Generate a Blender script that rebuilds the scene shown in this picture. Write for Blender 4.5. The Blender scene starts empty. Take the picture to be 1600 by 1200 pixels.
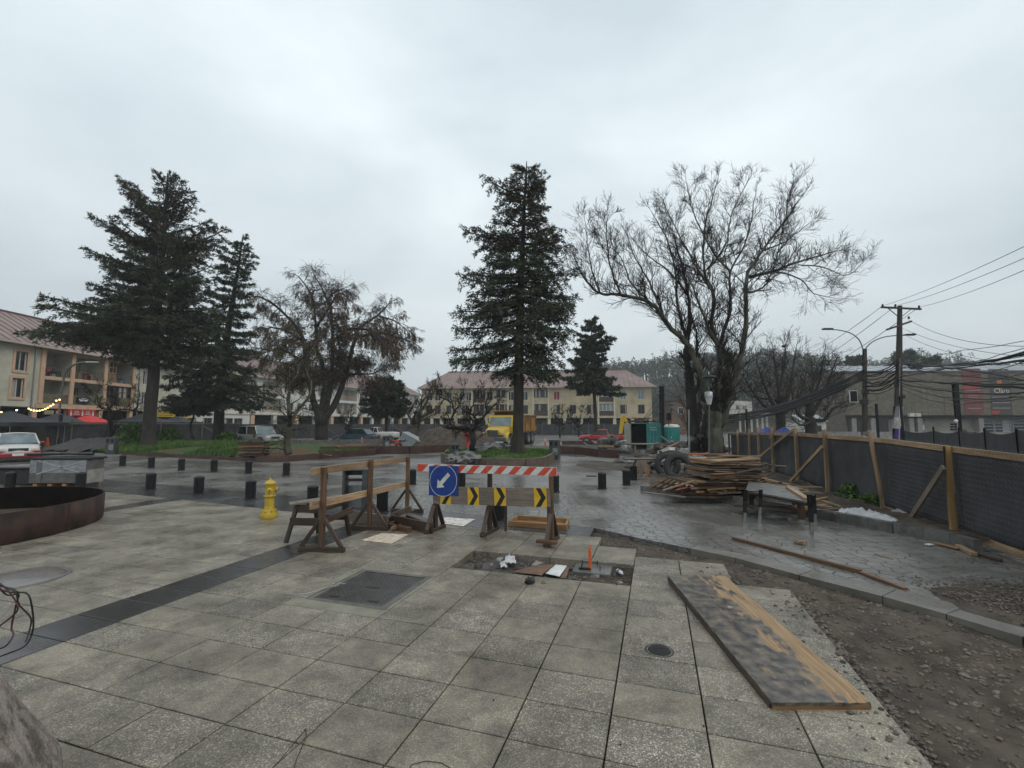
import bpy, bmesh, math, random
import numpy as np
from mathutils import Vector, Matrix, noise as mnoise
random.seed(7); R = math.radians
S = bpy.context.scene; COL = S.collection
H = 1.9; F = 710.0; HZ = 62.0; PIT = math.atan(HZ / F)
cd = bpy.data.cameras.new('camera'); cam = bpy.data.objects.new('camera', cd); COL.objects.link(cam)
cam.location = (0, 0, H); cam.rotation_euler = (R(90) + PIT, 0, 0)
cd.sensor_width = 36; cd.lens = 36 * F / 1600; cd.clip_start = 0.05; cd.clip_end = 3000
S.camera = cam
W = bpy.data.worlds.new('World'); S.world = W; W.use_nodes = True
nt = W.node_tree; nt.nodes.clear()
def wn(t, **k):
 n = nt.nodes.new(t)
 for a, b in k.items(): setattr(n, a, b)
 return n
out = wn('ShaderNodeOutputWorld')
sky = wn('ShaderNodeTexSky', sky_type='NISHITA'); sky.sun_disc = False
SUN_EL, SUN_ROT = R(48), R(-115)
sky.sun_elevation = SUN_EL; sky.sun_rotation = SUN_ROT; sky.air_density = 1.6; sky.dust_density = 4
bg1 = wn('ShaderNodeBackground'); bg1.inputs[1].default_value = 0.08
nt.links.new(sky.outputs[0], bg1.inputs[0])
tc = wn('ShaderNodeTexCoord'); mp = wn('ShaderNodeMapping'); mp.inputs['Scale'].default_value = (1, 1, 2.2)
n1 = wn('ShaderNodeTexNoise'); n1.inputs['Scale'].default_value = 1.5; n1.inputs['Detail'].default_value = 7; n1.inputs['Roughness'].default_value = .48; n1.inputs['Distortion'].default_value = .35
cr = wn('ShaderNodeValToRGB')
cr.color_ramp.elements[0].position = .31; cr.color_ramp.elements[0].color = (.54, .63, .685, 1)
cr.color_ramp.elements[1].position = .70; cr.color_ramp.elements[1].color = (.86, .945, .98, 1)
bg2 = wn('ShaderNodeBackground'); bg2.inputs[1].default_value = 1.0
nt.links.new(tc.outputs['Generated'], mp.inputs[0]); nt.links.new(mp.outputs[0], n1.inputs['Vector'])
nt.links.new(n1.outputs['Fac'], cr.inputs[0])
sz = wn('ShaderNodeSeparateXYZ'); nt.links.new(tc.outputs['Generated'], sz.inputs[0]); zr_ = wn('ShaderNodeMapRange'); zr_.inputs[1].default_value = -.02; zr_.inputs[2].default_value = .55; zr_.inputs[3].default_value = .74; zr_.inputs[4].default_value = 1.06
nt.links.new(sz.outputs[2], zr_.inputs[0]); vz = wn('ShaderNodeVectorMath', operation='SCALE'); nt.links.new(cr.outputs[0], vz.inputs[0]); nt.links.new(zr_.outputs[0], vz.inputs['Scale']); nt.links.new(vz.outputs[0], bg2.inputs[0])
mx = wn('ShaderNodeMixShader'); mx.inputs[0].default_value = .93     # the overcast layer almost closes the sky
nt.links.new(bg1.outputs[0], mx.inputs[1]); nt.links.new(bg2.outputs[0], mx.inputs[2]); nt.links.new(mx.outputs[0], out.inputs[0])
sl = bpy.data.lights.new('sun', 'SUN'); sl.energy = .85; sl.angle = R(30); sl.color = (1, .90, .78)
sun = bpy.data.objects.new('sun', sl); COL.objects.link(sun)
sun.rotation_euler = (R(42), 0, R(65))
S.view_settings.view_transform = 'Standard'; S.view_settings.look = 'None'
S.view_settings.exposure = .14; S.view_settings.gamma = 1; S.view_settings.use_curve_mapping = False
CA, SA = math.cos(PIT), math.sin(PIT)
def ray(px, py):
 u = (px - 800) / F; v = (600 - py) / F
 return u, CA - SA * v, SA + CA * v
def G(px, py, z=0.0):
 u, y, w = ray(px, py); t = (z - H) / w
 return Vector((u * t, y * t, z))
def A(px, py, Y):                       # point on a picture ray at depth Y
 u, y, w = ray(px, py); t = Y / y
 return Vector((u * t, Y, H + w * t))
TH = R(17.5); TU = (math.sin(TH), math.cos(TH)); TV = (math.cos(TH), -math.sin(TH))
def T(u, v, z=0.0):                     # paving grid coordinates
 return Vector((u * TU[0] + v * TV[0], u * TU[1] + v * TV[1], z))
def basis(d, up=(0, 0, 1)):
 d = Vector(d).normalized(); up = Vector(up)
 if abs(d.dot(up)) > .98: up = Vector((0, 1, 0)) if abs(d.y) < .9 else Vector((1, 0, 0))
 s = d.cross(up).normalized(); t = s.cross(d).normalized()
 return d, s, t
class MB:
 def __init__(s): s.v = []; s.f = []; s.uv = []; s.sm = []
 def add(s, vs, fs, uvs=None, sm=False):
  b = len(s.v); s.v += [tuple(x) for x in vs]
  for i, f in enumerate(fs):
   s.f.append([b + k for k in f]); s.uv.append(uvs[i] if uvs else None); s.sm.append(sm)
  return s
 def box(s, c, size, rz=0, M=None, ch=0, taper=1):
  """box; long axis carries the wood grain in U"""
  l, w, h = size[0] / 2, size[1] / 2, size[2] / 2
  P = [Vector((x * l * (taper if z > 0 else 1), y * w * (taper if z > 0 else 1), z * h)) for z in (-1, 1) for y in (-1, 1) for x in (-1, 1)]
  fs = [(0, 2, 3, 1), (4, 5, 7, 6), (0, 1, 5, 4), (2, 6, 7, 3), (0, 4, 6, 2), (1, 3, 7, 5)]
  L = max(range(3), key=lambda i: size[i]); o1, o2 = random.random() * 50, random.random() * 50
  uvs = []
  for f in fs:
   ax = [i for i in range(3) if len({round(P[k][i], 7) for k in f}) > 1]
   if len(ax) < 2: ax = [0, 1]
   ax = sorted(ax, key=lambda i: -size[i]) if L in ax else ax
   uvs.append([(P[k][ax[0]] + o1, P[k][ax[1]] + o2 + .37 * ax[0]) for k in f])
  if M is None: M = Matrix.Translation(Vector(c)) @ Matrix.Rotation(rz, 4, 'Z')
  s.add([M @ p for p in P], fs, uvs); return s
 def beam(s, p, q, w, h, up=(0, 0, 1)):
  p = Vector(p); q = Vector(q); d, a, b = basis(q - p, up)
  M = Matrix(((d.x, a.x, b.x, 0), (d.y, a.y, b.y, 0), (d.z, a.z, b.z, 0), (0, 0, 0, 1)))
  M = Matrix.Translation((p + q) / 2) @ M
  return s.box(None, ((q - p).length, w, h), M=M)
 def tube(s, pts, r, n=8, cap=True, sm=True):
  pts = [Vector(p) for p in pts]; m = len(pts)
  rs = r if isinstance(r, (list, tuple)) else [r] * m
  vs = []; prev = None
  for i, p in enumerate(pts):
   d = (pts[min(i + 1, m - 1)] - pts[max(i - 1, 0)])
   if d.length < 1e-7: d = Vector((0, 0, 1))
   d.normalize()
   if prev is None: _, a, b = basis(d)
   else:
    a = (prev - d * prev.dot(d))
    if a.length < 1e-5: _, a, b = basis(d)
    a.normalize(); b = d.cross(a)
   prev = a
   for k in range(n):
    t = 2 * math.pi * k / n; vs.append(p + (a * math.cos(t) + b * math.sin(t)) * rs[i])
  fs = [(i * n + k, i * n + (k + 1) % n, (i + 1) * n + (k + 1) % n, (i + 1) * n + k) for i in range(m - 1) for k in range(n)]
  s.add(vs, fs, None, sm)
  if cap and n > 3:
   s.add(vs[:n], [tuple(range(n))[::-1]]); s.add(vs[-n:], [tuple(range(n))])
  return s
 def lathe(s, prof, n=20, c=(0, 0, 0), sm=True, M=None, arc=2 * math.pi):
  c = Vector(c); vs = []
  full = arc > 6.28; N = n if full else n + 1
  for r, z in prof:
   for k in range(N):
    t = arc * k / n; v = Vector((r * math.cos(t), r * math.sin(t), z)); vs.append((M @ v if M else v) + c)
  fs = [(i * N + k, i * N + (k + 1) % N, (i + 1) * N + (k + 1) % N, (i + 1) * N + k) for i in range(len(prof) - 1) for k in range(n)]
  s.add(vs, fs, None, sm); return s
 def prism(s, poly, z0, z1, M=None, cap=True):
  n = len(poly)
  vs = [Vector((p[0], p[1], z0)) for p in poly] + [Vector((p[0], p[1], z1)) for p in poly]
  if M: vs = [M @ v for v in vs]
  fs = [(i, (i + 1) % n, n + (i + 1) % n, n + i) for i in range(n)]
  if cap: fs += [tuple(range(n))[::-1], tuple(range(n, 2 * n))]
  s.add(vs, fs); return s
 def quad(s, a, b, c, d, uv=True):
  s.add([a, b, c, d], [(0, 1, 2, 3)], [[(0, 0), (1, 0), (1, 1), (0, 1)]]); return s
 def build(s, name, m, parent=None, off=None, kind=None, bev=0, sub=0):
  me = bpy.data.meshes.new(name)
  v = s.v
  if off is not None: v = [(a - off[0], b - off[1], c - off[2]) for a, b, c in v]
  me.from_pydata(v, [], s.f)
  ul = me.uv_layers.new(name='UVMap'); fl = []
  for f, u in zip(s.f, s.uv): fl += (u if u else [(0.0, 0.0)] * len(f))
  if len(ul.data) == len(fl): ul.data.foreach_set('uv', np.array(fl, dtype=np.float32).ravel())
  if any(s.sm): me.polygons.foreach_set('use_smooth', s.sm)
  me.update()
  for mm in (m if isinstance(m, (list, tuple)) else [m]): me.materials.append(mm)
  return link(name, me, parent, kind, bev, sub)
def link(name, me, parent=None, kind=None, bev=0, sub=0):
 o = bpy.data.objects.new(name, me); COL.objects.link(o)
 if parent is not None: o.parent = parent
 if kind: o['kind'] = kind
 if bev:
  b = o.modifiers.new('Bevel', 'BEVEL'); b.width = bev; b.segments = 2 if bev > .015 else 1; b.limit_method = 'ANGLE'
 if sub:
  b = o.modifiers.new('Sub', 'SUBSURF'); b.levels = b.render_levels = sub
 return o
def tag(o, label=None, cat=None, group=None, kind=None):
 if label: o['label'] = label
 if cat: o['category'] = cat
 if group: o['group'] = group
 if kind: o['kind'] = kind
 return o
def thing(name, label, cat, loc=(0, 0, 0), rz=0, group=None):
 o = bpy.data.objects.new(name, None); COL.objects.link(o); o.location = loc; o.rotation_euler = (0, 0, rz)
 o.empty_display_size = .2
 return tag(o, label, cat, group)
def dup(root, loc, rz=0, label=None, scale=None):
 r = root.copy(); COL.objects.link(r); r.location = loc; r.rotation_euler = (0, 0, rz)
 if label: r['label'] = label
 if scale: r.scale = scale
 for ch in list(root.children):
  c = ch.copy(); COL.objects.link(c); c.parent = r
  for g in list(ch.children):
   d = g.copy(); COL.objects.link(d); d.parent = c
 return r
def jit(a): return random.uniform(-a, a)
def nodes(name):
 m = bpy.data.materials.new(name); m.use_nodes = True; t = m.node_tree
 b = t.nodes['Principled BSDF']
 def n(ty, **k):
  x = t.nodes.new(ty)
  for a, c in k.items(): setattr(x, a, c)
  return x
 return m, t, b, n
def ramp(n, cols, poss):
 r = n('ShaderNodeValToRGB'); e = r.color_ramp.elements
 while len(e) < len(cols): e.new(.5)
 for i, (c, p) in enumerate(zip(cols, poss)): e[i].position = p; e[i].color = (*c, 1)
 return r
def M_(name, c1, c2=None, scale=6, rough=.7, bump=0.0, bs=None, metal=0, r2=None, coord='Object', stretch=None, detail=5, pos=(.35, .68), rnd=0.0, spec=None, island=False):
 """two-tone noise material with optional bump, per-object brightness change"""
 m, t, b, n = nodes(name); c2 = c2 or c1; L = t.links.new
 tc = n('ShaderNodeTexCoord'); src = tc.outputs[coord]
 if stretch:
  mp = n('ShaderNodeMapping'); mp.inputs['Scale'].default_value = stretch; L(src, mp.inputs[0]); src = mp.outputs[0]
 nz = n('ShaderNodeTexNoise'); nz.inputs['Scale'].default_value = scale; nz.inputs['Detail'].default_value = detail; nz.inputs['Roughness'].default_value = .6
 L(src, nz.inputs['Vector'])
 r = ramp(n, [c1, c2], pos); L(nz.outputs['Fac'], r.inputs[0]); colr = r.outputs[0]
 if rnd:
  oi = n('ShaderNodeNewGeometry') if island else n('ShaderNodeObjectInfo')
  mr = n('ShaderNodeMapRange'); mr.inputs[3].default_value = 1 - rnd; mr.inputs[4].default_value = 1 + rnd
  L(oi.outputs['Random Per Island' if island else 'Random'], mr.inputs[0])
  vm = n('ShaderNodeVectorMath', operation='SCALE'); L(colr, vm.inputs[0]); L(mr.outputs[0], vm.inputs['Scale']); colr = vm.outputs[0]
 L(colr, b.inputs['Base Color'])
 if r2 is not None:
  mr = n('ShaderNodeMapRange'); mr.inputs[1].default_value = .35; mr.inputs[2].default_value = .65; mr.inputs[3].default_value = rough; mr.inputs[4].default_value = r2
  n3 = n('ShaderNodeTexNoise'); n3.inputs['Scale'].default_value = scale * .4; L(src, n3.inputs['Vector'])
  L(n3.outputs['Fac'], mr.inputs[0]); L(mr.outputs[0], b.inputs['Roughness'])
 else: b.inputs['Roughness'].default_value = rough
 b.inputs['Metallic'].default_value = metal
 if spec is not None: b.inputs['Specular IOR Level'].default_value = spec
 if bump:
  n2 = n('ShaderNodeTexNoise'); n2.inputs['Scale'].default_value = bs or scale * 3; n2.inputs['Detail'].default_value = 4; L(src, n2.inputs['Vector'])
  bp = n('ShaderNodeBump'); bp.inputs['Strength'].default_value = 1; bp.inputs['Distance'].default_value = bump
  L(n2.outputs['Fac'], bp.inputs['Height']); L(bp.outputs[0], b.inputs['Normal'])
 return m
def wood(name, c1, c2, dark, rough=.6, stain=.5):
 """sawn timber, grain along U of each beam, stains by object-space noise"""
 m, t, b, n = nodes(name); L = t.links.new
 uv = n('ShaderNodeUVMap'); mp = n('ShaderNodeMapping'); mp.inputs['Scale'].default_value = (1.2, 26, 1); L(uv.outputs[0], mp.inputs[0])
 g = n('ShaderNodeTexNoise'); g.inputs['Scale'].default_value = 2.2; g.inputs['Detail'].default_value = 6; g.inputs['Distortion'].default_value = .6; L(mp.outputs[0], g.inputs['Vector'])
 r = ramp(n, [c1, c2], (.36, .66)); L(g.outputs['Fac'], r.inputs[0])
 v = n('ShaderNodeTexNoise'); v.inputs['Scale'].default_value = .9; v.inputs['Detail'].default_value = 5; L(uv.outputs[0], v.inputs['Vector'])
 s = n('ShaderNodeMapRange'); s.inputs[1].default_value = .42; s.inputs[2].default_value = .62; s.inputs[4].default_value = stain; L(v.outputs['Fac'], s.inputs[0])
 mx = n('ShaderNodeMix', data_type='RGBA'); mx.inputs[7].default_value = (*dark, 1)
 L(s.outputs[0], mx.inputs[0]); L(r.outputs[0], mx.inputs[6])
 k = n('ShaderNodeTexVoronoi'); k.inputs['Scale'].default_value = 1; mk = n('ShaderNodeMapping'); mk.inputs['Scale'].default_value = (3, 9, 1); L(uv.outputs[0], mk.inputs[0]); L(mk.outputs[0], k.inputs['Vector'])
 kk = n('ShaderNodeMapRange'); kk.inputs[1].default_value = .06; kk.inputs[2].default_value = .13; kk.inputs[3].default_value = .7; kk.inputs[4].default_value = 0; L(k.outputs['Distance'], kk.inputs[0])
 m2 = n('ShaderNodeMix', data_type='RGBA'); m2.inputs[7].default_value = (*[x * .4 for x in c1], 1); L(kk.outputs[0], m2.inputs[0]); L(mx.outputs[2], m2.inputs[6])
 oi = n('ShaderNodeObjectInfo'); mr = n('ShaderNodeMapRange'); mr.inputs[3].default_value = .75; mr.inputs[4].default_value = 1.2; L(oi.outputs['Random'], mr.inputs[0])
 vm = n('ShaderNodeVectorMath', operation='SCALE'); L(m2.outputs[2], vm.inputs[0]); L(mr.outputs[0], vm.inputs['Scale']); L(vm.outputs[0], b.inputs['Base Color'])
 b.inputs['Roughness'].default_value = rough
 bp = n('ShaderNodeBump'); bp.inputs['Distance'].default_value = .004; L(g.outputs['Fac'], bp.inputs['Height']); L(bp.outputs[0], b.inputs['Normal'])
 return m
def glow(name, col, s):
 m, t, b, n = nodes(name); b.inputs['Emission Color'].default_value = (*col, 1); b.inputs['Emission Strength'].default_value = s; b.inputs['Base Color'].default_value = (*col, 1); return m
MT = {}
MT['wood'] = wood('fresh_pine', (.24, .15, .08), (.46, .32, .19), (.12, .075, .045))
MT['wood_wet'] = wood('wet_brown_timber', (.10, .052, .026), (.22, .12, .06), (.045, .028, .018), .42)
MT['wood_dark'] = wood('dark_wet_timber', (.035, .022, .015), (.09, .055, .035), (.02, .014, .01), .4)
MT['wood_grey'] = wood('weathered_board', (.13, .10, .08), (.26, .21, .165), (.07, .055, .045), .5)
MT['wood_orange'] = wood('orange_timber', (.26, .13, .05), (.46, .27, .12), (.11, .06, .03), .5)
MT['black'] = M_('black_iron', (.006, .006, .007), (.016, .015, .016), 30, .45, .002, spec=.3)
MT['blackmat'] = M_('black_plastic', (.012, .012, .013), (.03, .03, .03), 12, .55)
MT['rubber'] = M_('rubber', (.018, .018, .018), (.04, .038, .036), 10, .7, .002)
MT['corten'] = M_('weathered_steel', (.016, .009, .007), (.060, .027, .016), 3.2, .7, .002, 40, r2=.5, detail=10, stretch=(1, 1, .8), spec=.25)
MT['corten2'] = M_('brown_steel_edge', (.05, .022, .016), (.105, .052, .036), 1.5, .5, .002, 20, detail=8)
MT['conc'] = M_('concrete', (.20, .19, .175), (.33, .315, .29), 5, .75, .004, 30, detail=9)
MT['conc_dark'] = M_('wet_concrete', (.075, .072, .068), (.16, .155, .145), 5, .45, .004, 40, r2=.25, detail=9)
MT['cream'] = M_('cream_render', (.40, .38, .30), (.60, .58, .48), .45, .85, .003, 20, detail=9)
MT['white'] = M_('white_render', (.50, .50, .46), (.62, .62, .58), .5, .85, detail=8)
MT['whitewash'] = M_('white_balcony_wall', (.46, .46, .43), (.56, .56, .53), .5, .85, detail=8)
MT['peach'] = M_('peach_trim', (.50, .33, .22), (.60, .41, .28), 1.5, .8)
MT['yellow_wall'] = M_('yellow_render', (.38, .31, .20), (.58, .49, .33), .45, .85, detail=8)
MT['yellow_light'] = M_('pale_yellow_column', (.56, .50, .34), (.66, .60, .44), .4, .85)
MT['glass'] = M_('dark_window_glass', (.012, .014, .016), (.035, .04, .045), 1.2, .12)
MT['glass_blue'] = M_('pale_curtained_glass', (.16, .20, .23), (.28, .33, .36), 2, .15)
MT['frame_w'] = M_('white_frame', (.5, .5, .48), (.6, .6, .58), 5, .5)
MT['frame_d'] = M_('brown_frame', (.05, .03, .025), (.09, .055, .04), 5, .5)
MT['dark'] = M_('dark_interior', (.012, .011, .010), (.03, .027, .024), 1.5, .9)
MT['cloth'] = M_('charcoal_shade_cloth', (.034, .034, .036), (.064, .064, .067), 2.2, .8, .003, 60, detail=8, stretch=(1, 1, .6))
MT['steel'] = M_('galvanised_steel', (.28, .29, .29), (.42, .43, .43), 9, .4, metal=.7)
MT['grey'] = M_('grey_painted_metal', (.10, .105, .11), (.15, .155, .16), 6, .45)
MT['bin'] = M_('dark_grey_bin', (.045, .048, .052), (.085, .09, .095), 5, .4)
MT['white_paint'] = M_('white_paint', (.40, .39, .36), (.66, .66, .63), 7, .5, detail=10, pos=(.25, .55))
MT['red'] = M_('red_paint', (.34, .018, .014), (.46, .03, .022), 6, .4)
MT['orange'] = M_('orange_plastic', (.60, .10, .02), (.75, .15, .03), 6, .45)
MT['yellow'] = M_('yellow_paint', (.52, .34, .02), (.66, .44, .03), 4, .4, detail=8)
MT['blue'] = M_('blue_sign_face', (.008, .030, .14), (.010, .045, .24), 9, .35, detail=10, pos=(.3, .5))
MT['teal'] = M_('teal_container', (.02, .22, .20), (.035, .30, .27), 3, .5)
MT['bark'] = M_('dark_bark', (.014, .011, .009), (.044, .034, .027), 5, .85, .02, 22, stretch=(1, 1, .25), detail=7)
MT['bark_moss'] = M_('mossy_bark', (.042, .042, .026), (.13, .12, .09), 3.5, .85, .015, 22, stretch=(1, 1, .4), detail=8)
MT['twig'] = M_('twig', (.016, .012, .010), (.042, .032, .027), 3, .9, spec=.1)
MT['twig_red'] = M_('reddish_twig', (.036, .023, .018), (.075, .048, .036), 3, .9, spec=.1)
MT['needle'] = M_('dark_needles', (.018, .028, .013), (.056, .076, .034), .9, .75, rnd=.45, island=True)
MT['needle_b'] = M_('brown_green_needles', (.024, .020, .010), (.058, .052, .024), .8, .75, rnd=.45, island=True)
MT['leaf_o'] = M_('autumn_leaves', (.085, .056, .028), (.18, .118, .052), 1.5, .7, rnd=.4, island=True)
MT['leaf_g'] = M_('olive_leaves', (.07, .065, .02), (.13, .11, .035), 1.5, .7, rnd=.4, island=True)
MT['grass'] = M_('grass', (.035, .085, .010), (.09, .17, .022), 1.2, .7, rnd=.4, island=True)
MT['soil'] = M_('wet_soil', (.036, .027, .020), (.105, .080, .060), 3, .8, .03, 14, r2=.55, detail=10, spec=.25)
MT['gravel'] = M_('gravel', (.052, .041, .032), (.15, .122, .098), 5, .6, rnd=.35, island=True)
# ================================================================ GROUND
def sheet(name, poly, z, m, kind='structure', thick=0, parent=None):
 mb = MB()
 P = [(p[0], p[1]) for p in poly]
 ar = sum(P[i][0] * P[(i + 1) % len(P)][1] - P[(i + 1) % len(P)][0] * P[i][1] for i in range(len(P)))
 if ar < 0: P = P[::-1]
 if thick: mb.prism(P, z - thick, z)
 else: mb.add([(x, y, z) for x, y in P], [tuple(range(len(P)))])
 o = mb.build(name, m, parent, kind=kind if parent is None else None); return o
def wet(name, c1, c2, scale, ra, rb, bump, bs, pscale=.35, stamp=0, cells=4.0, puddle=.55, joint=(.08, .077, .071), ptint=.75):
 m, t, b, n = nodes(name); L = t.links.new
 tc = n('ShaderNodeTexCoord'); src = tc.outputs['Object']
 nz = n('ShaderNodeTexNoise'); nz.inputs['Scale'].default_value = scale; nz.inputs['Detail'].default_value = 9; nz.inputs['Roughness'].default_value = .65; L(src, nz.inputs['Vector'])
 r = ramp(n, [c1, c2], (.33, .68)); L(nz.outputs['Fac'], r.inputs[0]); col = r.outputs[0]
 pn = n('ShaderNodeTexNoise'); pn.inputs['Scale'].default_value = pscale; pn.inputs['Detail'].default_value = 6; pn.inputs['Distortion'].default_value = .4; L(src, pn.inputs['Vector'])
 pr = n('ShaderNodeMapRange'); pr.inputs[1].default_value = puddle - .07; pr.inputs[2].default_value = puddle + .07; L(pn.outputs['Fac'], pr.inputs[0])
 hs = n('ShaderNodeTexNoise'); hs.inputs['Scale'].default_value = bs; hs.inputs['Detail'].default_value = 5; L(src, hs.inputs['Vector'])
 height = hs.outputs['Fac']
 bp = n('ShaderNodeBump'); bp.inputs['Distance'].default_value = bump; L(height, bp.inputs['Height']); nrm = bp.outputs[0]
 if stamp:
  dn = n('ShaderNodeTexNoise'); dn.inputs['Scale'].default_value = 2.2; L(src, dn.inputs['Vector'])
  mxv = n('ShaderNodeMix', data_type='VECTOR'); mxv.inputs[0].default_value = .045; L(src, mxv.inputs[4]); L(dn.outputs['Color'], mxv.inputs[5])
  vo = n('ShaderNodeTexVoronoi', feature='DISTANCE_TO_EDGE'); vo.inputs['Scale'].default_value = cells; vo.inputs['Randomness'].default_value = .62; L(mxv.outputs[1], vo.inputs['Vector'])
  jr = n('ShaderNodeMapRange'); jr.inputs[1].default_value = .015; jr.inputs[2].default_value = .045; L(vo.outputs['Distance'], jr.inputs[0])
  jm = n('ShaderNodeMix', data_type='RGBA'); jm.inputs[6].default_value = (*joint, 1); L(jr.outputs[0], jm.inputs[0]); L(col, jm.inputs[7]); col = jm.outputs[2]
  vc = n('ShaderNodeTexVoronoi'); vc.inputs['Scale'].default_value = cells; vc.inputs['Randomness'].default_value = .62; L(mxv.outputs[1], vc.inputs['Vector'])
  sc = n('ShaderNodeSeparateColor'); L(vc.outputs['Color'], sc.inputs[0]); cm = n('ShaderNodeMapRange'); cm.inputs[3].default_value = .88; cm.inputs[4].default_value = 1.1; L(sc.outputs[0], cm.inputs[0])
  vs = n('ShaderNodeVectorMath', operation='SCALE'); L(col, vs.inputs[0]); L(cm.outputs[0], vs.inputs['Scale']); col = vs.outputs[0]
  ad = n('ShaderNodeMath', operation='MULTIPLY_ADD'); L(sc.outputs[1], ad.inputs[0]); ad.inputs[1].default_value = .12; L(jr.outputs[0], ad.inputs[2])
  b2 = n('ShaderNodeBump'); b2.inputs['Distance'].default_value = stamp; L(ad.outputs[0], b2.inputs['Height']); L(nrm, b2.inputs['Normal']); nrm = b2.outputs[0]
 pm = n('ShaderNodeMix', data_type='RGBA', blend_type='MULTIPLY'); L(pr.outputs[0], pm.inputs[0]); L(col, pm.inputs[6]); pm.inputs[7].default_value = (ptint, ptint, ptint, 1)
 L(pm.outputs[2], b.inputs['Base Color'])
 rr = n('ShaderNodeMapRange'); rr.inputs[3].default_value = rb; rr.inputs[4].default_value = ra; L(pr.outputs[0], rr.inputs[0])
 rn = n('ShaderNodeMath', operation='MULTIPLY_ADD'); L(nz.outputs['Fac'], rn.inputs[0]); rn.inputs[1].default_value = .2; L(rr.outputs[0], rn.inputs[2])
 L(rn.outputs[0], b.inputs['Roughness'])
 L(nrm, b.inputs['Normal'])
 return m
MT['street'] = wet('stamped_wet_concrete', (.125, .12, .11), (.215, .205, .19), 1.4, .07, .30, .003, 30, .5, stamp=.007, cells=5.0, puddle=.47)
MT['road'] = wet('smooth_wet_concrete', (.12, .115, .105), (.20, .19, .175), .8, .10, .34, .003, 40, .3, puddle=.47)
MT['band'] = wet('dark_wet_band', (.045, .046, .048), (.085, .086, .088), 2.5, .06, .22, .002, 60, .5, puddle=.45)
MT['asphalt'] = wet('site_ground', (.045, .04, .036), (.11, .10, .09), .5, .2, .5, .02, 9, .2, puddle=.58)
def slab_mat(name, island):
 m, t, b, n = nodes(name); L = t.links.new
 tc = n('ShaderNodeTexCoord'); ge = n('ShaderNodeNewGeometry'); pos = ge.outputs['Position']
 if island: rnd = ge.outputs['Random Per Island']
 else: oi = n('ShaderNodeObjectInfo'); rnd = oi.outputs['Random']
 vo = n('ShaderNodeTexVoronoi'); vo.inputs['Scale'].default_value = 140; L(pos, vo.inputs['Vector'])
 sp = n('ShaderNodeSeparateColor'); L(vo.outputs['Color'], sp.inputs[0])
 st = ramp(n, [(.055, .050, .041), (.15, .134, .108), (.25, .223, .182), (.62, .575, .50)], (.0, .35, .8, 1)); L(sp.outputs[0], st.inputs[0])
 n1 = n('ShaderNodeTexNoise'); n1.inputs['Scale'].default_value = 90; n1.inputs['Detail'].default_value = 3; L(pos, n1.inputs['Vector'])
 sm = ramp(n, [(.184, .161, .120), (.296, .262, .199)], (.3, .7)); L(n1.outputs['Fac'], sm.inputs[0])
 cut = n('ShaderNodeMapRange'); cut.inputs[1].default_value = .15; cut.inputs[2].default_value = .95; cut.inputs[3].default_value = .35; cut.inputs[4].default_value = .9; L(rnd, cut.inputs[0])
 mx = n('ShaderNodeMix', data_type='RGBA'); L(cut.outputs[0], mx.inputs[0]); L(sm.outputs[0], mx.inputs[6]); L(st.outputs[0], mx.inputs[7])
 n2 = n('ShaderNodeTexNoise'); n2.inputs['Scale'].default_value = 1.5; n2.inputs['Detail'].default_value = 12; n2.inputs['Roughness'].default_value = .62; L(pos, n2.inputs['Vector'])
 d = ramp(n, [(.60, .58, .56), (1.08, 1.07, 1.06)], (.38, .60)); L(n2.outputs['Fac'], d.inputs[0])
 mu = n('ShaderNodeMix', data_type='RGBA', blend_type='MULTIPLY'); mu.inputs[0].default_value = 1; L(mx.outputs[2], mu.inputs[6]); L(d.outputs[0], mu.inputs[7])
 n4 = n('ShaderNodeTexNoise'); n4.inputs['Scale'].default_value = 6.5; n4.inputs['Detail'].default_value = 10; n4.inputs['Roughness'].default_value = .7; L(pos, n4.inputs['Vector'])
 d4 = ramp(n, [(.58, .60, .63), (1.08, 1.07, 1.05)], (.34, .56)); L(n4.outputs['Fac'], d4.inputs[0])
 mu4 = n('ShaderNodeMix', data_type='RGBA', blend_type='MULTIPLY'); mu4.inputs[0].default_value = .8; L(mu.outputs[2], mu4.inputs[6]); L(d4.outputs[0], mu4.inputs[7]); mu = mu4
 w1 = n('ShaderNodeMath', operation='MULTIPLY'); L(rnd, w1.inputs[0]); w1.inputs[1].default_value = 7.31
 w2 = n('ShaderNodeMath', operation='FRACT'); L(w1.outputs[0], w2.inputs[0])
 br = n('ShaderNodeMapRange'); br.inputs[3].default_value = .86; br.inputs[4].default_value = 1.14; L(w2.outputs[0], br.inputs[0])
 vs = n('ShaderNodeVectorMath', operation='SCALE'); L(mu.outputs[2], vs.inputs[0]); L(br.outputs[0], vs.inputs['Scale'])
 L(vs.outputs[0], b.inputs['Base Color'])
 rr = n('ShaderNodeMapRange'); rr.inputs[1].default_value = .36; rr.inputs[2].default_value = .64; rr.inputs[3].default_value = .26; rr.inputs[4].default_value = .52; L(n2.outputs['Fac'], rr.inputs[0]); L(rr.outputs[0], b.inputs['Roughness'])
 bp = n('ShaderNodeBump'); bp.inputs['Distance'].default_value = .0022; L(vo.outputs['Distance'], bp.inputs['Height']); L(bp.outputs[0], b.inputs['Normal'])
 return m
MT['slab'] = slab_mat('aggregate_slab', False); MT['slab_far'] = slab_mat('aggregate_slab_far', True)
MT['slab_dark'] = M_('dark_basalt_slab', (.024, .023, .022), (.058, .055, .052), 3, .3, .0015, 60, r2=.14, detail=8, rnd=.25)
base = sheet('ground', [(-900, -40), (900, -40), (900, 1100), (-900, 1100)], -.13, MT['soil'])
U0, DU, V0, DV = 2.79, .415, -.33, .583
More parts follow.
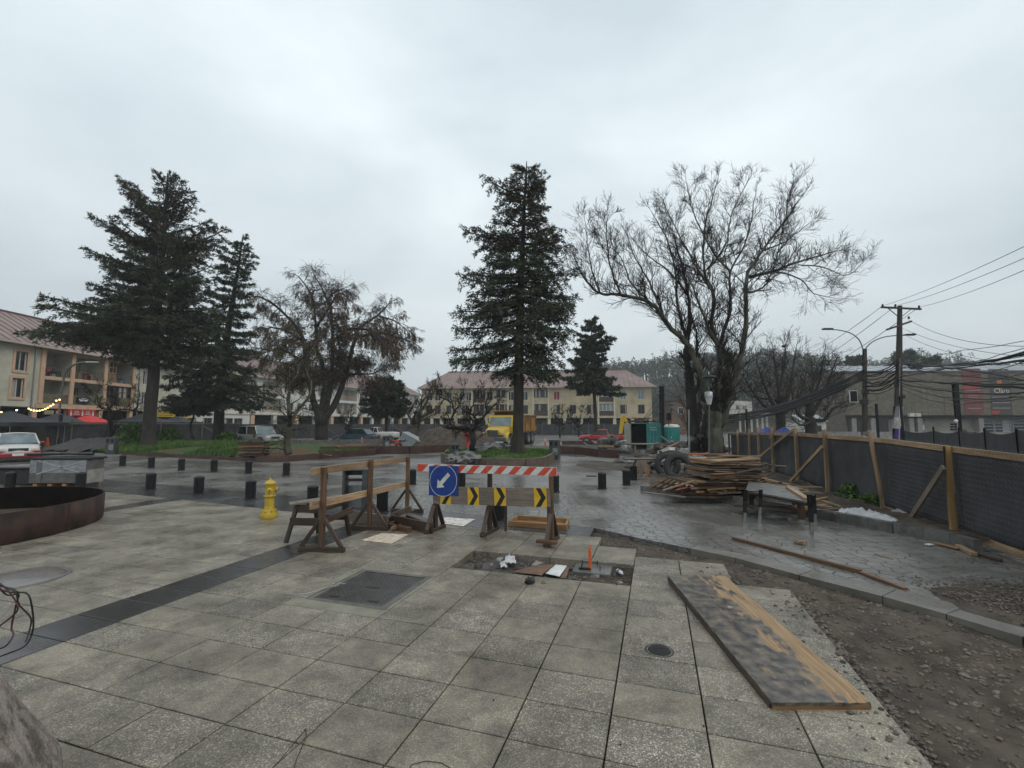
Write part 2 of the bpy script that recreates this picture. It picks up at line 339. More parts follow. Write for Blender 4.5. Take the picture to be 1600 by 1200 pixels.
def farU(v):
 return float(np.interp(v, [-30, -14.9, -11.8, -7.9, -1.3, 3], [9.9, 8.93, 8.64, 8.17, 7.9, 7.85]))
def cut(poly, fn):
 """clip convex polygon to fn>=0 (linear along edges)"""
 o = []
 for i in range(len(poly)):
  a, b = poly[i], poly[(i + 1) % len(poly)]; fa, fb = fn(a), fn(b)
  if fa >= 0: o.append(a)
  if fa * fb < 0: k = fa / (fa - fb); o.append((a[0] + (b[0] - a[0]) * k, a[1] + (b[1] - a[1]) * k))
 return o
plaza = MB().add([T(-1.5, -1.5, -.125), T(7.9, -1.5, -.125), T(7.9, -2.0, -.125), T(-1.5, -2.0, -.125)], [(0, 3, 2, 1)]).build('plaza_paving', MT['soil'], kind='structure')
def edge_v(u):
 if u < 6.05: return V0 + 3 * DV
 if u < 6.85: return V0 + 2 * DV
 if u < 7.3: return V0
 return V0 - DV
slabs = []
for k in range(-10, 22):
 for j in range(-48, 3):
  u0 = U0 + k * DU; v0 = V0 + j * DV
  if 7 <= k <= 8 and -4 <= j <= -1: continue                      # the open tree pit
  if v0 + DV > edge_v(u0 + DU * .5) + .02: continue
  cu, cv = u0 + DU / 2, v0 + DV / 2
  if 4.2 < cu < 5.3 and -3.66 < cv < -2.72 : continue            # manhole bay
  if u0 > farU(cv): continue
  p = T(cu, cv)
  if p.y < 1.6: continue
  px = 800 + F * p.x / max(p.y, .1)
  if px < -260 or px > 1800: continue
  slabs.append((p.length, u0, v0, j, k))
slabs.sort()
g_ = .005
def slab_mesh(du, dv, name):
 mb = MB(); x, y = du / 2 - g_, dv / 2 - g_; c = .004
 vs = []
 for (a, b, z) in ((x, y, -.12), (x, y, -c), (x - c, y - c, 0)):
  vs += [(-a, -b, z), (a, -b, z), (a, b, z), (-a, b, z)]
 fs = [(8, 9, 10, 11)]
 for l in (0, 4):
  for i in range(4): fs.append((l + i, l + (i + 1) % 4, l + 4 + (i + 1) % 4, l + 4 + i))
 me = bpy.data.meshes.new(name); me.from_pydata(vs, [], fs); me.update(); return me
sm_a = slab_mesh(DV, DU, 'paving_slab'); sm_a.materials.append(MT['slab'])
sm_d = slab_mesh(DV, DU, 'dark_slab'); sm_d.materials.append(MT['slab_dark'])
far_a, far_d = MB(), MB()
for idx, (dd, u0, v0, j, k) in enumerate(slabs):
 dark = j in (-9, -20)
 fu = farU(v0 + DV / 2)
 z = jit(.0015)
 if idx < 298 and u0 + DU < fu:
  o = link('dark_slab' if dark else 'paving_slab', sm_d if dark else sm_a, plaza)
  o.location = T(u0 + DU / 2, v0 + DV / 2, z); o.rotation_euler = (jit(.0022), jit(.0022), -TH + jit(.002))
 else:
  pl = [(u0 + g_, v0 + g_), (u0 + g_, v0 + DV - g_), (u0 + DU - g_, v0 + DV - g_), (u0 + DU - g_, v0 + g_)]
  pl = cut(pl, lambda q: farU(q[1]) - q[0])
  if len(pl) < 3: continue
  mb = far_d if dark else far_a
  W_ = [T(a, b) for a, b in pl]; mb.prism([(w.x, w.y) for w in W_], -.12, z)
far_a.build('far_paving_slabs', MT['slab_far'], plaza, kind='stuff')
far_d.build('far_dark_slabs', MT['slab_dark'], plaza, kind='stuff')
band = MB().add([T(8, -1.5, -.128), T(8.4, -1.5, -.128), T(8.4, -2, -.128)], [(0, 1, 2)]).build('dark_border', MT['band'], kind='structure')
def bandO(v): return float(np.interp(v, [-30, -12, -7.9, -4, -1.1, 3], [11.9, 10.25, 9.75, 9.1, 8.57, 8.3]))
v = -1.12; rest = MB(); cnt = 0
while v > -26:
 w = .9; a, b_ = v, v - w + .008
 P4 = [T(farU(a) + .006, a), T(bandO(a), a), T(bandO(b_), b_), T(farU(b_) + .006, b_)]
 if cnt < 26: MB().prism([(q.x, q.y) for q in P4], -.12, jit(.001)).build('border_slab', MT['band'], band)
 else: rest.prism([(q.x, q.y) for q in P4], -.12, 0)
 v -= w; cnt += 1
if rest.v: rest.build('far_border_slabs', MT['band'], band, kind='stuff')
kerbpts = [G(930, 825), G(1000, 841), G(1080, 857), G(1150, 872), G(1250, 899), G(1380, 932), G(1480, 960), G(1600, 996)]
kerbpts = [Vector((p.x, p.y, 0)) for p in kerbpts] + [Vector((5.3, 2.9, 0)), Vector((6.3, .6, 0))]
vs_ = [-1.1, -4, -7.9, -12, -20, -30]
out_ = [T(bandO(v) + .006, v) for v in vs_]
poly = [T(8.57, -1.1)] + kerbpts[0:0]
poly = kerbpts + [Vector((16, .6, 0)), Vector((16, 21, 0)), Vector((3.4, 16.5, 0)), Vector((1.2, 14.1, 0)), Vector((-3.2, 15.6, 0)), Vector((-8.4, 18.0, 0)), Vector((-12, 19.4, 0)), Vector((-17.6, 21.6, 0)), Vector((-34, 26, 0))] + out_[::-1]
sheet('street', poly, 0, MT['street'], thick=.115)
edge = MB().add([(2, 8, -.118), (2.1, 8, -.118), (2.1, 8.1, -.118)], [(0, 1, 2)]).build('street_margin', MT['conc_dark'], kind='structure')
def off(i, d):
 a = kerbpts[max(i - 1, 0)]; b_ = kerbpts[min(i + 1, len(kerbpts) - 1)]; t_ = (b_ - a).normalized(); return kerbpts[i] + Vector((t_.y, -t_.x, 0)) * -d
MT['margin'] = wet('wet_margin', (.12, .108, .092), (.20, .183, .158), 2, .15, .38, .003, 50, .8)
for i in range(2, len(kerbpts) - 1):
 a, b_ = kerbpts[i], kerbpts[i + 1]; n_ = Vector((-(b_ - a).y, (b_ - a).x, 0)).normalized()
 w1 = .12 + .05 * i
 A1, B1 = off(i, -w1), off(i + 1, -w1 - .05)
 if (A1 - a).dot(n_) < 0: A1 = a * 2 - A1; B1 = b_ * 2 - B1
 t_ = (b_ - a).normalized() * .006
 MB().prism([(q.x, q.y) for q in (a - n_ * .02 + t_, b_ - n_ * .02 - t_, B1 - t_, A1 + t_)][::1], -.11, .006 + .002 * random.random()).build('margin_slab', MT['margin'], edge)
sheet('road', [(-42, 18), (-34, 25.9), (-17.6, 21.55), (-12, 19.35), (-8.4, 17.95), (-3.2, 15.55), (1.2, 14.05), (3.4, 16.45), (16, 20.95), (14, 34), (9, 44), (-3, 52), (-30, 56), (-42, 44)], -.004, MT['road'], thick=.11)
sheet('site_ground', [(-60, 16), (40, 16), (45, 130), (-60, 130)], -.07, MT['asphalt'])
sheet('cross_road', [(15.9, -20), (60, -20), (60, 60), (15.9, 34)], -.03, MT['asphalt'])
def dirt(name, inside, x0, x1, y0, y1, st, z, amp, m, kind='structure', parent=None):
 mb = MB(); idx = {}
 nx, ny = int((x1 - x0) / st), int((y1 - y0) / st)
 for j in range(ny + 1):
  for i in range(nx + 1):
   x, y = x0 + i * st, y0 + j * st
   h = amp * (mnoise.fractal(Vector((x * 1.3, y * 1.3, z)), 1, 2, 4) * .7 + mnoise.noise(Vector((x * 9, y * 9, 1))) * .3)
   idx[i, j] = len(mb.v); mb.v.append((x, y, z + h))
 for j in range(ny):
  for i in range(nx):
   if inside(x0 + (i + .5) * st, y0 + (j + .5) * st):
    mb.f.append([idx[i, j], idx[i + 1, j], idx[i + 1, j + 1], idx[i, j + 1]]); mb.uv.append(None); mb.sm.append(True)
 return mb.build(name, m, parent, kind=kind)
dirt('dirt', lambda x, y: True, .9, 6.6, .8, 9, .05, -.075, .055, MT['soil'])
pc = T(6.1, -1.5)
dirt('pit_soil', lambda x, y: True, pc.x - 1.45, pc.x + 1.5, pc.y - .9, pc.y + .9, .04, -.088, .04, M_('pit_earth', (.03, .028, .026), (.10, .093, .085), 4, .6, .02, 30, detail=9))
def stones(name, n, pick, smin, smax, m, seed, cat=None, label=None, parent=None):
 rnd = random.Random(seed); mb = MB()
 ico = [(0, 0, 1), (.9, 0, .35), (.28, .85, .4), (-.72, .5, .35), (-.72, -.5, .4), (.28, -.85, .35), (.7, .5, -.4), (-.3, .85, -.4), (-.9, 0, -.4), (-.3, -.85, -.4), (.7, -.5, -.4)]
 fc = [(0, 1, 2), (0, 2, 3), (0, 3, 4), (0, 4, 5), (0, 5, 1), (1, 6, 2), (2, 6, 7), (2, 7, 3), (3, 7, 8), (3, 8, 4), (4, 8, 9), (4, 9, 5), (5, 9, 10), (5, 10, 1), (1, 10, 6)]
 for _ in range(n):
  p = pick(rnd)
  if p is None: continue
  s = smin + (smax - smin) * rnd.random() ** 3; a = rnd.random() * 6.28; c_, s_ = math.cos(a), math.sin(a)
  ex, ey, ez = s * rnd.uniform(.7, 1.3), s * rnd.uniform(.6, 1.1), s * rnd.uniform(.4, .8)
  mb.add([(p[0] + c_ * x * ex - s_ * y * ey, p[1] + s_ * x * ex + c_ * y * ey, p[2] + z * ez + rnd.uniform(-.1, .1) * s) for x, y, z in ico], fc)
 o = mb.build(name, m, parent, kind='stuff')
 if cat: tag(o, label, cat)
 return o
def line_side(x, y):        # signed distance-ish to the street kerb, negative on the dirt side
 for i in range(len(kerbpts) - 1):
  a, b_ = kerbpts[i], kerbpts[i + 1]
  if b_.y <= y <= a.y: k = (y - a.y) / (b_.y - a.y); return x - (a.x + (b_.x - a.x) * k)
 return 1
def pick_dirt(r):
 x, y = r.uniform(1.3, 5.6), r.uniform(2, 8.4)
 u = x * TU[0] + y * TU[1]; v = x * TV[0] + y * TV[1]
 if line_side(x, y) > -.03 or v < edge_v(u) - .02 or u > 8.5: return None
 if r.random() > .3 + .7 * abs(mnoise.noise(Vector((x * 2, y * 2, 0)))) * 2: return None
 h = .055 * (mnoise.fractal(Vector((x * 1.3, y * 1.3, -.075)), 1, 2, 4) * .7)
 return (x, y, -.075 + h)
stones('loose_gravel', 30000, pick_dirt, .004, .028, MT['gravel'], 3, 'gravel', 'loose brown gravel lying over the dug-out dirt beside the paving')
def pick_edge(r):           # crumbs along the right paving edge
 u = r.uniform(2.2, 6.8); v = edge_v(u) + abs(r.gauss(0, .06)) + .01
 if r.random() < .18: v -= r.random() * .35
 p = T(u, v, .004 if v < edge_v(u) else -.05); return p
stones('edge_rubble', 900, pick_edge, .008, .03, MT['gravel'], 5, 'rubble', 'dark crumbs of rubble scattered along the stepped paving edge')
def pick_pit(r):
 return T(r.uniform(5.72, 6.5), r.uniform(-2.63, -.36), -.085 + .01 * r.random())
stones('pit_rubble', 700, pick_pit, .006, .028, MT['gravel'], 9, 'rubble', 'small stones on the soil of the open tree pit')
def pick_slab(r):
 u, v = r.uniform(2.4, 7.7), r.uniform(-6, 1.2)
 if v > edge_v(u): return None
 if mnoise.noise(Vector((u * 1.2, v * 1.2, 3))) < .05: return None
 return T(u, v, .003)
stones('paving_crumbs', 420, pick_slab, .002, .011, M_('dark_crumb', (.015, .013, .011), (.04, .033, .028), 6, .7), 11, 'dirt', 'tiny dark crumbs of soil scattered over the paving slabs')
# ================================================================ NEAR OBJECTS
def O(o, label, cat, group=None): return tag(o, label, cat, group)
mh = thing('manhole_cover', 'square black iron manhole cover with a tread pattern set in a concrete frame', 'manhole cover', T(4.75, -3.2, 0), -TH)
fr = MB(); MT['conc_frame'] = M_('worn_cast_frame', (.07, .065, .055), (.14, .13, .11), 6, .6)
for (cx, cy, sx, sy) in ((0, .50, 1.0, .06), (0, -.50, 1.0, .06), (.46, 0, .06, .94), (-.46, 0, .06, .94)): fr.box((cx, cy, -.055), (sx, sy, .11))
fr.build('frame', MT['conc_frame'], mh)
MB().box((0, 0, -.03), (.84, .90, .05)).build('cover', M_('tread_plate', (.03, .026, .024), (.075, .066, .06), 6, .4, .001, 50, r2=.25, detail=8), mh, bev=.004)
tp = MB()
for i in range(26):
 for j in range(28):
  x, y = -.39 + i * .0312, -.42 + j * .0312
  if abs(x) < .1 and abs(y) < .05: continue
  s = .011; a = (i + j) % 2
  tp.box((x, y, -.004), (.022 if a else .006, .006 if a else .022, .004))
tp.build('tread', MT['black'], mh)
hd = MB().box((0, .0, -.004), (.17, .07, .006)); hd.build('handle_plate', MT['black'], mh)
for sx in (-.25, .25): MB().box((sx, -.36, -.003), (.12, .03, .008)).build('lifting_slot', MT['rubber'], mh)
inf = MB()
for (u, v, du, dv) in ((4.137, -3.245, .20, 1.165), (4.762, -3.77, 1.03, .12), (4.762, -2.685, 1.03, .045)):
 a = T(u, v); inf.box((a.x, a.y, -.062), (dv, du, .12), rz=-TH)
inf.build('manhole_surround', M_('smooth_grey_infill', (.15, .142, .105), (.24, .225, .17), 5, .5, .002, 40, detail=11), plaza)
c = thing('valve_cover', 'small round black iron valve cover set in a paving slab near the plank', 'valve cover', T(4.19, -.02, 0))
MB().lathe([(0, .006), (.07, .006), (.092, .005), (.098, -.002), (.1, -.01)], 28).build('lid', MT['black'], c)
MB().lathe([(.104, .001), (.112, .003), (.118, .001), (.118, -.01)], 28).build('rim', MT['blackmat'], c)
tpv = MB()
for i in range(5):
 tpv.box((0, -.05 + i * .025, .007), (.12 - abs(i - 2) * .02, .006, .002))
tpv.build('rib', MT['blackmat'], c)
q = G(28, 905)
c = thing('round_cover', 'large round grey cover lying on the paving behind the loose wires', 'manhole cover', (q.x, q.y, 0))
MB().lathe([(0, .012), (.40, .012), (.43, .008), (.44, 0)], 40).build('lid', M_('wet_grey_plate', (.10, .09, .085), (.18, .16, .15), 4, .3, .002, 40, r2=.16, detail=8), c)
MB().lathe([(.45, 0), (.455, .014), (.475, .014), (.48, 0)], 40).build('rim', MT['conc_dark'], c)
cs = [G(1043, 898, .075), G(1133, 900, .075), G(1363, 1098, .05), G(1207, 1098, .05)]
pl = thing('plywood_panel', 'large stained plywood shuttering panel lying flat at the edge of the dug-out dirt', 'plywood panel', (cs[3].x, cs[3].y, 0))
def slabpoly(mb, cs, th, nx=14, ny=44, chew=True):
 top = [];
 for j in range(ny + 1):
  for i in range(nx + 1):
   a, b = i / nx, j / ny
   p = (cs[3] * (1 - a) + cs[2] * a) * (1 - b) + (cs[0] * (1 - a) + cs[1] * a) * b
   p = p.copy()
   if chew and b < .04 and a > .78: p.y += .02 * random.random(); p.z -= .012 * random.random()
   if chew and j == 0: p.y += .004 * random.random()
   top.append(p)
 n = len(top); W_ = nx + 1
 vs = top + [p - Vector((0, 0, th)) for p in top]
 fs = []; uvs = []
 for j in range(ny):
  for i in range(nx):
   a = j * W_ + i; f = (a, a + 1, a + 1 + W_, a + W_); fs.append(f)
   uvs.append([(k // W_ / ny * 2.8, (k % W_) / nx * .75) for k in f])
 for i in range(nx):
  fs.append((i, n + i, n + i + 1, i + 1)); uvs.append([(i / nx, 0), (i / nx, .05), ((i + 1) / nx, .05), ((i + 1) / nx, 0)])
  a = ny * W_ + i; fs.append((a, a + 1, n + a + 1, n + a)); uvs.append([(0, 0)] * 4)
 for j in range(ny):
  a = j * W_; fs.append((a, a + W_, n + a + W_, n + a)); uvs.append([(j / ny * 3, 0), ((j + 1) / ny * 3, 0), ((j + 1) / ny * 3, .05), (j / ny * 3, .05)])
  a += nx; fs.append((a, n + a, n + a + W_, a + W_)); uvs.append([(0, 0)] * 4)
 mb.add(vs, fs, uvs); return mb
def panel_mat():
 m, t, b, n = nodes('stained_shuttering_ply'); L = t.links.new
 uv = n('ShaderNodeUVMap'); mp = n('ShaderNodeMapping'); mp.inputs['Scale'].default_value = (1, 30, 1); L(uv.outputs[0], mp.inputs[0])
 g = n('ShaderNodeTexNoise'); g.inputs['Scale'].default_value = 2; g.inputs['Detail'].default_value = 6; L(mp.outputs[0], g.inputs['Vector'])
 r = ramp(n, [(.21, .13, .065), (.37, .245, .13)], (.35, .65)); L(g.outputs[0], r.inputs[0])
 mp2 = n('ShaderNodeMapping'); mp2.inputs['Scale'].default_value = (1, 3.2, 1); L(uv.outputs[0], mp2.inputs[0])
 s = n('ShaderNodeTexNoise'); s.inputs['Scale'].default_value = 2.6; s.inputs['Detail'].default_value = 10; s.inputs['Roughness'].default_value = .62; s.inputs['Distortion'].default_value = .3; L(mp2.outputs[0], s.inputs['Vector'])
 sx = n('ShaderNodeSeparateXYZ'); L(uv.outputs[0], sx.inputs[0])
 ma = n('ShaderNodeMapRange'); ma.inputs[1].default_value = .36; ma.inputs[2].default_value = .72; ma.inputs[3].default_value = .14; ma.inputs[4].default_value = -.16; L(sx.outputs[1], ma.inputs[0])
 ad = n('ShaderNodeMath', operation='ADD'); L(s.outputs[0], ad.inputs[0]); L(ma.outputs[0], ad.inputs[1])
 k = n('ShaderNodeMapRange'); k.inputs[1].default_value = .47; k.inputs[2].default_value = .53; L(ad.outputs[0], k.inputs[0])
 f = n('ShaderNodeTexNoise'); f.inputs['Scale'].default_value = 9; f.inputs['Detail'].default_value = 12; L(uv.outputs[0], f.inputs['Vector'])
 fr_ = ramp(n, [(.028, .026, .026), (.10, .085, .07), (.20, .155, .11)], (.35, .52, .7)); L(f.outputs[0], fr_.inputs[0])
 mx = n('ShaderNodeMix', data_type='RGBA'); L(k.outputs[0], mx.inputs[0]); L(r.outputs[0], mx.inputs[6]); L(fr_.outputs[0], mx.inputs[7])
 L(mx.outputs[2], b.inputs['Base Color'])
 rr = n('ShaderNodeMapRange'); rr.inputs[3].default_value = .6; rr.inputs[4].default_value = .3; L(k.outputs[0], rr.inputs[0]); L(rr.outputs[0], b.inputs['Roughness'])
 bp = n('ShaderNodeBump'); bp.inputs['Distance'].default_value = .003; L(ad.outputs[0], bp.inputs['Height']); L(bp.outputs[0], b.inputs['Normal'])
 return m
o0 = pl.location
slabpoly(MB(), cs, .022).build('face_sheet', panel_mat(), pl, off=o0)
fm = MB()
for a, b in ((0, 1), (1, 2), (2, 3), (3, 0)):
 p, r_ = cs[a] - Vector((0, 0, .043)), cs[b] - Vector((0, 0, .043)); cc = (cs[0] + cs[1] + cs[2] + cs[3]) / 4;
 i1 = (cc - p).normalized() * .03; i2 = (cc - r_).normalized() * .03
 MB().beam(p + i1, r_ + i2, .035, .038).build('batten', MT['wood_dark'] if a != 2 else MT['wood_orange'], pl, off=o0)
lf = MB().add([(0, 0, 0), (.05, .01, .004), (.07, .05, .001), (.02, .06, .006)], [(0, 1, 2, 3)])
q = G(1138, 950, .09); o = lf.build('cement_blot', MT['conc'], pl, off=(-q.x + o0.x, -q.y + o0.y, -.085))
def at(u, v, z=0): return T(u, v, z)
def scrap(name, label, cat, pts, th, m, crumple=.0, n=8):
 """a bent thin sheet with thickness, pts = 4 corners"""
 mb = MB(); vs = []
 for j in range(n + 1):
  for i in range(n + 1):
   a, b = i / n, j / n
   p = (pts[0] * (1 - a) + pts[1] * a) * (1 - b) + (pts[3] * (1 - a) + pts[2] * a) * b
   vs.append(p + Vector((jit(crumple) * .4, jit(crumple) * .4, abs(jit(crumple)) * 2)))
 W_ = n + 1; N = len(vs)
 fs = [(j * W_ + i, j * W_ + i + 1, (j + 1) * W_ + i + 1, (j + 1) * W_ + i) for j in range(n) for i in range(n)]
 c_ = sum(vs, Vector()) / N
 mb.add(vs, fs, None, crumple > 0)
 o = mb.build(name, m, None, off=c_); o.location = c_
 s = o.modifiers.new('Solid', 'SOLIDIFY'); s.thickness = th
 return tag(o, label, cat)
paper = M_('white_paper', (.55, .56, .55), (.72, .73, .72), 5, .6)
plastic = M_('white_plastic_bag', (.42, .42, .44), (.62, .62, .64), 9, .3)
card = M_('wet_cardboard', (.11, .062, .038), (.19, .11, .07), 6, .6, .002)
z_ = -.05
P4 = lambda *a: [G(x, y, z) for x, y, z in a]
scrap('white_sheet', 'white sheet bent over cardboard at the front edge of the tree pit', 'paper', P4((852, 896, -.04), (874, 901, -.01), (886, 884, -.04), (868, 882, -.04)), .004, paper, .002, 6)
scrap('cardboard_piece', 'brown cardboard strip to the right of the white sheet in the tree pit', 'cardboard', P4((874, 903, -.03), (884, 904, -.03), (890, 886, -.05), (885, 885, -.05)), .005, card, .003, 5)
scrap('cardboard_piece', 'torn brown cardboard lying left of the white sheet in the tree pit', 'cardboard', P4((798, 893, -.05), (846, 899, -.03), (866, 882, -.05), (850, 882, -.055)), .005, card, .004, 6)
scrap('cardboard_piece', 'small torn brown cardboard scrap on the slab in front of the tree pit', 'cardboard', P4((845, 912, .004), (853, 912, .004), (852, 909, .01), (847, 908, .02)), .004, card, .003, 3)
scrap('plastic_scrap', 'crumpled white plastic bag near the back of the tree pit', 'plastic bag', P4((788, 882, -.06), (806, 882, -.04), (805, 872, -.04), (789, 869, -.02)), .003, plastic, .022, 7)
scrap('plastic_scrap', 'smaller crumpled white plastic bag in the middle of the tree pit', 'plastic bag', P4((782, 888, -.06), (792, 888, -.05), (790, 879, -.05), (781, 880, -.06)), .003, plastic, .02, 6)
q = G(828, 912, 0)
mb = MB();
def blob(c, r, sx=1, sy=1, sz=1, n=9, amp=.25, seed=0):
 m_ = MB(); prof = []
 vs = [];
 for j in range(n + 1):
  t = math.pi * j / n
  for i in range(2 * n):
   a = math.pi * i / n; d = Vector((math.sin(t) * math.cos(a), math.sin(t) * math.sin(a), math.cos(t)))
   k = r * (1 + amp * mnoise.noise(d * 1.7 + Vector((seed, seed * 2, 0))) * 2); vs.append(Vector(c) + Vector((d.x * sx, d.y * sy, d.z * sz)) * k)
 W_ = 2 * n
 fs = [(j * W_ + i, (j + 1) * W_ + i, (j + 1) * W_ + (i + 1) % W_, j * W_ + (i + 1) % W_) for j in range(n) for i in range(W_)]
 m_.add(vs, fs, None, True); return m_
o = blob((0, 0, .035), .05, 1, .8, .8, amp=.5, seed=3).build('black_lump', MT['blackmat']); o.location = (q.x, q.y, 0); tag(o, 'black crumpled lump of rubber on the slab in front of the tree pit', 'rubber scrap')
q = G(823, 906, -.04); b1 = MB().tube([(-.16, .06, 0), (-.05, .02, .03), (.08, -.01, .02), (.2, .05, .0)], [.006, .01, .012, .006], 6).build('bent_pipe', MT['rubber']); b1.location = (q.x, q.y, q.z); tag(b1, 'bent dark rubber strip among the debris of the tree pit', 'rubber strip')
a, b_ = G(965, 891, -.04), G(976, 899, -.04); d = (b_ - a); bt = thing('plastic_bottle', 'crushed plastic bottle with a blue label lying at the right end of the tree pit', 'bottle', a)
Mb = Matrix.Rotation(math.pi / 2, 4, 'Y');
bo = MB().lathe([(0, 0), (.03, .004), (.033, .03), (.03, .07), (.033, .11), (.033, .14), (.013, .175), (.013, .19), (0, .19)], 14, M=Mb).build('body', M_('cloudy_plastic', (.4, .42, .45), (.6, .62, .65), 20, .15), bt)
MB().lathe([(.0345, .05), (.0345, .085)], 14, M=Mb).build('label_band', MT['blue'], bt); MB().lathe([(.0, .192), (.0145, .19), (.0145, .175)], 10, M=Mb).build('cap', MT['white_paint'], bt)
bt.rotation_euler = (0, 0, math.atan2(d.y, d.x)); bt.scale = (.8, .8, .8)
rp_ = random.Random(17)
for k in range(16):
 p_ = T(rp_.uniform(5.78, 6.45), rp_.uniform(-2.5, -.4), -.085); o = blob((0, 0, 0), rp_.uniform(.02, .06), 1.2, 1, .7, 4, .9, k).build('broken_stone', [MT['conc_dark'], MT['soil'], MT['conc']][k % 3]); o.location = p_; tag(o, 'jagged lump of broken concrete on the soil inside the open tree pit', 'broken stone', 'broken lumps in the tree pit')
q = G(922, 894, -.07); st = thing('marker_stake', 'bright orange angle stake standing in the tree pit', 'stake', (q.x, q.y, -.07))
mb = MB(); mb.prism([(-.018, -.004), (0, -.014), (.018, -.004), (.018, .001), (0, -.008), (-.018, .001)], 0, .30); mb.prism([(-.018, -.004), (-.006, -.011), (-.006, -.005), (-.018, .001)], .30, .335); mb.prism([(.004, -.012), (.018, -.004), (.018, .001), (.004, -.006)], .30, .36)
mb.build('angle_profile', MT['orange'], st)
q = G(925, 893, -.09); ft = thing('concrete_footing', 'rough broken concrete footing with rusty anchor bolts in the tree pit', 'footing', (q.x, q.y, -.1), -TH)
sb = MB().box((.01, 0, .015), (.50, .42, .09)); me_ = sb.build('block', MT['conc_dark'], ft, bev=.01)
for dx, dy in ((-.14, .08), (.06, .1), (.12, -.1), (-.12, -.12)): MB().tube([(dx, dy, .05), (dx, dy, .13)], .006, 6).build('anchor_bolt', MT['rubber'], ft)
MB().box((-.08, -.1, .068), (.16, .05, .03), rz=.2).build('steel_strap', MT['black'], ft)
cord = MB(); a = G(440, 922, .004); b_ = G(520, 918, .004)
pts = [G(484 - i * 11, 926 + i * .5 + 2 * math.sin(i), .005) for i in range(5)][::-1] + [G(500, 921, .006), G(518, 916, .02), G(530, 914, .03)]
cord.tube(pts, .003, 5); c0 = G(527, 915, .02)
for k in range(6): cord.tube([c0, c0 + Vector((jit(.06), jit(.04), .03)), c0 + Vector((jit(.1), jit(.06), 0))], .0025, 4)
tag(cord.build('tied_string', plastic, off=(0, 0, 0)), 'thin white cord knotted beside the square manhole cover', 'string')
wm = M_('thin_wire', (.02, .015, .013), (.05, .035, .03), 20, .5)
ov = MB().tube([G(x, y, .004) for x, y in ((430, 1196), (478, 1139), (479, 1150), (462, 1190), (455, 1215))], .0022, 5)
tag(ov.build('loose_wire', wm), 'thin bent wire lying on the nearest slabs left of centre', 'wire')
ov = MB().tube([G(x, y, .004) for x, y in ((630, 1210), (645, 1194), (665, 1189), (690, 1192), (712, 1205))], .0022, 5)
tag(ov.build('loose_wire', wm), 'thin curved wire lying on the slabs at the bottom of the photo', 'wire')
ped = thing('concrete_pedestal', 'rough pinkish concrete mound close by in the lower left corner', 'pedestal', (-2.84, 1.72, -.1))
pm = M_('rough_pink_concrete', (.10, .082, .07), (.30, .25, .22), 9, .85, .02, 45, detail=12, pos=(.4, .6))
def rough_cone(prof, n, amp, seed):
 m_ = MB(); vs = []
 for r, z in prof:
  for k in range(n):
   t = 2 * math.pi * k / n; rr = r * (1 + amp * mnoise.noise(Vector((math.cos(t) * 2 + seed, math.sin(t) * 2, z * 3))))
   vs.append((rr * math.cos(t), rr * math.sin(t), z + .02 * mnoise.noise(Vector((math.cos(t) * 3, math.sin(t) * 3, z * 5 + seed)))))
 fs = [(i * n + k, i * n + (k + 1) % n, (i + 1) * n + (k + 1) % n, (i + 1) * n + k) for i in range(len(prof) - 1) for k in range(n)]
 fs.append(tuple(range((len(prof) - 1) * n, len(prof) * n))); m_.add(vs, fs, None, True); return m_
rough_cone([(1.0, 0), (.97, .15), (.92, .35), (.82, .6), (.70, .8), (.54, .98), (.36, 1.12), (.2, 1.18), (.08, 1.2)], 60, .10, 4).build('footing', pm, ped)
MB().tube([(-.05, .05, 1.1), (-.05, .05, 1.4)], .04, 12).build('conduit', MT['blackmat'], ped)
wz = thing('wire_bundle', 'bunch of loose black and red wires hanging at the left edge', 'wires', (-3.2, 2.82, 0))
for i, pts in enumerate([
 [(-12, 905), (0, 915), (20, 920), (28, 925), (45, 930), (52, 965), (50, 990), (38, 1010), (10, 1022), (-12, 1030)],
 [(-10, 905), (8, 918), (22, 935), (28, 950), (20, 962), (-10, 985)],
 [(-12, 907), (5, 916), (24, 925), (30, 945), (48, 965), (46, 985), (40, 1003)],
 [(-12, 903), (4, 922), (28, 928), (26, 942), (18, 980), (21, 992), (8, 1010), (-14, 1016)],
 [(-14, 910), (0, 920), (12, 930), (30, 927)]]):
 P_ = [A(x, y, 2.55 + .03 * math.sin(k * 1.3 + i)) for k, (x, y) in enumerate(pts)]
 Q = []
 for a_ in range(len(P_) - 1):
  p0 = P_[max(a_ - 1, 0)]; p1 = P_[a_]; p2 = P_[a_ + 1]; p3 = P_[min(a_ + 2, len(P_) - 1)]
  for s_ in range(4):
   t = s_ / 4; Q.append(.5 * ((2 * p1) + (p2 - p0) * t + (2 * p0 - 5 * p1 + 4 * p2 - p3) * t * t + (3 * p1 - p0 - 3 * p2 + p3) * t ** 3))
 Q.append(P_[-1])
 MB().tube(Q, .0042, 6).build('wire', MT['blackmat'] if i % 2 == 0 else M_('dark_red_wire', (.05, .014, .012), (.08, .02, .018), 5, .4), wz, off=wz.location)
for i in range(3):
 MB().tube([A(-12, 905, 2.55), A(-40, 880 + 6 * i, 2.6), A(-70, 930, 2.65), (-3.35 + .02 * i, 2.55, .7), (-3.4, 2.5, 0)], .0045, 6).build('wire', MT['blackmat'], wz, off=wz.location)
rc = Vector((-10.25, 8.0, 0)); RR = 2.40
ring = thing('steel_ring_planter', 'empty round planter of rusty weathering steel on the paving at left', 'planter', (rc.x, rc.y, 0))
n = 96; h1, tk = .50, .012
pr = [(RR, .01), (RR + .004, h1), (RR - tk, h1), (RR - tk - .002, .01)]
MB().lathe(pr + [pr[0]], n).build('wall', MT['corten'], ring)
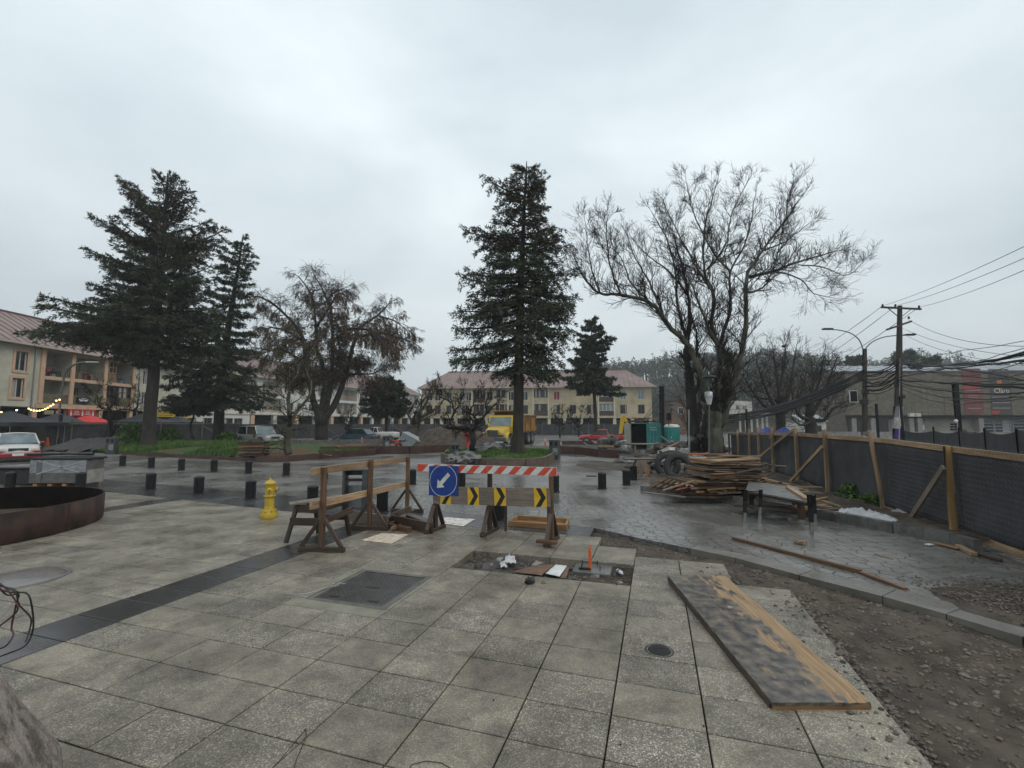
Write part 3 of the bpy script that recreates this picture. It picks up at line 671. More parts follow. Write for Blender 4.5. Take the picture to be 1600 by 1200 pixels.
for k in range(10):
 a = 2 * math.pi * k / 10 + .1; MB().box((math.cos(a) * (RR + .004), math.sin(a) * (RR + .004), h1 / 2), (.012, .008, h1 * .98), rz=a).build('weld_seam', MT['corten2'], ring)
MB().lathe([(RR - tk - .006, h1 - .004), (RR - tk - .006, .02)], n).build('shade_liner', M_('black_inner_shade', (.004, .003, .003), (.012, .008, .006), 3, .9, spec=.1), ring)  # added matt black liner: shade inside the ring put into the colour
MB().lathe([(0, .03), (RR - tk - .01, .03)], 48).build('floor', MT['soil'], ring)
bd = MB(); p, q = A(-25, 800, 8.0), A(18, 793, 8.4)
o = MB().beam((-1.9 + rc.x, -.5 + rc.y, .33), (.2 + rc.x, -.2 + rc.y, .48), .3, .03).build('loose_board', MT['wood_orange'], None); tag(o, 'orange board leaning inside the round rusty planter', 'board')
near_b = [G(x, y) for x, y in ((15, 763), (125, 764), (235, 765), (310, 772), (391, 780), (488, 791), (597, 800), (779, 813))]
far_b = [G(x, y) for x, y in ((191, 728), (236, 731), (283, 735), (334, 737), (388, 740), (447, 743), (507, 748), (574, 752), (644, 757), (721, 762), (867, 769), (941, 764), (979, 758), (990, 750))]
B = thing('bollard', '', 'bollard', near_b[4], 0, 'short black bollards lining the street')
prof = [(r * 1.5, z) for r, z in [(.088, 0), (.088, .02), (.078, .03), (.08, .20), (.08, .40), (.084, .405), (.084, .44), (.078, .455), (.06, .472), (.03, .484), (0, .488)]]
flut = MB(); nn = 40; vs = []
for r, z in prof:
 for k in range(nn):
  t = 2 * math.pi * k / nn; rr = r * (1 - (.05 if (k % 4 < 2 and .03 < z < .4) else 0)); vs.append((rr * math.cos(t), rr * math.sin(t), z))
flut.add(vs, [(i * nn + k, i * nn + (k + 1) % nn, (i + 1) * nn + (k + 1) % nn, (i + 1) * nn + k) for i in range(len(prof) - 1) for k in range(nn)])
flut.build('post', MT['black'], B); MB().lathe([(.15, 0), (.15, .012), (.13, .014)], 28).build('base_ring', MT['black'], B)
nl = ['bollard at the far left edge, in front of the stack of wrapped pavers', 'bollard just behind the right end of the rusty ring planter', 'near row bollard right of the ring planter, beside the thin puddle strip', 'near row bollard between the ring planter and the yellow hydrant, second left of the hydrant', 'near row bollard just left of the yellow hydrant', 'near row bollard hidden half behind the left post of the wooden barrier', 'near row bollard seen through the middle of the wooden barrier by the grey bin', 'near row bollard behind the chevron board of the striped barricade']
fl = ['far row bollard, leftmost, near the grey bin by the grass mound', 'far row bollard, second from the left', 'far row bollard, third from the left, above the near bollards', 'far row bollard, fourth from the left, below the pallet stack side of the island', 'far row bollard, fifth from the left, below the pallet stack', 'far row bollard below the thin mossy tree', 'far row bollard just left of the wooden barrier top rail', 'far row bollard behind the wooden barrier by its middle post', 'far row bollard between the wooden barrier and the blue arrow sign', 'far row bollard behind the right edge of the blue arrow sign', 'far row bollard behind the right post of the striped barricade', 'lone bollard on the wet street between the barricade and the rubbish heap', 'bollard beside the leaning boards left of the rubbish heap', 'bollard behind the leaning boards, farthest of the right-hand three']
B['label'] = nl[4]
for i, p in enumerate(near_b):
 if i != 4: dup(B, p, random.random(), nl[i])
for i, p in enumerate(far_b): dup(B, p, random.random(), fl[i])
q = G(420, 809); hy = thing('fire_hydrant', 'yellow cast iron fire hydrant standing on the paving', 'fire hydrant', (q.x, q.y, 0))
hs_ = .80 / .86
def lat(name, pr, m=MT['yellow'], n=24, par=hy, **k): return MB().lathe([(r, z * hs_) for r, z in pr], n, **k).build(name, m, par)
hyb = M_('worn_yellow_paint', (.17, .105, .02), (.52, .36, .03), 9, .42, .003, 40, detail=8, pos=(.2, .5))
lat('base_flange', [(.155, 0), (.16, .01), (.16, .09), (.15, .12), (.15, .13), (.135, .15), (.14, .17), (.12, .2)], hyb, 24)
vs = []; nn = 48; pr = [(.10, .2), (.088, .24), (.085, .42), (.095, .46)]; mb = MB()
for r, z in pr:
 for k in range(nn):
  t = 2 * math.pi * k / nn; rr = r * (.94 if k % 6 < 2 else 1); vs.append((rr * math.cos(t), rr * math.sin(t), z * hs_))
mb.add(vs, [(i * nn + k, i * nn + (k + 1) % nn, (i + 1) * nn + (k + 1) % nn, (i + 1) * nn + k) for i in range(3) for k in range(nn)]); mb.build('barrel', hyb, hy)
lat('collar', [(.10, .455), (.115, .46), (.115, .485), (.10, .49)], hyb)
lat('upper_barrel', [(.09, .488), (.085, .50), (.088, .70), (.10, .72)], hyb)
lat('bonnet', [(.105, .72), (.112, .725), (.11, .745), (.09, .775), (.055, .80), (.03, .815), (.028, .82), (0, .82)], hyb)
lat('operating_nut', [(.022, .82), (.022, .855), (0, .86)], hyb, 5)
for k, a in enumerate((-.9, .9)):
 Mx = Matrix.Rotation(a - math.pi / 2 + 1.3, 4, 'Z') @ Matrix.Rotation(math.pi / 2, 4, 'Y')
 no = MB().lathe([(.045, .07), (.045, .10), (.052, .10), (.052, .135), (.03, .14), (0, .14)], 14, c=(0, 0, .60 * hs_), M=Mx).build('outlet', hyb, hy)
 MB().lathe([(0, .165), (.014, .165), (.014, .138)], 5, c=(0, 0, .60 * hs_), M=Mx).build('cap_nut', MT['rubber'], no)
bl = MB()
for k in range(8):
 a = k * math.pi / 4; bl.lathe([(.012, .12), (.012, .14), (0, .142)], 6, c=(.14 * math.cos(a), .14 * math.sin(a), 0))
bl.build('flange_bolts', MT['rubber'], hy, kind='stuff')
def V3(p, z): return Vector((p.x, p.y, z))
def wb(par, name, p, q, w, h, m, up=(0, 0, 1), par_off=None): return MB().beam(p, q, w, h, up).build(name, m, par, off=par.location if par_off is None else par_off, bev=.003)
f1, f2, f3 = G(502, 862), G(577, 828), G(636, 800)
tb = thing('wooden_barrier', 'long timber barrier of two rails on three posts with triangular feet', 'barrier', (f2.x, f2.y, 0))
def hz(px, py, p):      # height of a pixel above ground point p
 u, y, w = ray(px, py); return H + w * p.y / y
tops = [(f1, hz(492, 730, f1)), (f2, hz(581, 718, f2)), (f3, hz(637, 714, f3))]
dirv = (f3 - f1).normalized(); nrm = Vector((-dirv.y, dirv.x, 0))
for i, (p, z) in enumerate(tops):
 po = wb(tb, 'post', V3(p, .05), V3(p, z), .075, .06, MT['wood_wet'], up=(dirv.x, dirv.y, 0))
 cross = Vector((1, -.12, 0)).normalized()
 L_ = .36
 wb(tb, 'foot', p - cross * L_ + Vector((0, 0, .035)), p + cross * L_ + Vector((0, 0, .035)), .07, .07, MT['wood_dark'])
 for s in (-1, 1): wb(tb, 'brace', V3(p + cross * s * (L_ - .04), .07), V3(p + cross * s * .035, .47), .05, .055, MT['wood_dark'], up=(0, 1, 0))
a, b_ = tops[0], tops[2]
e0 = Vector((f1.x, f1.y, 0)) - dirv * .22; e1 = Vector((f3.x, f3.y, 0)) + dirv * .03
wb(tb, 'top_rail', V3(e0, tops[0][1] - .045) + nrm * .06, V3(e1, tops[2][1] - .05) + nrm * .06, .04, .11, MT['wood'])
mz = hz(492, 787, f1); mz2 = hz(636, 757, f3)
wb(tb, 'lower_rail', V3(e0, mz) + nrm * .06, V3(e1, mz2) + nrm * .06, .04, .11, MT['wood'])
sx_ = thing('sawhorse', 'low battered timber trestle bench standing behind the left post of the wooden barrier', 'trestle', G(487, 845), 0)
q0 = sx_.location
def sp(x, y, z): return Vector((x, y, z)) + q0
legs = [((-.36, -.12, 0), (-.24, -.02, .62)), ((.20, -.10, 0), (.10, .04, .60)), ((-.10, .5, 0), (-.14, .38, .60)), ((.46, .42, 0), (.36, .34, .66))]
for a, b_ in legs: wb(sx_, 'leg', sp(*a), sp(*b_), .055, .07, MT['wood_dark'], up=(0, 1, 0))
wb(sx_, 'seat_board', sp(-.36, -.06, .60), sp(.36, .36, .66), .26, .025, MT['wood_grey'])
wb(sx_, 'rail', sp(-.32, -.10, .33), sp(.22, -.06, .31), .03, .12, MT['wood_dark'])
wb(sx_, 'rail', sp(.16, -.06, .30), sp(.50, .42, .42), .03, .10, MT['wood_dark'])
wb(sx_, 'apron', sp(-.24, -.04, .52), sp(.12, .02, .50), .03, .12, MT['wood_dark'])
wb(sx_, 'apron', sp(.10, .02, .50), sp(.37, .33, .56), .03, .10, MT['wood_dark'])
wb(sx_, 'rail', sp(-.12, .46, .28), sp(.42, .40, .30), .03, .09, MT['wood_dark'])
def litter_bin(loc, rz, label, s=1.0, group='grey litter bins'):
 b = thing('litter_bin', label, 'litter bin', loc, rz, group)
 w, d, h = .55, .42, .98
 MB().box((-w / 2 + .025, 0, h / 2), (.05, d, h)).build('side_panel', MT['bin'], b, bev=.012)
 MB().box((w / 2 - .06, 0, h / 2), (.12, d, h)).build('side_panel', MT['bin'], b, bev=.012)
 MB().box((-.035, 0, h - .02), (w - .17, d, .04)).build('top', MT['bin'], b, bev=.01)
 MB().box((-.035, .17, .30), (w - .172, .02, .56)).build('inner_bin', MT['steel'], b)
 MB().box((-.035, 0, .05), (w - .172, d - .02, .06)).build('bottom', MT['bin'], b)
 MB().box((-.035, 0, .72), (w - .172, d * .9, .03)).build('shelf', MT['blackmat'], b)
 MB().box((-.035, .18, .86), (w - .172, .02, .10)).build('back_panel', MT['bin'], b)
 for i in range(5): MB().box((w / 2 + .003, -.15 + i * .075, h / 2), (.008, .02, h * .86)).build('rib', MT['blackmat'], b)
 b.scale = (s, s, s); return b
q = G(556, 800); nb = litter_bin((q.x, q.y, 0), .12, 'open grey metal litter bin standing behind the wooden barrier', .95)
def closed_bin(loc, rz, label, s=1):
 b = thing('litter_bin', label, 'litter bin', loc, rz, 'grey litter bins')
 MB().box((0, 0, .5), (.5, .45, 1.0)).build('body', MT['bin'], b, bev=.02)
 for sx in (-1, 1): MB().box((.03 * sx + (.1 if sx > 0 else -.1), -.228, .82), (.14, .012, .2)).build('opening', MT['dark'], b)
 MB().box((.08, -.232, .42), (.26, .01, .36)).build('door', MT['steel'], b)
 MB().box((0, 0, 1.01), (.52, .47, .03)).build('top', MT['grey'], b)
 b.scale = (s, s, s); return b
p = G(867, 718); closed_bin((p.x, p.y, 0), -.35, 'dark grey litter bin at the right end of the centre planter', 1.02)
p = G(709, 719); closed_bin((p.x, p.y, 0), .5, 'grey litter bin at the left end of the centre planter', .82)
p = G(174, 709); closed_bin((p.x, p.y, 0), .2, 'pale grey litter bin beside the left end of the grass mound', 1.0)
p = G(604, 703); closed_bin((p.x, p.y, 0), .1, 'dark litter bin against the brown steel edge in the middle distance', 1.0)
def plank(label, p, q, w, h, m, name='timber_board', cat='board', up=(0, 0, 1), group=None, roll=0):
 c_ = (Vector(p) + Vector(q)) / 2
 o = MB().beam(Vector(p) - c_, Vector(q) - c_, w, h, up).build(name, m, bev=.003); o.location = c_
 return tag(o, label, cat, group)
def g3(px, py, z): return G(px, py, z)
plank('brown baulk on the ground below the lower rail of the wooden barrier', g3(531, 803, .04), g3(640, 828, .04), .10, .08, MT['wood_wet'], 'timber_baulk', 'timber')
tr = thing('form_tray', 'shallow open timber form on edge behind the wooden barrier', 'timber form', G(590, 815))
o_ = tr.location
wb(tr, 'long_side', g3(545, 805, .14), g3(606, 816, .12), .03, .22, MT['wood_grey']); wb(tr, 'long_side', g3(612, 812, .12), g3(676, 826, .09), .03, .18, MT['wood_dark'])
wb(tr, 'end_piece', g3(606, 816, .1), g3(628, 806, .1), .03, .18, MT['wood_dark'])
tl = thing('leaning_hatch', 'pale timber hatch leaning on an offcut to the right of the wooden barrier', 'timber hatch', G(618, 820))
o_ = tl.location
wb(tl, 'panel', g3(598, 818, .04), g3(634, 806, .16), .34, .03, MT['wood_grey']); wb(tl, 'strut', g3(612, 806, .10), g3(644, 794, .42), .10, .03, MT['wood_grey'], up=(0, 1, 0))
wb(tl, 'end_batten', g3(612, 826, .05), g3(640, 816, .05), .05, .06, MT['wood_orange'])
plank('dark baulk leading from the hatch towards the barricade foot', g3(630, 806, .09), g3(676, 822, .09), .16, .14, MT['wood_dark'], 'timber_baulk', 'timber')
def board_sheet(label, c4, m):
 cc = sum(c4, Vector()) / 4; mb = MB(); vs = [p - cc for p in c4]
 mb.add(vs + [p - Vector((0, 0, .008)) for p in vs], [(0, 1, 2, 3), (0, 4, 5, 1), (1, 5, 6, 2), (2, 6, 7, 3), (3, 7, 4, 0)], [[(0, 0), (1, 0), (1, 1), (0, 1)]] + [[(0, 0)] * 4] * 4)
 o = mb.build('chipboard_sheet', m); o.location = cc; return tag(o, label, 'chipboard sheet')
osb = M_('osb_sheet', (.40, .27, .16), (.66, .60, .52), 9, .55, detail=8, stretch=(1, 3, 1), pos=(.42, .55))
board_sheet('pale orange chipboard sheet lying flat in front of the wooden barrier', [G(564, 844, .012), G(612, 849, .012), G(638, 835, .012), G(596, 833, .012)], osb)
osb2 = M_('white_worn_sheet', (.42, .34, .25), (.66, .65, .62), 7, .55, detail=8, pos=(.42, .5))
board_sheet('whitish worn sheet lying flat behind the left foot of the barricade', [G(690, 818, .012), G(724, 822, .012), G(742, 811, .012), G(694, 808, .012)], osb2)
ft_ = [G(680, 829), G(765, 833), G(862, 848)]
bz = thing('barricade', 'timber barricade with a red and white striped rail and yellow chevron board', 'barricade', (ft_[1].x, ft_[1].y, 0))
dv_ = (ft_[2] - ft_[0]); dv_.z = 0; dv_.normalize(); nv = Vector((dv_.y, -dv_.x, 0))   # towards the camera
if nv.y > 0: nv = -nv
tz = [hz(680, 745, ft_[0]), hz(765, 739, ft_[1]), hz(866, 744, ft_[2])]
postm = [MT['wood_dark'], MT['wood_dark'], MT['wood_wet']]
for i, p in enumerate(ft_):
 wb(bz, 'post', V3(p, .03), V3(p, tz[i]), .06, .085, postm[i], up=(nv.x, nv.y, 0))
 L_ = .30
 wb(bz, 'foot', V3(p, .03) - nv * L_, V3(p, .03) + nv * L_, .09, .06, MT['wood_dark'])
 for s in (-1, 1): wb(bz, 'brace', V3(p + nv * s * (L_ - .03), .06), V3(p + nv * s * .05, .46), .045, .07, MT['wood_dark'], up=(1, 0, 0))
 if i == 2: wb(bz, 'foot', V3(p, .075) + nv * .26 - dv_ * .16, V3(p, .075) + nv * .26 + dv_ * .16, .09, .05, MT['wood_wet'])
rl, rr_ = Vector((0, 0, 0)), None
front = nv * .05
def on_plane(px, py, plane_p=None, nn=None):
 """point on the barricade front plane"""
 p0 = (ft_[0] + front); u, y, w = ray(px, py); d = Vector((u, y, w)); o = Vector((0, 0, H))
 t = (p0 - o).dot(nv) / d.dot(nv); return o + d * t
tl_, tr_, bl_, br_ = on_plane(653, 725), on_plane(870, 731), on_plane(653, 736), on_plane(870, 743)
a_, b__ = (tl_ + bl_) / 2, (tr_ + br_) / 2
hh = .135
wb(bz, 'rail', a_, b__, .02, hh, MT['white_paint'])
L_ = (b__ - a_).length; dr = (b__ - a_).normalized(); upv = Vector((0, 0, 1))
n_st = 8; step = L_ / 10.2
for k in range(11):
 s0 = k * step;
 def pt(s, t):
  return a_ + dr * min(max(s, .0), L_) + upv * (t * hh * .98) + nv * .012
 q4 = [pt(s0 - step * .1, -.5), pt(s0 + step * .4, -.5), pt(s0 + step * .9, .5), pt(s0 + step * .4, .5)]
 if (q4[2] - q4[0]).length < .03: continue
 if k == 10: q4 = [pt(s0 - step * .35, -.5), pt(L_, -.5), pt(L_, .5), pt(s0 + .0 * step, .5)]
 if k == 0: q4 = [pt(0, -.5), pt(.4 * step, -.5), pt(step * .9, .5), pt(0, .5)]
 MB().add(q4 + [p_ - nv * .002 for p_ in q4], [(0, 1, 2, 3), (0, 4, 5, 1), (1, 5, 6, 2), (2, 6, 7, 3), (3, 7, 4, 0)]).build('red_stripe', MT['red_s'] if 'red_s' in MT else MT.setdefault('red_s', M_('faded_red_paint', (.52, .05, .025), (.66, .09, .045), 14, .5, detail=8)), bz, off=bz.location)
c4 = [on_plane(677, 762), on_plane(860, 764), on_plane(860, 791), on_plane(677, 785)]
pa, pb = (c4[0] + c4[3]) / 2, (c4[1] + c4[2]) / 2; bh = .30
wb(bz, 'board', pa + nv * .004, pb + nv * .004, .022, bh, MT['wood_grey'])
db = (pb - pa).normalized(); Lb = (pb - pa).length
def chev(sc, left):
 w = .215; cc_ = pa + db * (sc * Lb) + nv * .019
 MB().beam(cc_ - db * w / 2, cc_ + db * w / 2, .004, bh * 1.0).build('yellow_plate', MT['yellow_c'], bz, off=bz.location)
 mb = MB(); h_ = bh / 2 * .995; t_ = .10
 def P_(x, z): return cc_ + db * (x * w) + upv * z + nv * .004
 for s in (1, -1):
  q4 = [P_(-.36, s * h_), P_(.02, s * h_), P_(.44, 0), P_(.06, 0)]
  if s < 0: q4 = q4[::-1]
  mb.add(q4, [(0, 1, 2, 3)])
 mb.build('black_chevron', MT['black_c'], bz, off=bz.location)
MT['yellow_c'] = M_('reflective_yellow', (.62, .36, .015), (.75, .45, .03), 9, .4, detail=8); MT['black_c'] = M_('black_print', (.01, .01, .01), (.02, .02, .02), 9, .4)
for s, l in ((.12, 0), (.37, 0), (.60, 0), (.925, 0)): chev(s, l)
plank('whitish board lying across behind the chevron board', V3(on_plane(770, 759) - nv * .5, .62), V3(on_plane(846, 763) - nv * .5, .60), .04, .05, MT['white_paint'])
for xx, sd in ((772, 'left'), (842, 'right')): plank('short dark prop under the ' + sd + ' end of the whitish board behind the barricade', V3(on_plane(xx, 765) - nv * .5, 0), V3(on_plane(xx, 765) - nv * .5, .59), .05, .05, MT['wood_dark'], 'timber_prop', 'prop')
s4 = [on_plane(673, 727), on_plane(718, 728), on_plane(716, 776), on_plane(672, 772)]
sg = thing('arrow_sign', 'square blue traffic sign with a white arrow pointing down left fixed to the barricade', 'traffic sign', s4[3])
off_ = sg.location; wS = (s4[1] - s4[0]).length; hS = (s4[0] - s4[3]).length; cS = sum(s4, Vector()) / 4 + nv * .035
Ms = Matrix(((db.x, -nv.x, 0, 0), (db.y, -nv.y, 0, 0), (db.z, -nv.z, 1, 0), (0, 0, 0, 1)))
def SP(x, z, d=0): return cS + db * x + upv * z + nv * d
mb = MB(); q4 = [SP(-wS / 2, -hS / 2), SP(wS / 2, -hS / 2), SP(wS / 2, hS / 2), SP(-wS / 2, hS / 2)]
mb.add([p_ + nv * .006 for p_ in q4] + [p_ - nv * .006 for p_ in q4], [(0, 1, 2, 3), (7, 6, 5, 4), (0, 4, 5, 1), (1, 5, 6, 2), (2, 6, 7, 3), (3, 7, 4, 0)]); mb.build('plate', MT['blue'], sg, off=off_)
mb = MB(); vs = []
for k in range(48):
 t = 2 * math.pi * k / 48
 for r in (.455, .47): vs.append(SP(math.cos(t) * r * wS, math.sin(t) * r * wS, .009))
mb.add(vs, [(2 * k, 2 * k + 1, (2 * k + 3) % 96, (2 * k + 2) % 96) for k in range(48)]); mb.build('white_ring', MT['white_paint'], sg, off=off_)
ar = [(-.30, 0), (-.10, .17), (-.10, .06), (.28, .06), (.28, -.06), (-.10, -.06), (-.10, -.17)]
ang = R(45); vs = [SP(*((lambda x, y: (x * math.cos(ang) - y * math.sin(ang), x * math.sin(ang) + y * math.cos(ang)))(x * wS, y * wS)), .010) for x, y in ar]
MB().add(vs, [(0, 1, 6), (1, 2, 5, 6)][0:0] + [(0, 6, 1), (2, 5, 4, 3)]).build('arrow', MT['white_paint'], sg, off=off_)
tq = [G(796, 822), G(884, 829), G(888, 818), G(808, 813)]
ty = thing('timber_tray', 'shallow orange timber tray lying behind the right post of the barricade', 'timber tray', tq[0])
for a, b_ in ((0, 1), (1, 2), (2, 3), (3, 0)): MB().beam(V3(tq[a], .05), V3(tq[b_], .05), .04, .09).build('side', MT['wood_orange'], ty, off=ty.location)
MB().add([V3(p_, .012) for p_ in tq], [(0, 1, 2, 3)], [[(0, 0), (2, 0), (2, 1), (0, 1)]]).build('bottom', MT['wood_orange'], ty, off=ty.location)
# ================================================================ MIDDLE GROUND
def V0_(p, z=0): return Vector((p.x, p.y, z))
def curve(P, n=6):
 Q = []
 for a_ in range(len(P) - 1):
  p0 = P[max(a_ - 1, 0)]; p1 = P[a_]; p2 = P[a_ + 1]; p3 = P[min(a_ + 2, len(P) - 1)]
  for s_ in range(n):
   t = s_ / n; Q.append(.5 * ((2 * p1) + (p2 - p0) * t + (2 * p0 - 5 * p1 + 4 * p2 - p3) * t * t + (3 * p1 - p0 - 3 * p2 + p3) * t ** 3))
 Q.append(P[-1]); return Q
def wallstrip(P, z0, z1, w):
 """vertical wall of thickness w along a path"""
 mb = MB(); P = [V0_(p) for p in P]; n = len(P); L_, R_ = [], []
 for i in range(n):
  d = (P[min(i + 1, n - 1)] - P[max(i - 1, 0)]).normalized(); nn_ = Vector((-d.y, d.x, 0)) * w / 2; L_.append(P[i] + nn_); R_.append(P[i] - nn_)
 vs = [Vector((p.x, p.y, z)) for z in (z0, z1) for S_ in (L_, R_) for p in S_]
 fs = []
 for i in range(n - 1):
  a, b, c, d = i, n + i, 2 * n + i, 3 * n + i
  fs += [(a, a + 1, c + 1, c), (b + 1, b, d, d + 1), (c, c + 1, d + 1, d)]
 fs += [(0, 2 * n, 3 * n, n), (n - 1, 2 * n - 1, 4 * n - 1, 3 * n - 1)]
 return mb.add(vs, fs)
def mound(name, poly, z0, hfun, st, m, parent=None, kind=None, seed=0, amp=.06):
 """terrain filling a polygon; height falls to z0 at the border"""
 xs = [p[0] for p in poly]; ys = [p[1] for p in poly]
 def inside(x, y):
  c_ = False; n = len(poly)
  for i in range(n):
   x1, y1 = poly[i][0], poly[i][1]; x2, y2 = poly[(i + 1) % n][0], poly[(i + 1) % n][1]
   if (y1 > y) != (y2 > y) and x < (x2 - x1) * (y - y1) / (y2 - y1) + x1: c_ = not c_
  return c_
 def dist(x, y):
  d = 1e9; n = len(poly)
  for i in range(n):
   a = Vector((poly[i][0], poly[i][1])); b = Vector((poly[(i + 1) % n][0], poly[(i + 1) % n][1])); p = Vector((x, y)); ab = b - a
   t = max(0, min(1, (p - a).dot(ab) / ab.length_squared)); d = min(d, (p - a - ab * t).length)
  return d
 nx = int((max(xs) - min(xs)) / st) + 1; ny = int((max(ys) - min(ys)) / st) + 1; mb = MB(); idx = {}
 for j in range(ny + 1):
  for i in range(nx + 1):
   x, y = min(xs) + i * st, min(ys) + j * st
   if not inside(x, y): continue
   d = dist(x, y); idx[i, j] = len(mb.v)
   mb.v.append((x, y, z0 + hfun(d, x, y) + amp * mnoise.fractal(Vector((x, y, seed)), 1, 2, 4)))
 for j in range(ny):
  for i in range(nx):
   k = [(i, j), (i + 1, j), (i + 1, j + 1), (i, j + 1)]
   if all(q in idx for q in k): mb.f.append([idx[q] for q in k]); mb.uv.append(None); mb.sm.append(True)
 o = mb.build(name, m, parent, off=parent.location if parent else None, kind=kind)
 return o, inside, dist
def tufts(name, pick, n, hmin, hmax, m, parent=None, label=None, cat=None, seed=1, off=None, w=.012, spread=.5, blades=3):
 rnd = random.Random(seed); vs = []; fs = []
 for _ in range(n):
  p = pick(rnd)
  if p is None: continue
  for b_ in range(blades):
   a = rnd.random() * 6.28; h = rnd.uniform(hmin, hmax); l = h * rnd.uniform(.1, spread); ww = w * rnd.uniform(.6, 1.6)
   x, y, z = p; dx, dy = math.cos(a), math.sin(a); ox, oy = rnd.uniform(-.04, .04), rnd.uniform(-.04, .04)
   i = len(vs); vs += [(x + ox - dy * ww, y + oy + dx * ww, z), (x + ox + dy * ww, y + oy - dx * ww, z), (x + ox + dx * l, y + oy + dy * l, z + h)]; fs.append((i, i + 1, i + 2))
 mb = MB(); mb.v = vs; mb.f = [list(f) for f in fs]; mb.uv = [None] * len(fs); mb.sm = [False] * len(fs)
 o = mb.build(name, m, parent, off=off, kind='stuff'); return tag(o, label, cat)
MT['turf'] = M_('mossy_turf', (.028, .055, .010), (.075, .12, .022), 2.2, .8, .03, 12, detail=9)
MT['litter'] = M_('leafy_soil', (.055, .030, .018), (.14, .075, .035), 2.5, .75, .03, 12, detail=9)
isl = [G(182, 709), G(240, 713), G(320, 717), G(400, 721), G(440, 722), G(500, 717), G(586, 711)]
isl = curve([V0_(p) for p in isl], 5)
back = [V0_(G(586, 704)), Vector((-14, 36, 0)), Vector((-30, 37, 0)), Vector((-36, 34, 0))]
ip = isl + back
mat_is = M_('island_ground', (.035, .07, .012), (.10, .055, .028), .35, .8, .04, 9, detail=10, pos=(.45, .55))
def ih(d, x, y): return .14 + .42 * (1 - math.exp(-d / 1.6)) * (1 if x < -12 else .45)
io, iin, idist = mound('island_ground', ip, 0, ih, .35, mat_is, kind='structure', seed=3, amp=.08)
ed = MB();
eo = thing('steel_edging', 'low brown steel edging along the front of the long left planting bed', 'edging', V0_(isl[len(isl) // 2]))
for k in range(0, len(isl) - 1, 5):
 seg = isl[k:k + 6]
 t_ = (seg[-1] - seg[0]).normalized() * .02; seg = [p.copy() for p in seg]; seg[-1] -= t_
 hgt = .18 if k < 15 else .3
 wallstrip(seg, 0, hgt + (.06 if k >= 25 else 0), .03).build('edge_plate', MT['corten2'], eo, off=eo.location)
wallstrip([isl[-1] + Vector((.02, 0, 0)), V0_(G(586, 704))], 0, .38, .03).build('edge_plate', MT['corten2'], eo, off=eo.location)
def pick_is(thr):
 def f(r):
  x, y = r.uniform(-27, -9), r.uniform(21.5, 35)
  if not iin(x, y): return None
  d = idist(x, y)
  if mnoise.noise(Vector((x * .28, y * .28, 7))) + (.35 if x < -17 else -.12) < thr: return None
  return (x, y, ih(d, x, y) + .08 * mnoise.fractal(Vector((x, y, 3)), 1, 2, 4) - .01)
 return f
tufts('grass', pick_is(.05), 26000, .06, .26, MT['grass'], None, 'bright green grass and weeds covering the mound round the big conifer', 'grass', 4, w=.022)
def bush(name, label, c, r, n, m, seed, h=None, cat='bush', leaf=.05, group=None):
 t = thing(name, label, cat, c, 0, group); rnd = random.Random(seed); mb = MB(); st = MB()
 for _ in range(9):
  a = rnd.random() * 6.28; e = Vector((math.cos(a) * r * .7 * rnd.random(), math.sin(a) * r * .7 * rnd.random(), (h or r) * rnd.uniform(.5, 1)))
  st.tube([(0, 0, 0), e * .5 + Vector((0, 0, .06)), e], [.012, .009, .004], 4)
 for _ in range(n):
  a = rnd.random() * 6.28; u = rnd.random() ** .45; z = rnd.random(); rr = r * u * math.sqrt(max(0, 1 - (z * .95) ** 2)) * (.75 + .5 * mnoise.noise(Vector((math.cos(a) * 1.5, math.sin(a) * 1.5, z * 2 + seed))))
  p = Vector((math.cos(a) * rr, math.sin(a) * rr, z * (h or r))); d = Vector((rnd.gauss(0, 1), rnd.gauss(0, 1), rnd.gauss(.3, .7))).normalized(); s_ = d.cross(Vector((rnd.gauss(0, 1), rnd.gauss(0, 1), rnd.gauss(0, 1)))).normalized()
  l = leaf * rnd.uniform(.6, 1.5); mb.add([p - s_ * l * .4, p + d * l, p + s_ * l * .4, p - d * l], [(0, 1, 2, 3)])
 mb.build('leaves', m, t, kind='stuff'); st.build('stem', MT['twig'], t); return t
bush('leafy_bush', 'bright green leafy bush left of the big conifer trunk', G(205, 695, .4), 1.15, 1700, MT['grass'], 2, 1.5, leaf=.11)
bush('leafy_bush', 'low green bush right behind the big conifer trunk', G(262, 692, .4), 1.2, 1500, MT['grass'], 3, 1.2, leaf=.11)
bush('leafy_bush', 'round green bush in front of the silver off-road car', G(354, 694, .3), 1.0, 1400, MT['grass'], 5, .95, leaf=.11)
hp = V0_(G(150, 706));
o, _, _ = mound('gravel_heap', [(hp.x - 5, hp.y + .5), (hp.x + 2, hp.y - 1), (hp.x + 3, hp.y + 2.5), (hp.x - 5, hp.y + 4)], 0, lambda d, x, y: min(1.0, d * .5), .22, M_('grey_gravel', (.05, .045, .042), (.12, .11, .10), 9, .8, .04, 25, detail=9), amp=.17, seed=8)
tag(o, 'low grey heap of gravel in front of the dark site fence at left', 'gravel heap', kind='stuff')
cp = [V0_(G(x, y)) for x, y in ((690, 721), (705, 726), (760, 731), (838, 731), (862, 722), (866, 716))]
cpp = cp + [V0_(G(862, 706)), V0_(G(770, 704)), V0_(G(695, 709))]
ctr = thing('centre_planter', 'raised planting bed with a brown edge wall around the tall central conifer', 'planter', V0_(G(780, 722)))
P_ = curve(cp, 4)
nseg = 7; m_ = len(P_) - 1
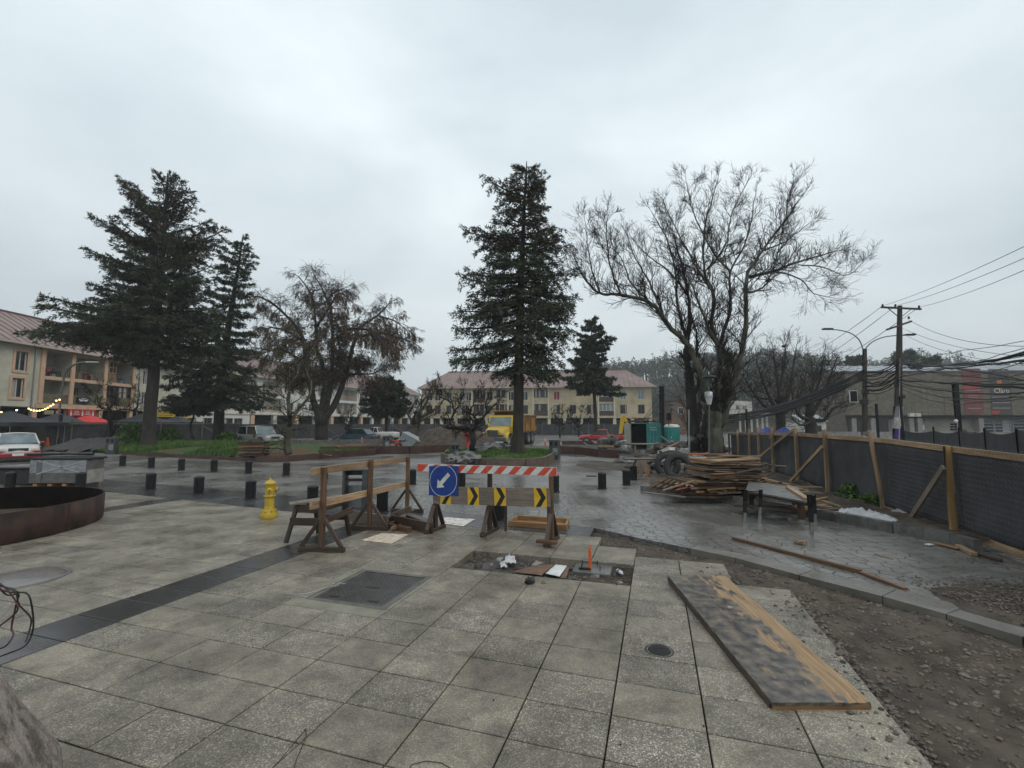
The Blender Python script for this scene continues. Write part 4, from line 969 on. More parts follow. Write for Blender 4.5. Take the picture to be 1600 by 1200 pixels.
for k in range(nseg):
 a, b_ = int(k * m_ / nseg), int((k + 1) * m_ / nseg); seg = [p.copy() for p in P_[a:b_ + 1]]
 seg[-1] -= (seg[-1] - seg[0]).normalized() * .02
 wallstrip(seg, 0, .42, .10).build('edge_panel', M_('brown_concrete_edge', (.085, .058, .045), (.15, .108, .085), 3, .55, .003, 30, detail=9) if k == 0 else bpy.data.materials['brown_concrete_edge'], ctr, off=ctr.location)
def ch(d, x, y): return .28 + .14 * (1 - math.exp(-d / .9))
co, cin, cdist = mound('planter_soil', cpp, 0, ch, .2, MT['turf'], ctr, seed=5, amp=.06)
def pick_c(r):
 x, y = r.uniform(-3.6, 2.8), r.uniform(18.5, 27.5)
 if not cin(x, y): return None
 if mnoise.noise(Vector((x * .7, y * .7, 2))) < -.22 and x < 0: return None
 return (x - ctr.location.x, y - ctr.location.y, ch(cdist(x, y), x, y) - .02)
tufts('grass', pick_c, 7000, .03, .15, MT['grass'], ctr, seed=6, w=.02)
rockm = M_('grey_rock', (.09, .088, .085), (.22, .215, .205), 4, .6, .02, 12, detail=8)
for i, (x, y, s) in enumerate(((712, 712, .30), (722, 716, .24), (735, 714, .36), (706, 716, .2), (748, 703, .5), (768, 700, .45), (790, 699, .4), (800, 700, .35), (757, 699, .4), (729, 709, .3))):
 p = G(x, y, .45); o = blob((0, 0, 0), s, 1.2, .9, .6, 6, .6, i).build('rock', rockm); o.location = (p.x, p.y, .40)
 for pl_ in o.data.polygons: pl_.use_smooth = False
 tag(o, 'rough grey rock in the centre planter, ' + ['front left corner', 'second from the front left corner', 'large one in front of the gnarled shrub', 'smallest at the left tip', 'flat one left of the truck bumper', 'long one under the truck bumper', 'one just left of the conifer trunk', 'one touching the conifer trunk', 'one behind the weeds left of the truck', 'small one at the gnarled shrub foot'][i], 'rock', 'grey rocks in the centre planter')
kp = curve([V0_(p) for p in (G(1003, 768), G(1050, 774), G(1100, 780), G(1180, 791), G(1265, 806), G(1340, 820), G(1400, 833), G(1470, 846), G(1530, 862))], 3)
kb = thing('kerb_wall', 'low grey concrete kerb wall curving in front of the timber heap', 'kerb', kp[8])
for k in range(0, len(kp) - 1, 2):
 seg = [p.copy() for p in kp[k:k + 3]]; seg[-1] -= (seg[-1] - seg[0]).normalized() * .012
 wallstrip(seg, 0, .17 + jit(.003), .14).build('kerb_stone', MT['conc_dark'], kb, off=kb.location)
bp_ = kp + [Vector((7.7, 6.2, 0)), Vector((8.1, 8, 0)), Vector((8.6, 10.2, 0)), Vector((9.1, 12.6, 0)), Vector((9.9, 15.3, 0)), Vector((13.0, 25, 0)), Vector((8, 24, 0)), Vector((5, 17, 0))]
o, rin, rdist = mound('bed_soil', bp_, 0, lambda d, x, y: .10 + min(.05, d * .1), .22, MT['soil'], kind='structure', seed=12, amp=.06)
fpx = [(1140, 711, 676), (1154, 716, 671), (1172, 722, 670), (1187, 728, 668), (1209, 741, 668), (1247, 753, 668), (1294, 774, 671), (1380, 797, 673), (1491, 834, 697), (1640, 886, 716), (2050, 1060, 748)]
fp = [G(x, y, .08) for x, y, _ in fpx]
ftops = []
for p, (x, y, t) in zip(fp, fpx):
 ftops.append(hz(x, t, p))
fence = thing('site_fence', 'timber site fence with black shade cloth and chain link running along the right', 'fence', V0_(fp[7]))
fo = fence.location
railz = []
for p, (x, y) in zip(fp, ((1140, 678), (1154, 678), (1172, 678), (1187, 678), (1209, 678), (1247, 679), (1294, 682), (1370, 688), (1491, 702), (1640, 720), (2050, 758))): railz.append(hz(x, y, p))
for i, p in enumerate(fp):
 top = ftops[i]
 if i == 7:
  MB().tube([V0_(p, .0), V0_(p, 0) + Vector((-.04, 0, .6)), Vector((p.x - .17, p.y + .02, top))], [.045, .043, .04], 10).build('post', MT['wood'], fence, off=fo)
 elif i >= 8:
  MB().tube([V0_(p, -.1), V0_(p, top)], [.062, .056], 12).build('post', MT['wood_round'] if 'wood_round' in MT else MT.setdefault('wood_round', M_('round_pine_post', (.28, .16, .06), (.46, .29, .13), 3, .6, .004, 20, stretch=(1, 1, .15), detail=7)), fence, off=fo)
 else: MB().beam(V0_(p, -.1), V0_(p, top), .09, .05, up=(0, 1, 0)).build('post', MT['wood'], fence, off=fo, bev=.004)
side = []
for i in range(len(fp)):
 d = (fp[min(i + 1, len(fp) - 1)] - fp[max(i - 1, 0)]).normalized(); side.append(Vector((-d.y, d.x, 0)) * (1 if -d.y > 0 else -1))
for i in range(len(fp) - 1):
 s_ = side[i] * .07; s2 = side[i + 1] * .07
 d = (fp[i + 1] - fp[i]).normalized() * .004
 MB().beam(V0_(fp[i], railz[i]) + s_ + d, V0_(fp[i + 1], railz[i + 1]) + s2 - d, .03, .10).build('top_rail', MT['wood'], fence, off=fo, bev=.003)
 MB().beam(V0_(fp[i], .10) + s_ + d, V0_(fp[i + 1], .10) + s2 - d, .03, .10).build('bottom_rail', MT['wood'] if i > 5 else MT['wood_grey'], fence, off=fo, bev=.003)
 nx, nz_ = 14, 8; vs = []; ph = random.random() * 9
 a, b_ = V0_(fp[i]) + side[i] * .11, V0_(fp[i + 1]) + side[i + 1] * .11
 for j in range(nz_ + 1):
  for k in range(nx + 1):
   t = k / nx; z = .10 + (railz[i] * (1 - t) + railz[i + 1] * t - .12) * j / nz_
   q_ = a.lerp(b_, t); bl_ = .05 * math.sin(math.pi * t) * math.sin(math.pi * j / nz_) + .06 * mnoise.noise(Vector((t * 5 + ph, j * .5, i))) * math.sin(math.pi * t)
   vs.append(V0_(q_, z) + side[i] * bl_)
 W_ = nx + 1; mb = MB().add(vs, [(j * W_ + k, j * W_ + k + 1, (j + 1) * W_ + k + 1, (j + 1) * W_ + k) for j in range(nz_) for k in range(nx)], None, True)
 c_ = mb.build('shade_cloth', MT['cloth'], fence, off=fo); sd = c_.modifiers.new('Solid', 'SOLIDIFY'); sd.thickness = .004
def brace(i, x1, y1, x2, y2, o1=0, m='wood_grey'):
 """diagonal brace from a foot standing inside the site up to the post"""
 p = G(x1, y1, .08); q = fp[i]; z = hz(x2, y2, q); MB().beam(V0_(p, .06), V0_(q, z) - side[i] * .07, .045, .09).build('brace', MT[m], fence, off=fo, bev=.003)
brace(5, 1170, 726, 1247, 672, m='wood'); brace(6, 1232, 754, 1292, 698, m='wood'); brace(8, 1420, 812, 1487, 730)
MB().beam(V0_(G(1188, 712), .3), V0_(fp[4], hz(1209, 680, fp[4])), .045, .09).build('brace', MT['wood'], fence, off=fo)
cl = MB(); sp_ = .055
def chain(i0, i1, t0=0.0, top=.09, pitch=.085):
 a, b_ = V0_(fp[i0]) + side[i0] * .055, V0_(fp[i1]) + side[i1] * .055; L_ = (b_ - a).length; d = (b_ - a).normalized(); n_ = int(L_ / pitch)
 for k in range(int(n_ * t0), n_):
  pts = []; za = railz[i0] + (railz[i1] - railz[i0]) * k / n_ + top; m_ = int(za / (pitch / 2)) // 2 * 2
  for j in range(m_ + 1):
   pts.append(a + d * ((k + (j % 2) * .56) * pitch) + Vector((0, 0, za - j * pitch * .5)) + side[i0] * (.004 * (1 if j % 2 else -1)))
  cl.tube(pts, .0022, 3, False, False)
chain(7, 8, .0); chain(8, 9); chain(9, 10);
cl.build('chain_link', M_('wire_mesh', (.10, .105, .11), (.18, .185, .19), 9, .45, metal=.3), fence, off=fo, kind='stuff')
bush('weeds', 'small green weeds growing at the foot of the shade cloth', G(1332, 781, .1), .42, 500, MT['grass'], 8, .38, leaf=.045)
bush('weeds', 'faint green weeds beside the leaning fence post', G(1362, 790, .1), .34, 260, MT['grass'], 9, .25, leaf=.04)
shm = M_('grey_plastic_sheeting', (.30, .30, .31), (.50, .50, .50), 3, .28, .01, 12, detail=8)
def crump(name, label, path, w, h, m, seed, cat):
 vs = []; rnd = random.Random(seed); n = len(path); k_ = 12
 for i, p in enumerate(path):
  d = (path[min(i + 1, n - 1)] - path[max(i - 1, 0)]).normalized(); s_ = Vector((-d.y, d.x, 0)); e = math.sin(math.pi * (i + .4) / (n - .2)) ** .5
  for j in range(k_ + 1):
   t = j / k_ - .5; vs.append(p + s_ * t * w * e + Vector((0, 0, max(.0, h * e * (1 - 4 * t * t)) * (.7 + .6 * mnoise.noise(Vector((i * .7, j * .5, seed)))) + .04 * mnoise.noise(Vector((i * 1.9, j * 1.3, seed))) * e)))
 W_ = k_ + 1; c_ = path[n // 2]; mb = MB().add(vs, [(i * W_ + j, (i + 1) * W_ + j, (i + 1) * W_ + j + 1, i * W_ + j + 1) for i in range(n - 1) for j in range(k_)], None, True)
 o = mb.build(name, m, off=c_); o.location = c_; return tag(o, label, cat)
pth = curve([G(x, y, .12) for x, y in ((1308, 802), (1325, 801), (1345, 805), (1365, 809), (1385, 812), (1402, 817))], 4)
crump('plastic_sheeting', 'crumpled grey plastic sheeting lying behind the kerb wall below the fence', pth, .42, .15, shm, 3, 'plastic sheet')
pth = curve([G(x, y, .12) for x, y in ((1395, 800), (1405, 800), (1418, 804))], 4)
crump('plastic_sheeting', 'small white bag at the foot of the leaning fence post', pth, .2, .06, shm, 5, 'plastic sheet')
def g_(px, py, z=.14): return G(px, py, z)
W1, W2, W3, W4 = MT['wood'], MT['wood_orange'], MT['wood_grey'], MT['wood_dark']
plank('pale sawn baulk lying on the grey board table, pointing at the camera', G(1262, 782, .50) , G(1232, 763, .50), .11, .09, W1, 'timber_baulk', 'timber')
plank('long orange plank lying behind the grey board near the fence foot', g_(1193, 748, .25), g_(1232, 758, .25), .10, .05, W2)
plank('thin pale plank lying along the fence base towards the sheeting', g_(1237, 757), g_(1325, 784), .10, .05, W3)
plank('short plank crossing the baulk by the right trestle legs', G(1240, 768, .48), G(1283, 771, .40), .12, .04, W3)
names_small = [('short offcut on the kerb bed, nearest the right trestle leg', 1240, 792, 1264, 786, W1), ('orange offcut in the pile right of the trestle leg', 1258, 794, 1290, 789, W2), ('grey offcut on top of the small pile right of the trestle', 1270, 790, 1300, 793, W3),
 ('dark offcut under the small pile right of the trestle', 1265, 799, 1310, 796, W4), ('pale offcut at the right end of the small pile', 1285, 783, 1312, 792, W1), ('split orange offcut behind the small pile', 1268, 783, 1292, 778, W2), ('thin pale strip lying on the left of the small pile', 1245, 797, 1268, 796, W1), ('short grey block in front of the plastic sheeting', 1288, 799, 1306, 801, W3)]
for k, (l, x1, y1, x2, y2, m) in enumerate(names_small): plank(l, g_(x1, y1, .16 + .02 * (k % 3)), g_(x2, y2, .17 + .02 * (k % 4)), .08, .045, m, 'timber_offcut', 'offcut')
plank('long orange-edged batten lying on the wet street towards the kerb', G(1145, 841, .025), G(1345, 893, .025), .06, .05, MT['wood_wet'], 'long_batten', 'batten')
plank('last piece of the batten running on to the dirt edge', G(1345, 894, .02), G(1415, 920, .015), .06, .03, MT['wood_wet'], 'long_batten', 'batten')
o = blob((0, 0, .03), .06, 1.5, .8, .6, 7, .5, 4).build('broken_brick', M_('pinkish_brick', (.20, .13, .09), (.30, .21, .15), 9, .8, .004)); o.location = V0_(G(1252, 851)); tag(o, 'broken pinkish brick lying on the wet street under the trestle', 'brick')
for k, (l, x, y) in enumerate((('small white wrapper on the wet street under the fence', 1414, 833), ('white scrap beside the broken timber at right', 1452, 852))):
 c_ = G(x, y, .01); o = MB().box((0, 0, .012), (.11, .07, .02), rz=.3).build('white_scrap', MT['white_paint'], bev=.006); o.location = c_; tag(o, l, 'litter')
plank('thin yellow splinter on the street in the middle right', G(1366, 866, .01), G(1395, 873, .01), .02, .01, W1, 'splinter', 'splinter')
plank('thin yellow splinter lying between the trestle legs', G(1143, 803, .01), G(1160, 806, .01), .03, .01, W1, 'splinter', 'splinter')
plank('broken pale timber beside the kerb end at right', G(1497, 853, .04), G(1522, 866, .03), .08, .05, W1, 'timber_offcut', 'offcut'); plank('orange splintered strip left of the broken timber', G(1462, 848, .03), G(1500, 857, .03), .09, .02, W2, 'timber_offcut', 'offcut')
plank('brown strip trailing right of the broken timber', G(1520, 864, .02), G(1565, 876, .02), .05, .03, W4, 'timber_offcut', 'offcut')
o, _, _ = mound('dirt_heap', [(p.x, p.y) for p in (G(1410, 915), G(1470, 905), G(1560, 908), G(1660, 925), G(1660, 990), G(1600, 984), G(1500, 955))], -.03, lambda d, x, y: min(.055, d * .3), .03, MT['soil'], amp=.045, seed=2)
tag(o, 'brown dirt spread over the wet street at the right edge', 'dirt', kind='stuff')
def pick_h(r):
 px, py = r.uniform(1400, 1640), r.gauss(940, 22);
 if py < 900 or py > 905 + (px - 1400) * .36: return None
 p = G(px, py, 0.03); return (p.x, p.y, .03 + .02 * r.random())
stones('dirt_stones', 3800, pick_h, .005, .022, MT['gravel'], 21, 'stones', 'small stones in the dirt spread at the right edge')
tt = [G(1163, 834), G(1187, 818), G(1270, 856), G(1275, 830)]
tz_ = [hz(1168, 765, tt[0]), hz(1187, 765, tt[1]), hz(1268, 772, tt[2]), hz(1275, 772, tt[3])]
ts = thing('striped_trestle', 'pair of steel trestle legs painted black above and grey below with a grey board between', 'trestle', V0_(tt[0]))
for k, (p, z) in enumerate(zip(tt, tz_)):
 lean = Vector((.05, 0, 0)) if k < 2 else Vector((-.01, 0, 0))
 mid = V0_(p, z * .48) + lean * .5
 MB().tube([V0_(p, 0), mid], .028, 10).build('leg', MT['steel'], ts, off=ts.location)
 MB().tube([mid + Vector((0, 0, .001)), V0_(p, z) + lean], .036, 10).build('leg_sleeve', MT['black'], ts, off=ts.location)
for a, b_ in ((0, 1), (2, 3)): MB().tube([V0_(tt[a], tz_[a] - .03) + (Vector((.05, 0, 0)) if a == 0 else Vector()), V0_(tt[b_], tz_[b_] - .03) + (Vector((.05, 0, 0)) if a == 0 else Vector())], .018, 8).build('crossbar', MT['black'], ts, off=ts.location)
zb = .50
c4 = [G(1165, 766, zb), G(1262, 784, zb), G(1245, 761, zb), G(1170, 752, zb)]
ws = thing('grey_board', 'large wet grey board lying flat behind the striped trestle legs', 'board', c4[0])
mb = MB(); mb.add(c4 + [p - Vector((0, 0, .03)) for p in c4], [(0, 1, 2, 3), (0, 4, 5, 1), (1, 5, 6, 2), (2, 6, 7, 3), (3, 7, 4, 0)]); mb.build('board', MT['conc_dark'], ws, off=ws.location)
for k in range(4):
 a = c4[0].lerp(c4[3], .1 + k * .25) - Vector((0, 0, .06)); b_ = c4[1].lerp(c4[2], .1 + k * .25) - Vector((0, 0, .06)); MB().beam(a, b_, .05, .055).build('joist', MT['wood_dark'], ws, off=ws.location)
for a, b_ in ((0, .5), (1, .5)):
 for s_ in (.15, .85): q_ = c4[a].lerp(c4[3 - a], s_) - Vector((0, 0, .09)); q_ = q_.lerp(sum(c4, Vector()) / 4, .15); MB().beam(V0_(q_, .1), V0_(q_, zb - .09), .09, .09, up=(0, 1, 0)).build('block', MT['wood_dark'], ws, off=ws.location)
st_c = G(1135, 769, .12)
stk = thing('formwork_stack', 'neat stack of weathered timber formwork panels on a heap of boards', 'timber stack', V0_(st_c, .0)); so = stk.location
base_z = .30
layers = 9; zc = base_z
for k in range(layers):
 th = [.055, .085, .06, .08, .05, .07, .06, .08, .055][k]; dx = [.0, .04, -.08, .03, .05, -.03, .06, .0, .02][k]; wd = [1.95, 1.9, 1.45, 1.6, 1.5, 1.5, 1.45, 1.35, 1.3][k]; rz = [.02, -.09, .06, -.05, .10, .0, -.10, .07, .16][k] + .12
 c_ = Vector((dx - .06, .0, zc + th / 2)); Rm = Matrix.Translation(c_) @ Matrix.Rotation(rz, 4, 'Z') @ Matrix.Rotation([0, .012, -.02, .015, -.01, .03, -.015, .02, -.03][k], 4, 'Y')
 pn = MB(); face = MT['wood'] if k in (1, 4, 8) else (MT['wood_grey'] if k % 2 else MT['wood_dark'])
 pn.box(None, (wd, 1.1, .022), M=Rm @ Matrix.Translation((0, 0, th / 2 - .012)))
 pan = pn.build('formwork_panel', face, stk)
 for s_ in (-1, 1):
  MB().box(None, (wd, .045, th - .028), M=Rm @ Matrix.Translation((0, s_ * .5, -.012))).build('batten', [MT['wood_orange'], MT['wood'], MT['wood_grey'], MT['wood_dark']][(k * 3 + (s_ > 0)) % 4], pan)
  MB().box(None, (.045, .9, th - .03), M=Rm @ Matrix.Translation((s_ * (wd / 2 - .03), 0, -.012))).build('batten', MT['wood_orange'] if k % 3 else MT['wood_grey'], pan)
 zc += th + .006 + (.03 if k in (2, 5) else 0)
rnd = random.Random(8)
for k in range(26):
 a = rnd.gauss(0, .6); z = base_z + rnd.random() * .62; c_ = Vector((rnd.uniform(-.45, .85), rnd.uniform(-.62, -.35), z)); d = Vector((math.cos(a), math.sin(a) * .5, rnd.gauss(0, .12))) * rnd.uniform(.2, .55)
 MB().beam(c_ - d, c_ + d, rnd.choice((.05, .09)), .022).build('loose_board', rnd.choice([MT['wood_orange'], MT['wood'], MT['wood_grey'], MT['wood_dark'], MT['wood_wet']]), stk)
for k in range(5):
 a = rnd.gauss(.1, .3); c_ = Vector((rnd.uniform(-.3, .3), rnd.uniform(-.3, .2), zc + .02 + .02 * k)); d = Vector((math.cos(a), math.sin(a), rnd.gauss(0, .03))) * rnd.uniform(.4, .8)
 MB().beam(c_ - d, c_ + d, .12, .018).build('loose_board', [MT['wood'], MT['wood_grey'], MT['wood_orange']][k % 3], stk)
rnd = random.Random(5)
jb = thing('board_heap', 'jumbled heap of old boards and broken formwork under the neat timber stack', 'timber heap', V0_(G(1120, 777)))
for k in range(85):
 px = rnd.uniform(1062, 1180); py = rnd.uniform(766, 780) if px > 1080 else rnd.uniform(768, 776)
 t = rnd.random(); z = .14 + t * .30 * (1 - abs(px - 1122) / 90)
 p = V0_(G(px, py + 3), z); a = rnd.gauss(0, .5); l = rnd.uniform(.35, 1.0)
 d = Vector((math.cos(a), math.sin(a) * .6, rnd.gauss(0, .10))) * l / 2
 MB().beam(p - d, p + d, rnd.choice((.06, .09, .12)), rnd.choice((.02, .03, .045))).build('board', rnd.choice([W1, W2, W2, W3, W3, W4, MT['wood_wet']]), jb, off=jb.location)
dk = MB()
for k in range(14):
 p = G(rnd.uniform(1075, 1160), rnd.uniform(765, 776), .16); a = rnd.gauss(0, .2); d = Vector((math.cos(a), math.sin(a), 0)) * .5
 MB().beam(p - d, p + d, .2, .04).build('board', MT['wood_dark'], jb, off=jb.location)
for k in range(34):
 px = rnd.uniform(1165, 1250); c_ = G(px, rnd.uniform(748, 764) + (px - 1165) * .12, .16 + .12 * rnd.random()); a = rnd.gauss(-.6, .45); d = Vector((math.cos(a), math.sin(a), rnd.gauss(0, .07))) * rnd.uniform(.2, .6)
 MB().beam(c_ - d, c_ + d, rnd.choice((.06, .1)), rnd.choice((.025, .045))).build('board', rnd.choice([W1, W2, W3, W3, MT['wood_wet']]), jb, off=jb.location)
for k in range(10):
 t = k / 9; p = G(1150 + 5 * t, 787 + 8 * t, .15 + .03 * (k % 3)); q_ = G(1262, 803 - 6 * t, .15 + .03 * (k % 3)); p2 = p.lerp(q_, rnd.uniform(0, .15)); q2 = p.lerp(q_, rnd.uniform(.8, 1))
 MB().beam(p2 + Vector((0, .04 * k, 0)), q2 + Vector((0, .04 * k, 0)), .07, .04).build('board', MT['wood_dark'], jb, off=jb.location)
pal_o = G(1012, 766, .15)
bpal = thing('broken_pallet', 'broken tilted timber pallet at the left end of the heap', 'pallet', V0_(pal_o))
A0, A1, A2, A3 = G(1016, 763, .18), G(1068, 770, .16), G(1078, 758, .42), G(1043, 748, .52)
for k in range(6):
 t = k / 5; MB().beam(A0.lerp(A1, t), A3.lerp(A2, t), .07, .02).build('slat', [W2, W1, W3, W2, W1, W2][k], bpal, off=bpal.location)
for k in range(3):
 t = k / 2; dz = Vector((0, 0, .045)); MB().beam(A0.lerp(A3, t) + dz, A1.lerp(A2, t) + dz, .05, .06).build('runner', MT['wood_wet'], bpal, off=bpal.location)
MB().beam(G(1036, 766, .3), G(1084, 751, .55), .07, .025).build('loose_slat', W1, bpal, off=bpal.location)
MB().beam(G(1003, 769, .22), G(1070, 777, .22), .12, .03).build('loose_slat', W3, bpal, off=bpal.location)
plank('red painted strip on the broken pallet', G(1058, 765, .34), G(1082, 760, .36), .05, .02, M_('dull_red_strip', (.32, .08, .05), (.42, .12, .07), 8, .6), 'red_strip', 'strip')
def tyre_mesh(r, w, n=36):
 a = r; pr = [(a * .56, -w / 2 * .8), (a * .62, -w / 2 * .98), (a * .86, -w / 2), (a * .96, -w / 2 * .85), (a, -w / 2 * .55), (a, -w * .12), (a * .975, -w * .1), (a * .975, w * .1), (a, w * .12), (a, w / 2 * .55), (a * .96, w / 2 * .85), (a * .86, w / 2), (a * .62, w / 2 * .98), (a * .56, w / 2 * .8), (a * .60, w / 2 * .6), (a * .88, w / 2 * .5), (a * .88, -w / 2 * .5), (a * .60, -w / 2 * .6), (a * .56, -w / 2 * .8)]
 return MB().lathe(pr, n)
def tyre(label, loc, r, w, rot):
 t = thing('dumped_tyre', label, 'tyre', loc, 0, 'old tyres dumped by the heap'); t.rotation_euler = rot
 tyre_mesh(r, w).build('tyre_ring', MT['rubber'], t)
 tr_ = MB()
 for k in range(30):
  a = 2 * math.pi * k / 30
  for s_ in (-1, 1): tr_.box((math.cos(a + s_ * .04) * r * .995, math.sin(a + s_ * .04) * r * .995, s_ * w * .27), (r * .03, r * .10, w * .22), rz=a)
 tr_.build('tread', MT['rubber'], t, kind='stuff'); return t
p = G(1061, 752); tyre('large black tyre standing upright with its dark hole towards the camera', (p.x, p.y, .47), .47, .28, (R(76), 0, R(-24)))
p = G(1050, 749); tyre('tyre standing just behind and left of the upright one', (p.x, p.y + .45, .44), .44, .26, (R(82), 0, R(-10)))
p = G(1098, 745, .1); tyre('tyre lying half hidden behind the timber stack', (p.x, p.y + .6, .26), .40, .26, (R(12), R(8), 0))
p = G(958, 706); tyre('dusty tyre lying flat by the rubble behind the dark soil patch', (p.x, p.y, .35), .62, .30, (R(60), 0, R(40)))
for k in range(5):
 a, b_ = G(1060, 763 - 1 * k, .12 + k * .05), G(1090, 760 - 1 * k, .12 + k * .05)
 o = MB().beam(a - (a + b_) / 2, b_ - (a + b_) / 2, .55, .05).build('grey_slab', MT['conc'] if k != 2 else MT['steel']); o.location = (a + b_) / 2; tag(o, 'grey concrete slab, ' + ['lowest', 'second from the bottom', 'middle', 'second from the top', 'topmost'][k] + ' of the small stack in front of the tyres', 'slab', 'grey slabs by the tyres')
mix = [W1, W2, W3, W4, MT['steel'], MT['conc'], MT['conc_dark'], MT['white_paint'], MT['rubber'], MT['wood_wet']]
rf = thing('rubble_heap', 'wide untidy heap of broken concrete, timber and scrap in front of the green container', 'rubble heap', V0_(G(1010, 725)))
rnd = random.Random(11)
def rub(n, x0, x1, y0, y1, zmax, smax, parent):
 for k in range(n):
  px, py = rnd.uniform(x0, x1), rnd.uniform(y0, y1); t = rnd.random(); c0 = (x0 + x1) / 2
  z = .08 + t * zmax * max(.1, 1 - abs(px - c0) / (x1 - x0) * 1.8); p = V0_(G(px, py), z); a = rnd.random() * 3.14; l = rnd.uniform(.3, smax)
  d = Vector((math.cos(a), math.sin(a), rnd.gauss(0, .22))) * l / 2; m = rnd.choice(mix)
  if rnd.random() < .35:
   blob(p, rnd.uniform(.12, .35), 1.2, 1, .6, 4, .9, k).build('rubble_piece', rnd.choice([MT['conc'], MT['conc_dark'], rockm, MT['soil']]), parent, off=parent.location)
  else: MB().beam(p - d, p + d, rnd.uniform(.08, .4), rnd.uniform(.03, .12)).build('scrap_piece', m, parent, off=parent.location)
rub(90, 990, 1100, 716, 738, .9, 1.6, rf)
rf2 = thing('rubble_heap', 'heap of grey slabs and debris in front of the red pickup', 'rubble heap', V0_(G(955, 706)))
rub(45, 925, 990, 698, 710, 1.0, 2.0, rf2)
rf3 = thing('rubble_heap', 'heap of broken paving and boards left of the centre planter', 'rubble heap', V0_(G(660, 702)))
rub(55, 590, 700, 693, 704, .9, 2.4, rf3)
rf4 = thing('rubble_heap', 'tangle of brown scrap and rebar behind the trunks of the big bare tree', 'rubble heap', V0_(G(1078, 708)))
rub(70, 1052, 1135, 700, 716, 1.9, 1.6, rf4)
def heap(label, px, py, rx, ry, h, m, name='soil_heap', seed=1, st=.3):
 c_ = V0_(G(px, py)); n = 20; pl_ = [(c_.x + rx * math.cos(2 * math.pi * k / n), c_.y + ry * math.sin(2 * math.pi * k / n)) for k in range(n)]
 r_ = min(rx, ry)
 o, _, _ = mound(name, pl_, 0, lambda d, x, y: h * (1 - (1 - min(1, d / r_)) ** 1.6), st, m, seed=seed, amp=h * .12); o.location = c_
 for v_ in o.data.vertices: v_.co.x -= c_.x; v_.co.y -= c_.y
 return tag(o, label, 'soil heap', kind='stuff')
heap('tall dark soil heap left of the yellow truck', 708, 702, 3.6, 3, 1.9, MT['soil'], seed=4)
heap('low brown soil heap left of the red pickup', 905, 706, 3.5, 2.2, .5, MT['soil'], seed=6)
heap('brown soil bank behind the rubble by the container', 1030, 722, 2.4, 1.5, .5, MT['soil'], seed=7, st=.15)
sheet('soil_patch', [G(900, 727), G(905, 724), G(925, 719), G(985, 724), G(990, 732), G(985, 736), G(935, 733)], .004, MT['soil'])
def retain(label, pxs, h, m, w=.12, seg=1):
 P_ = [V0_(G(x, y)) for x, y in pxs]; t = thing('bed_edge', label, 'edge wall', P_[0])
 for a, b_ in zip(P_[:-1], P_[1:]): wallstrip([a, b_ - (b_ - a).normalized() * .03], 0, h, w).build('edge_panel', m, t, off=t.location)
 return t
retain('rusty steel bed edge running across the middle distance behind the barrier', [(500, 710), (570, 709), (640, 709), (700, 706), (735, 704)], .48, MT['corten2'])
retain('long grey concrete trench wall behind the thin mossy tree', [(418, 705), (470, 705), (530, 703), (600, 701)], .75, MT['conc_dark'])
retain('brown bed edge left of the red pickup', [(861, 708), (900, 709), (935, 714), (968, 716)], .45, MT['corten2'])
retain('brown steel bed edge below the teal car', [(430, 700), (520, 699), (590, 699)], .5, MT['corten2'])
retain('far concrete edge of the bed right of the truck', [(878, 700), (915, 700), (960, 703)], .55, MT['corten2'])
lb = thing('leaning_boards', 'boards leaning together like a tent beside two black bollards', 'boards', V0_(G(998, 744)))
for (x1, y1, x2, y2, m) in ((992, 744, 1000, 716, W3), (1000, 745, 1008, 715, W3), (1014, 744, 1001, 716, W2), (984, 742, 996, 718, W4), (1018, 741, 1004, 718, W3)):
 p = G(x1, y1); z = hz(x2, y2, p); q_ = A(x2, y2, p.y + .1); MB().beam(V0_(p, 0), q_, .16, .03, up=(0, 1, 0)).build('board', m, lb, off=lb.location)
MB().beam(A(975, 717, 15.6), A(1020, 717, 15.6), .5, .04).build('top_board', W4, lb, off=lb.location)
plank('timber lying on the wet street right of the leaning boards', G(1002, 738, .05), G(1036, 736, .05), .14, .07, MT['wood_wet'], 'timber_baulk', 'timber')
plank('short brown timber propped left of the tyres', G(1026, 738, .05), G(1042, 728, .3), .14, .05, W4, 'timber_baulk', 'timber')
q_ = G(924, 744); o = MB().box((0, 0, .004), (.36, .28, .03)).build('drain_grate', MT['black'], bev=.005); o.location = q_; tag(o, 'small black drain grate on the light concrete behind the lone bollard', 'drain grate')
plank('bright orange-red board lying on top of the scrap behind the tyres', A(1078, 710, 19), A(1106, 709, 18.6), .12, .08, MT['orange'], 'orange_board', 'board')
wt = thing('work_table', 'rough timber work table in front of the green container', 'table', V0_(G(1008, 716)))
w0 = wt.location; MB().box((0, 0, .78), (1.5, .7, .07)).build('top', MT['wood_grey'], wt)
for sx in (-.6, .6):
 for sy in (-.25, .25): MB().box((sx, sy, .37), (.08, .08, .74)).build('leg', MT['wood_grey'], wt)
ps = thing('pallet_stack', 'stack of dark worn pallets on the island in front of the silver off-road car', 'pallet stack', V0_(G(396, 714, .2), .25))
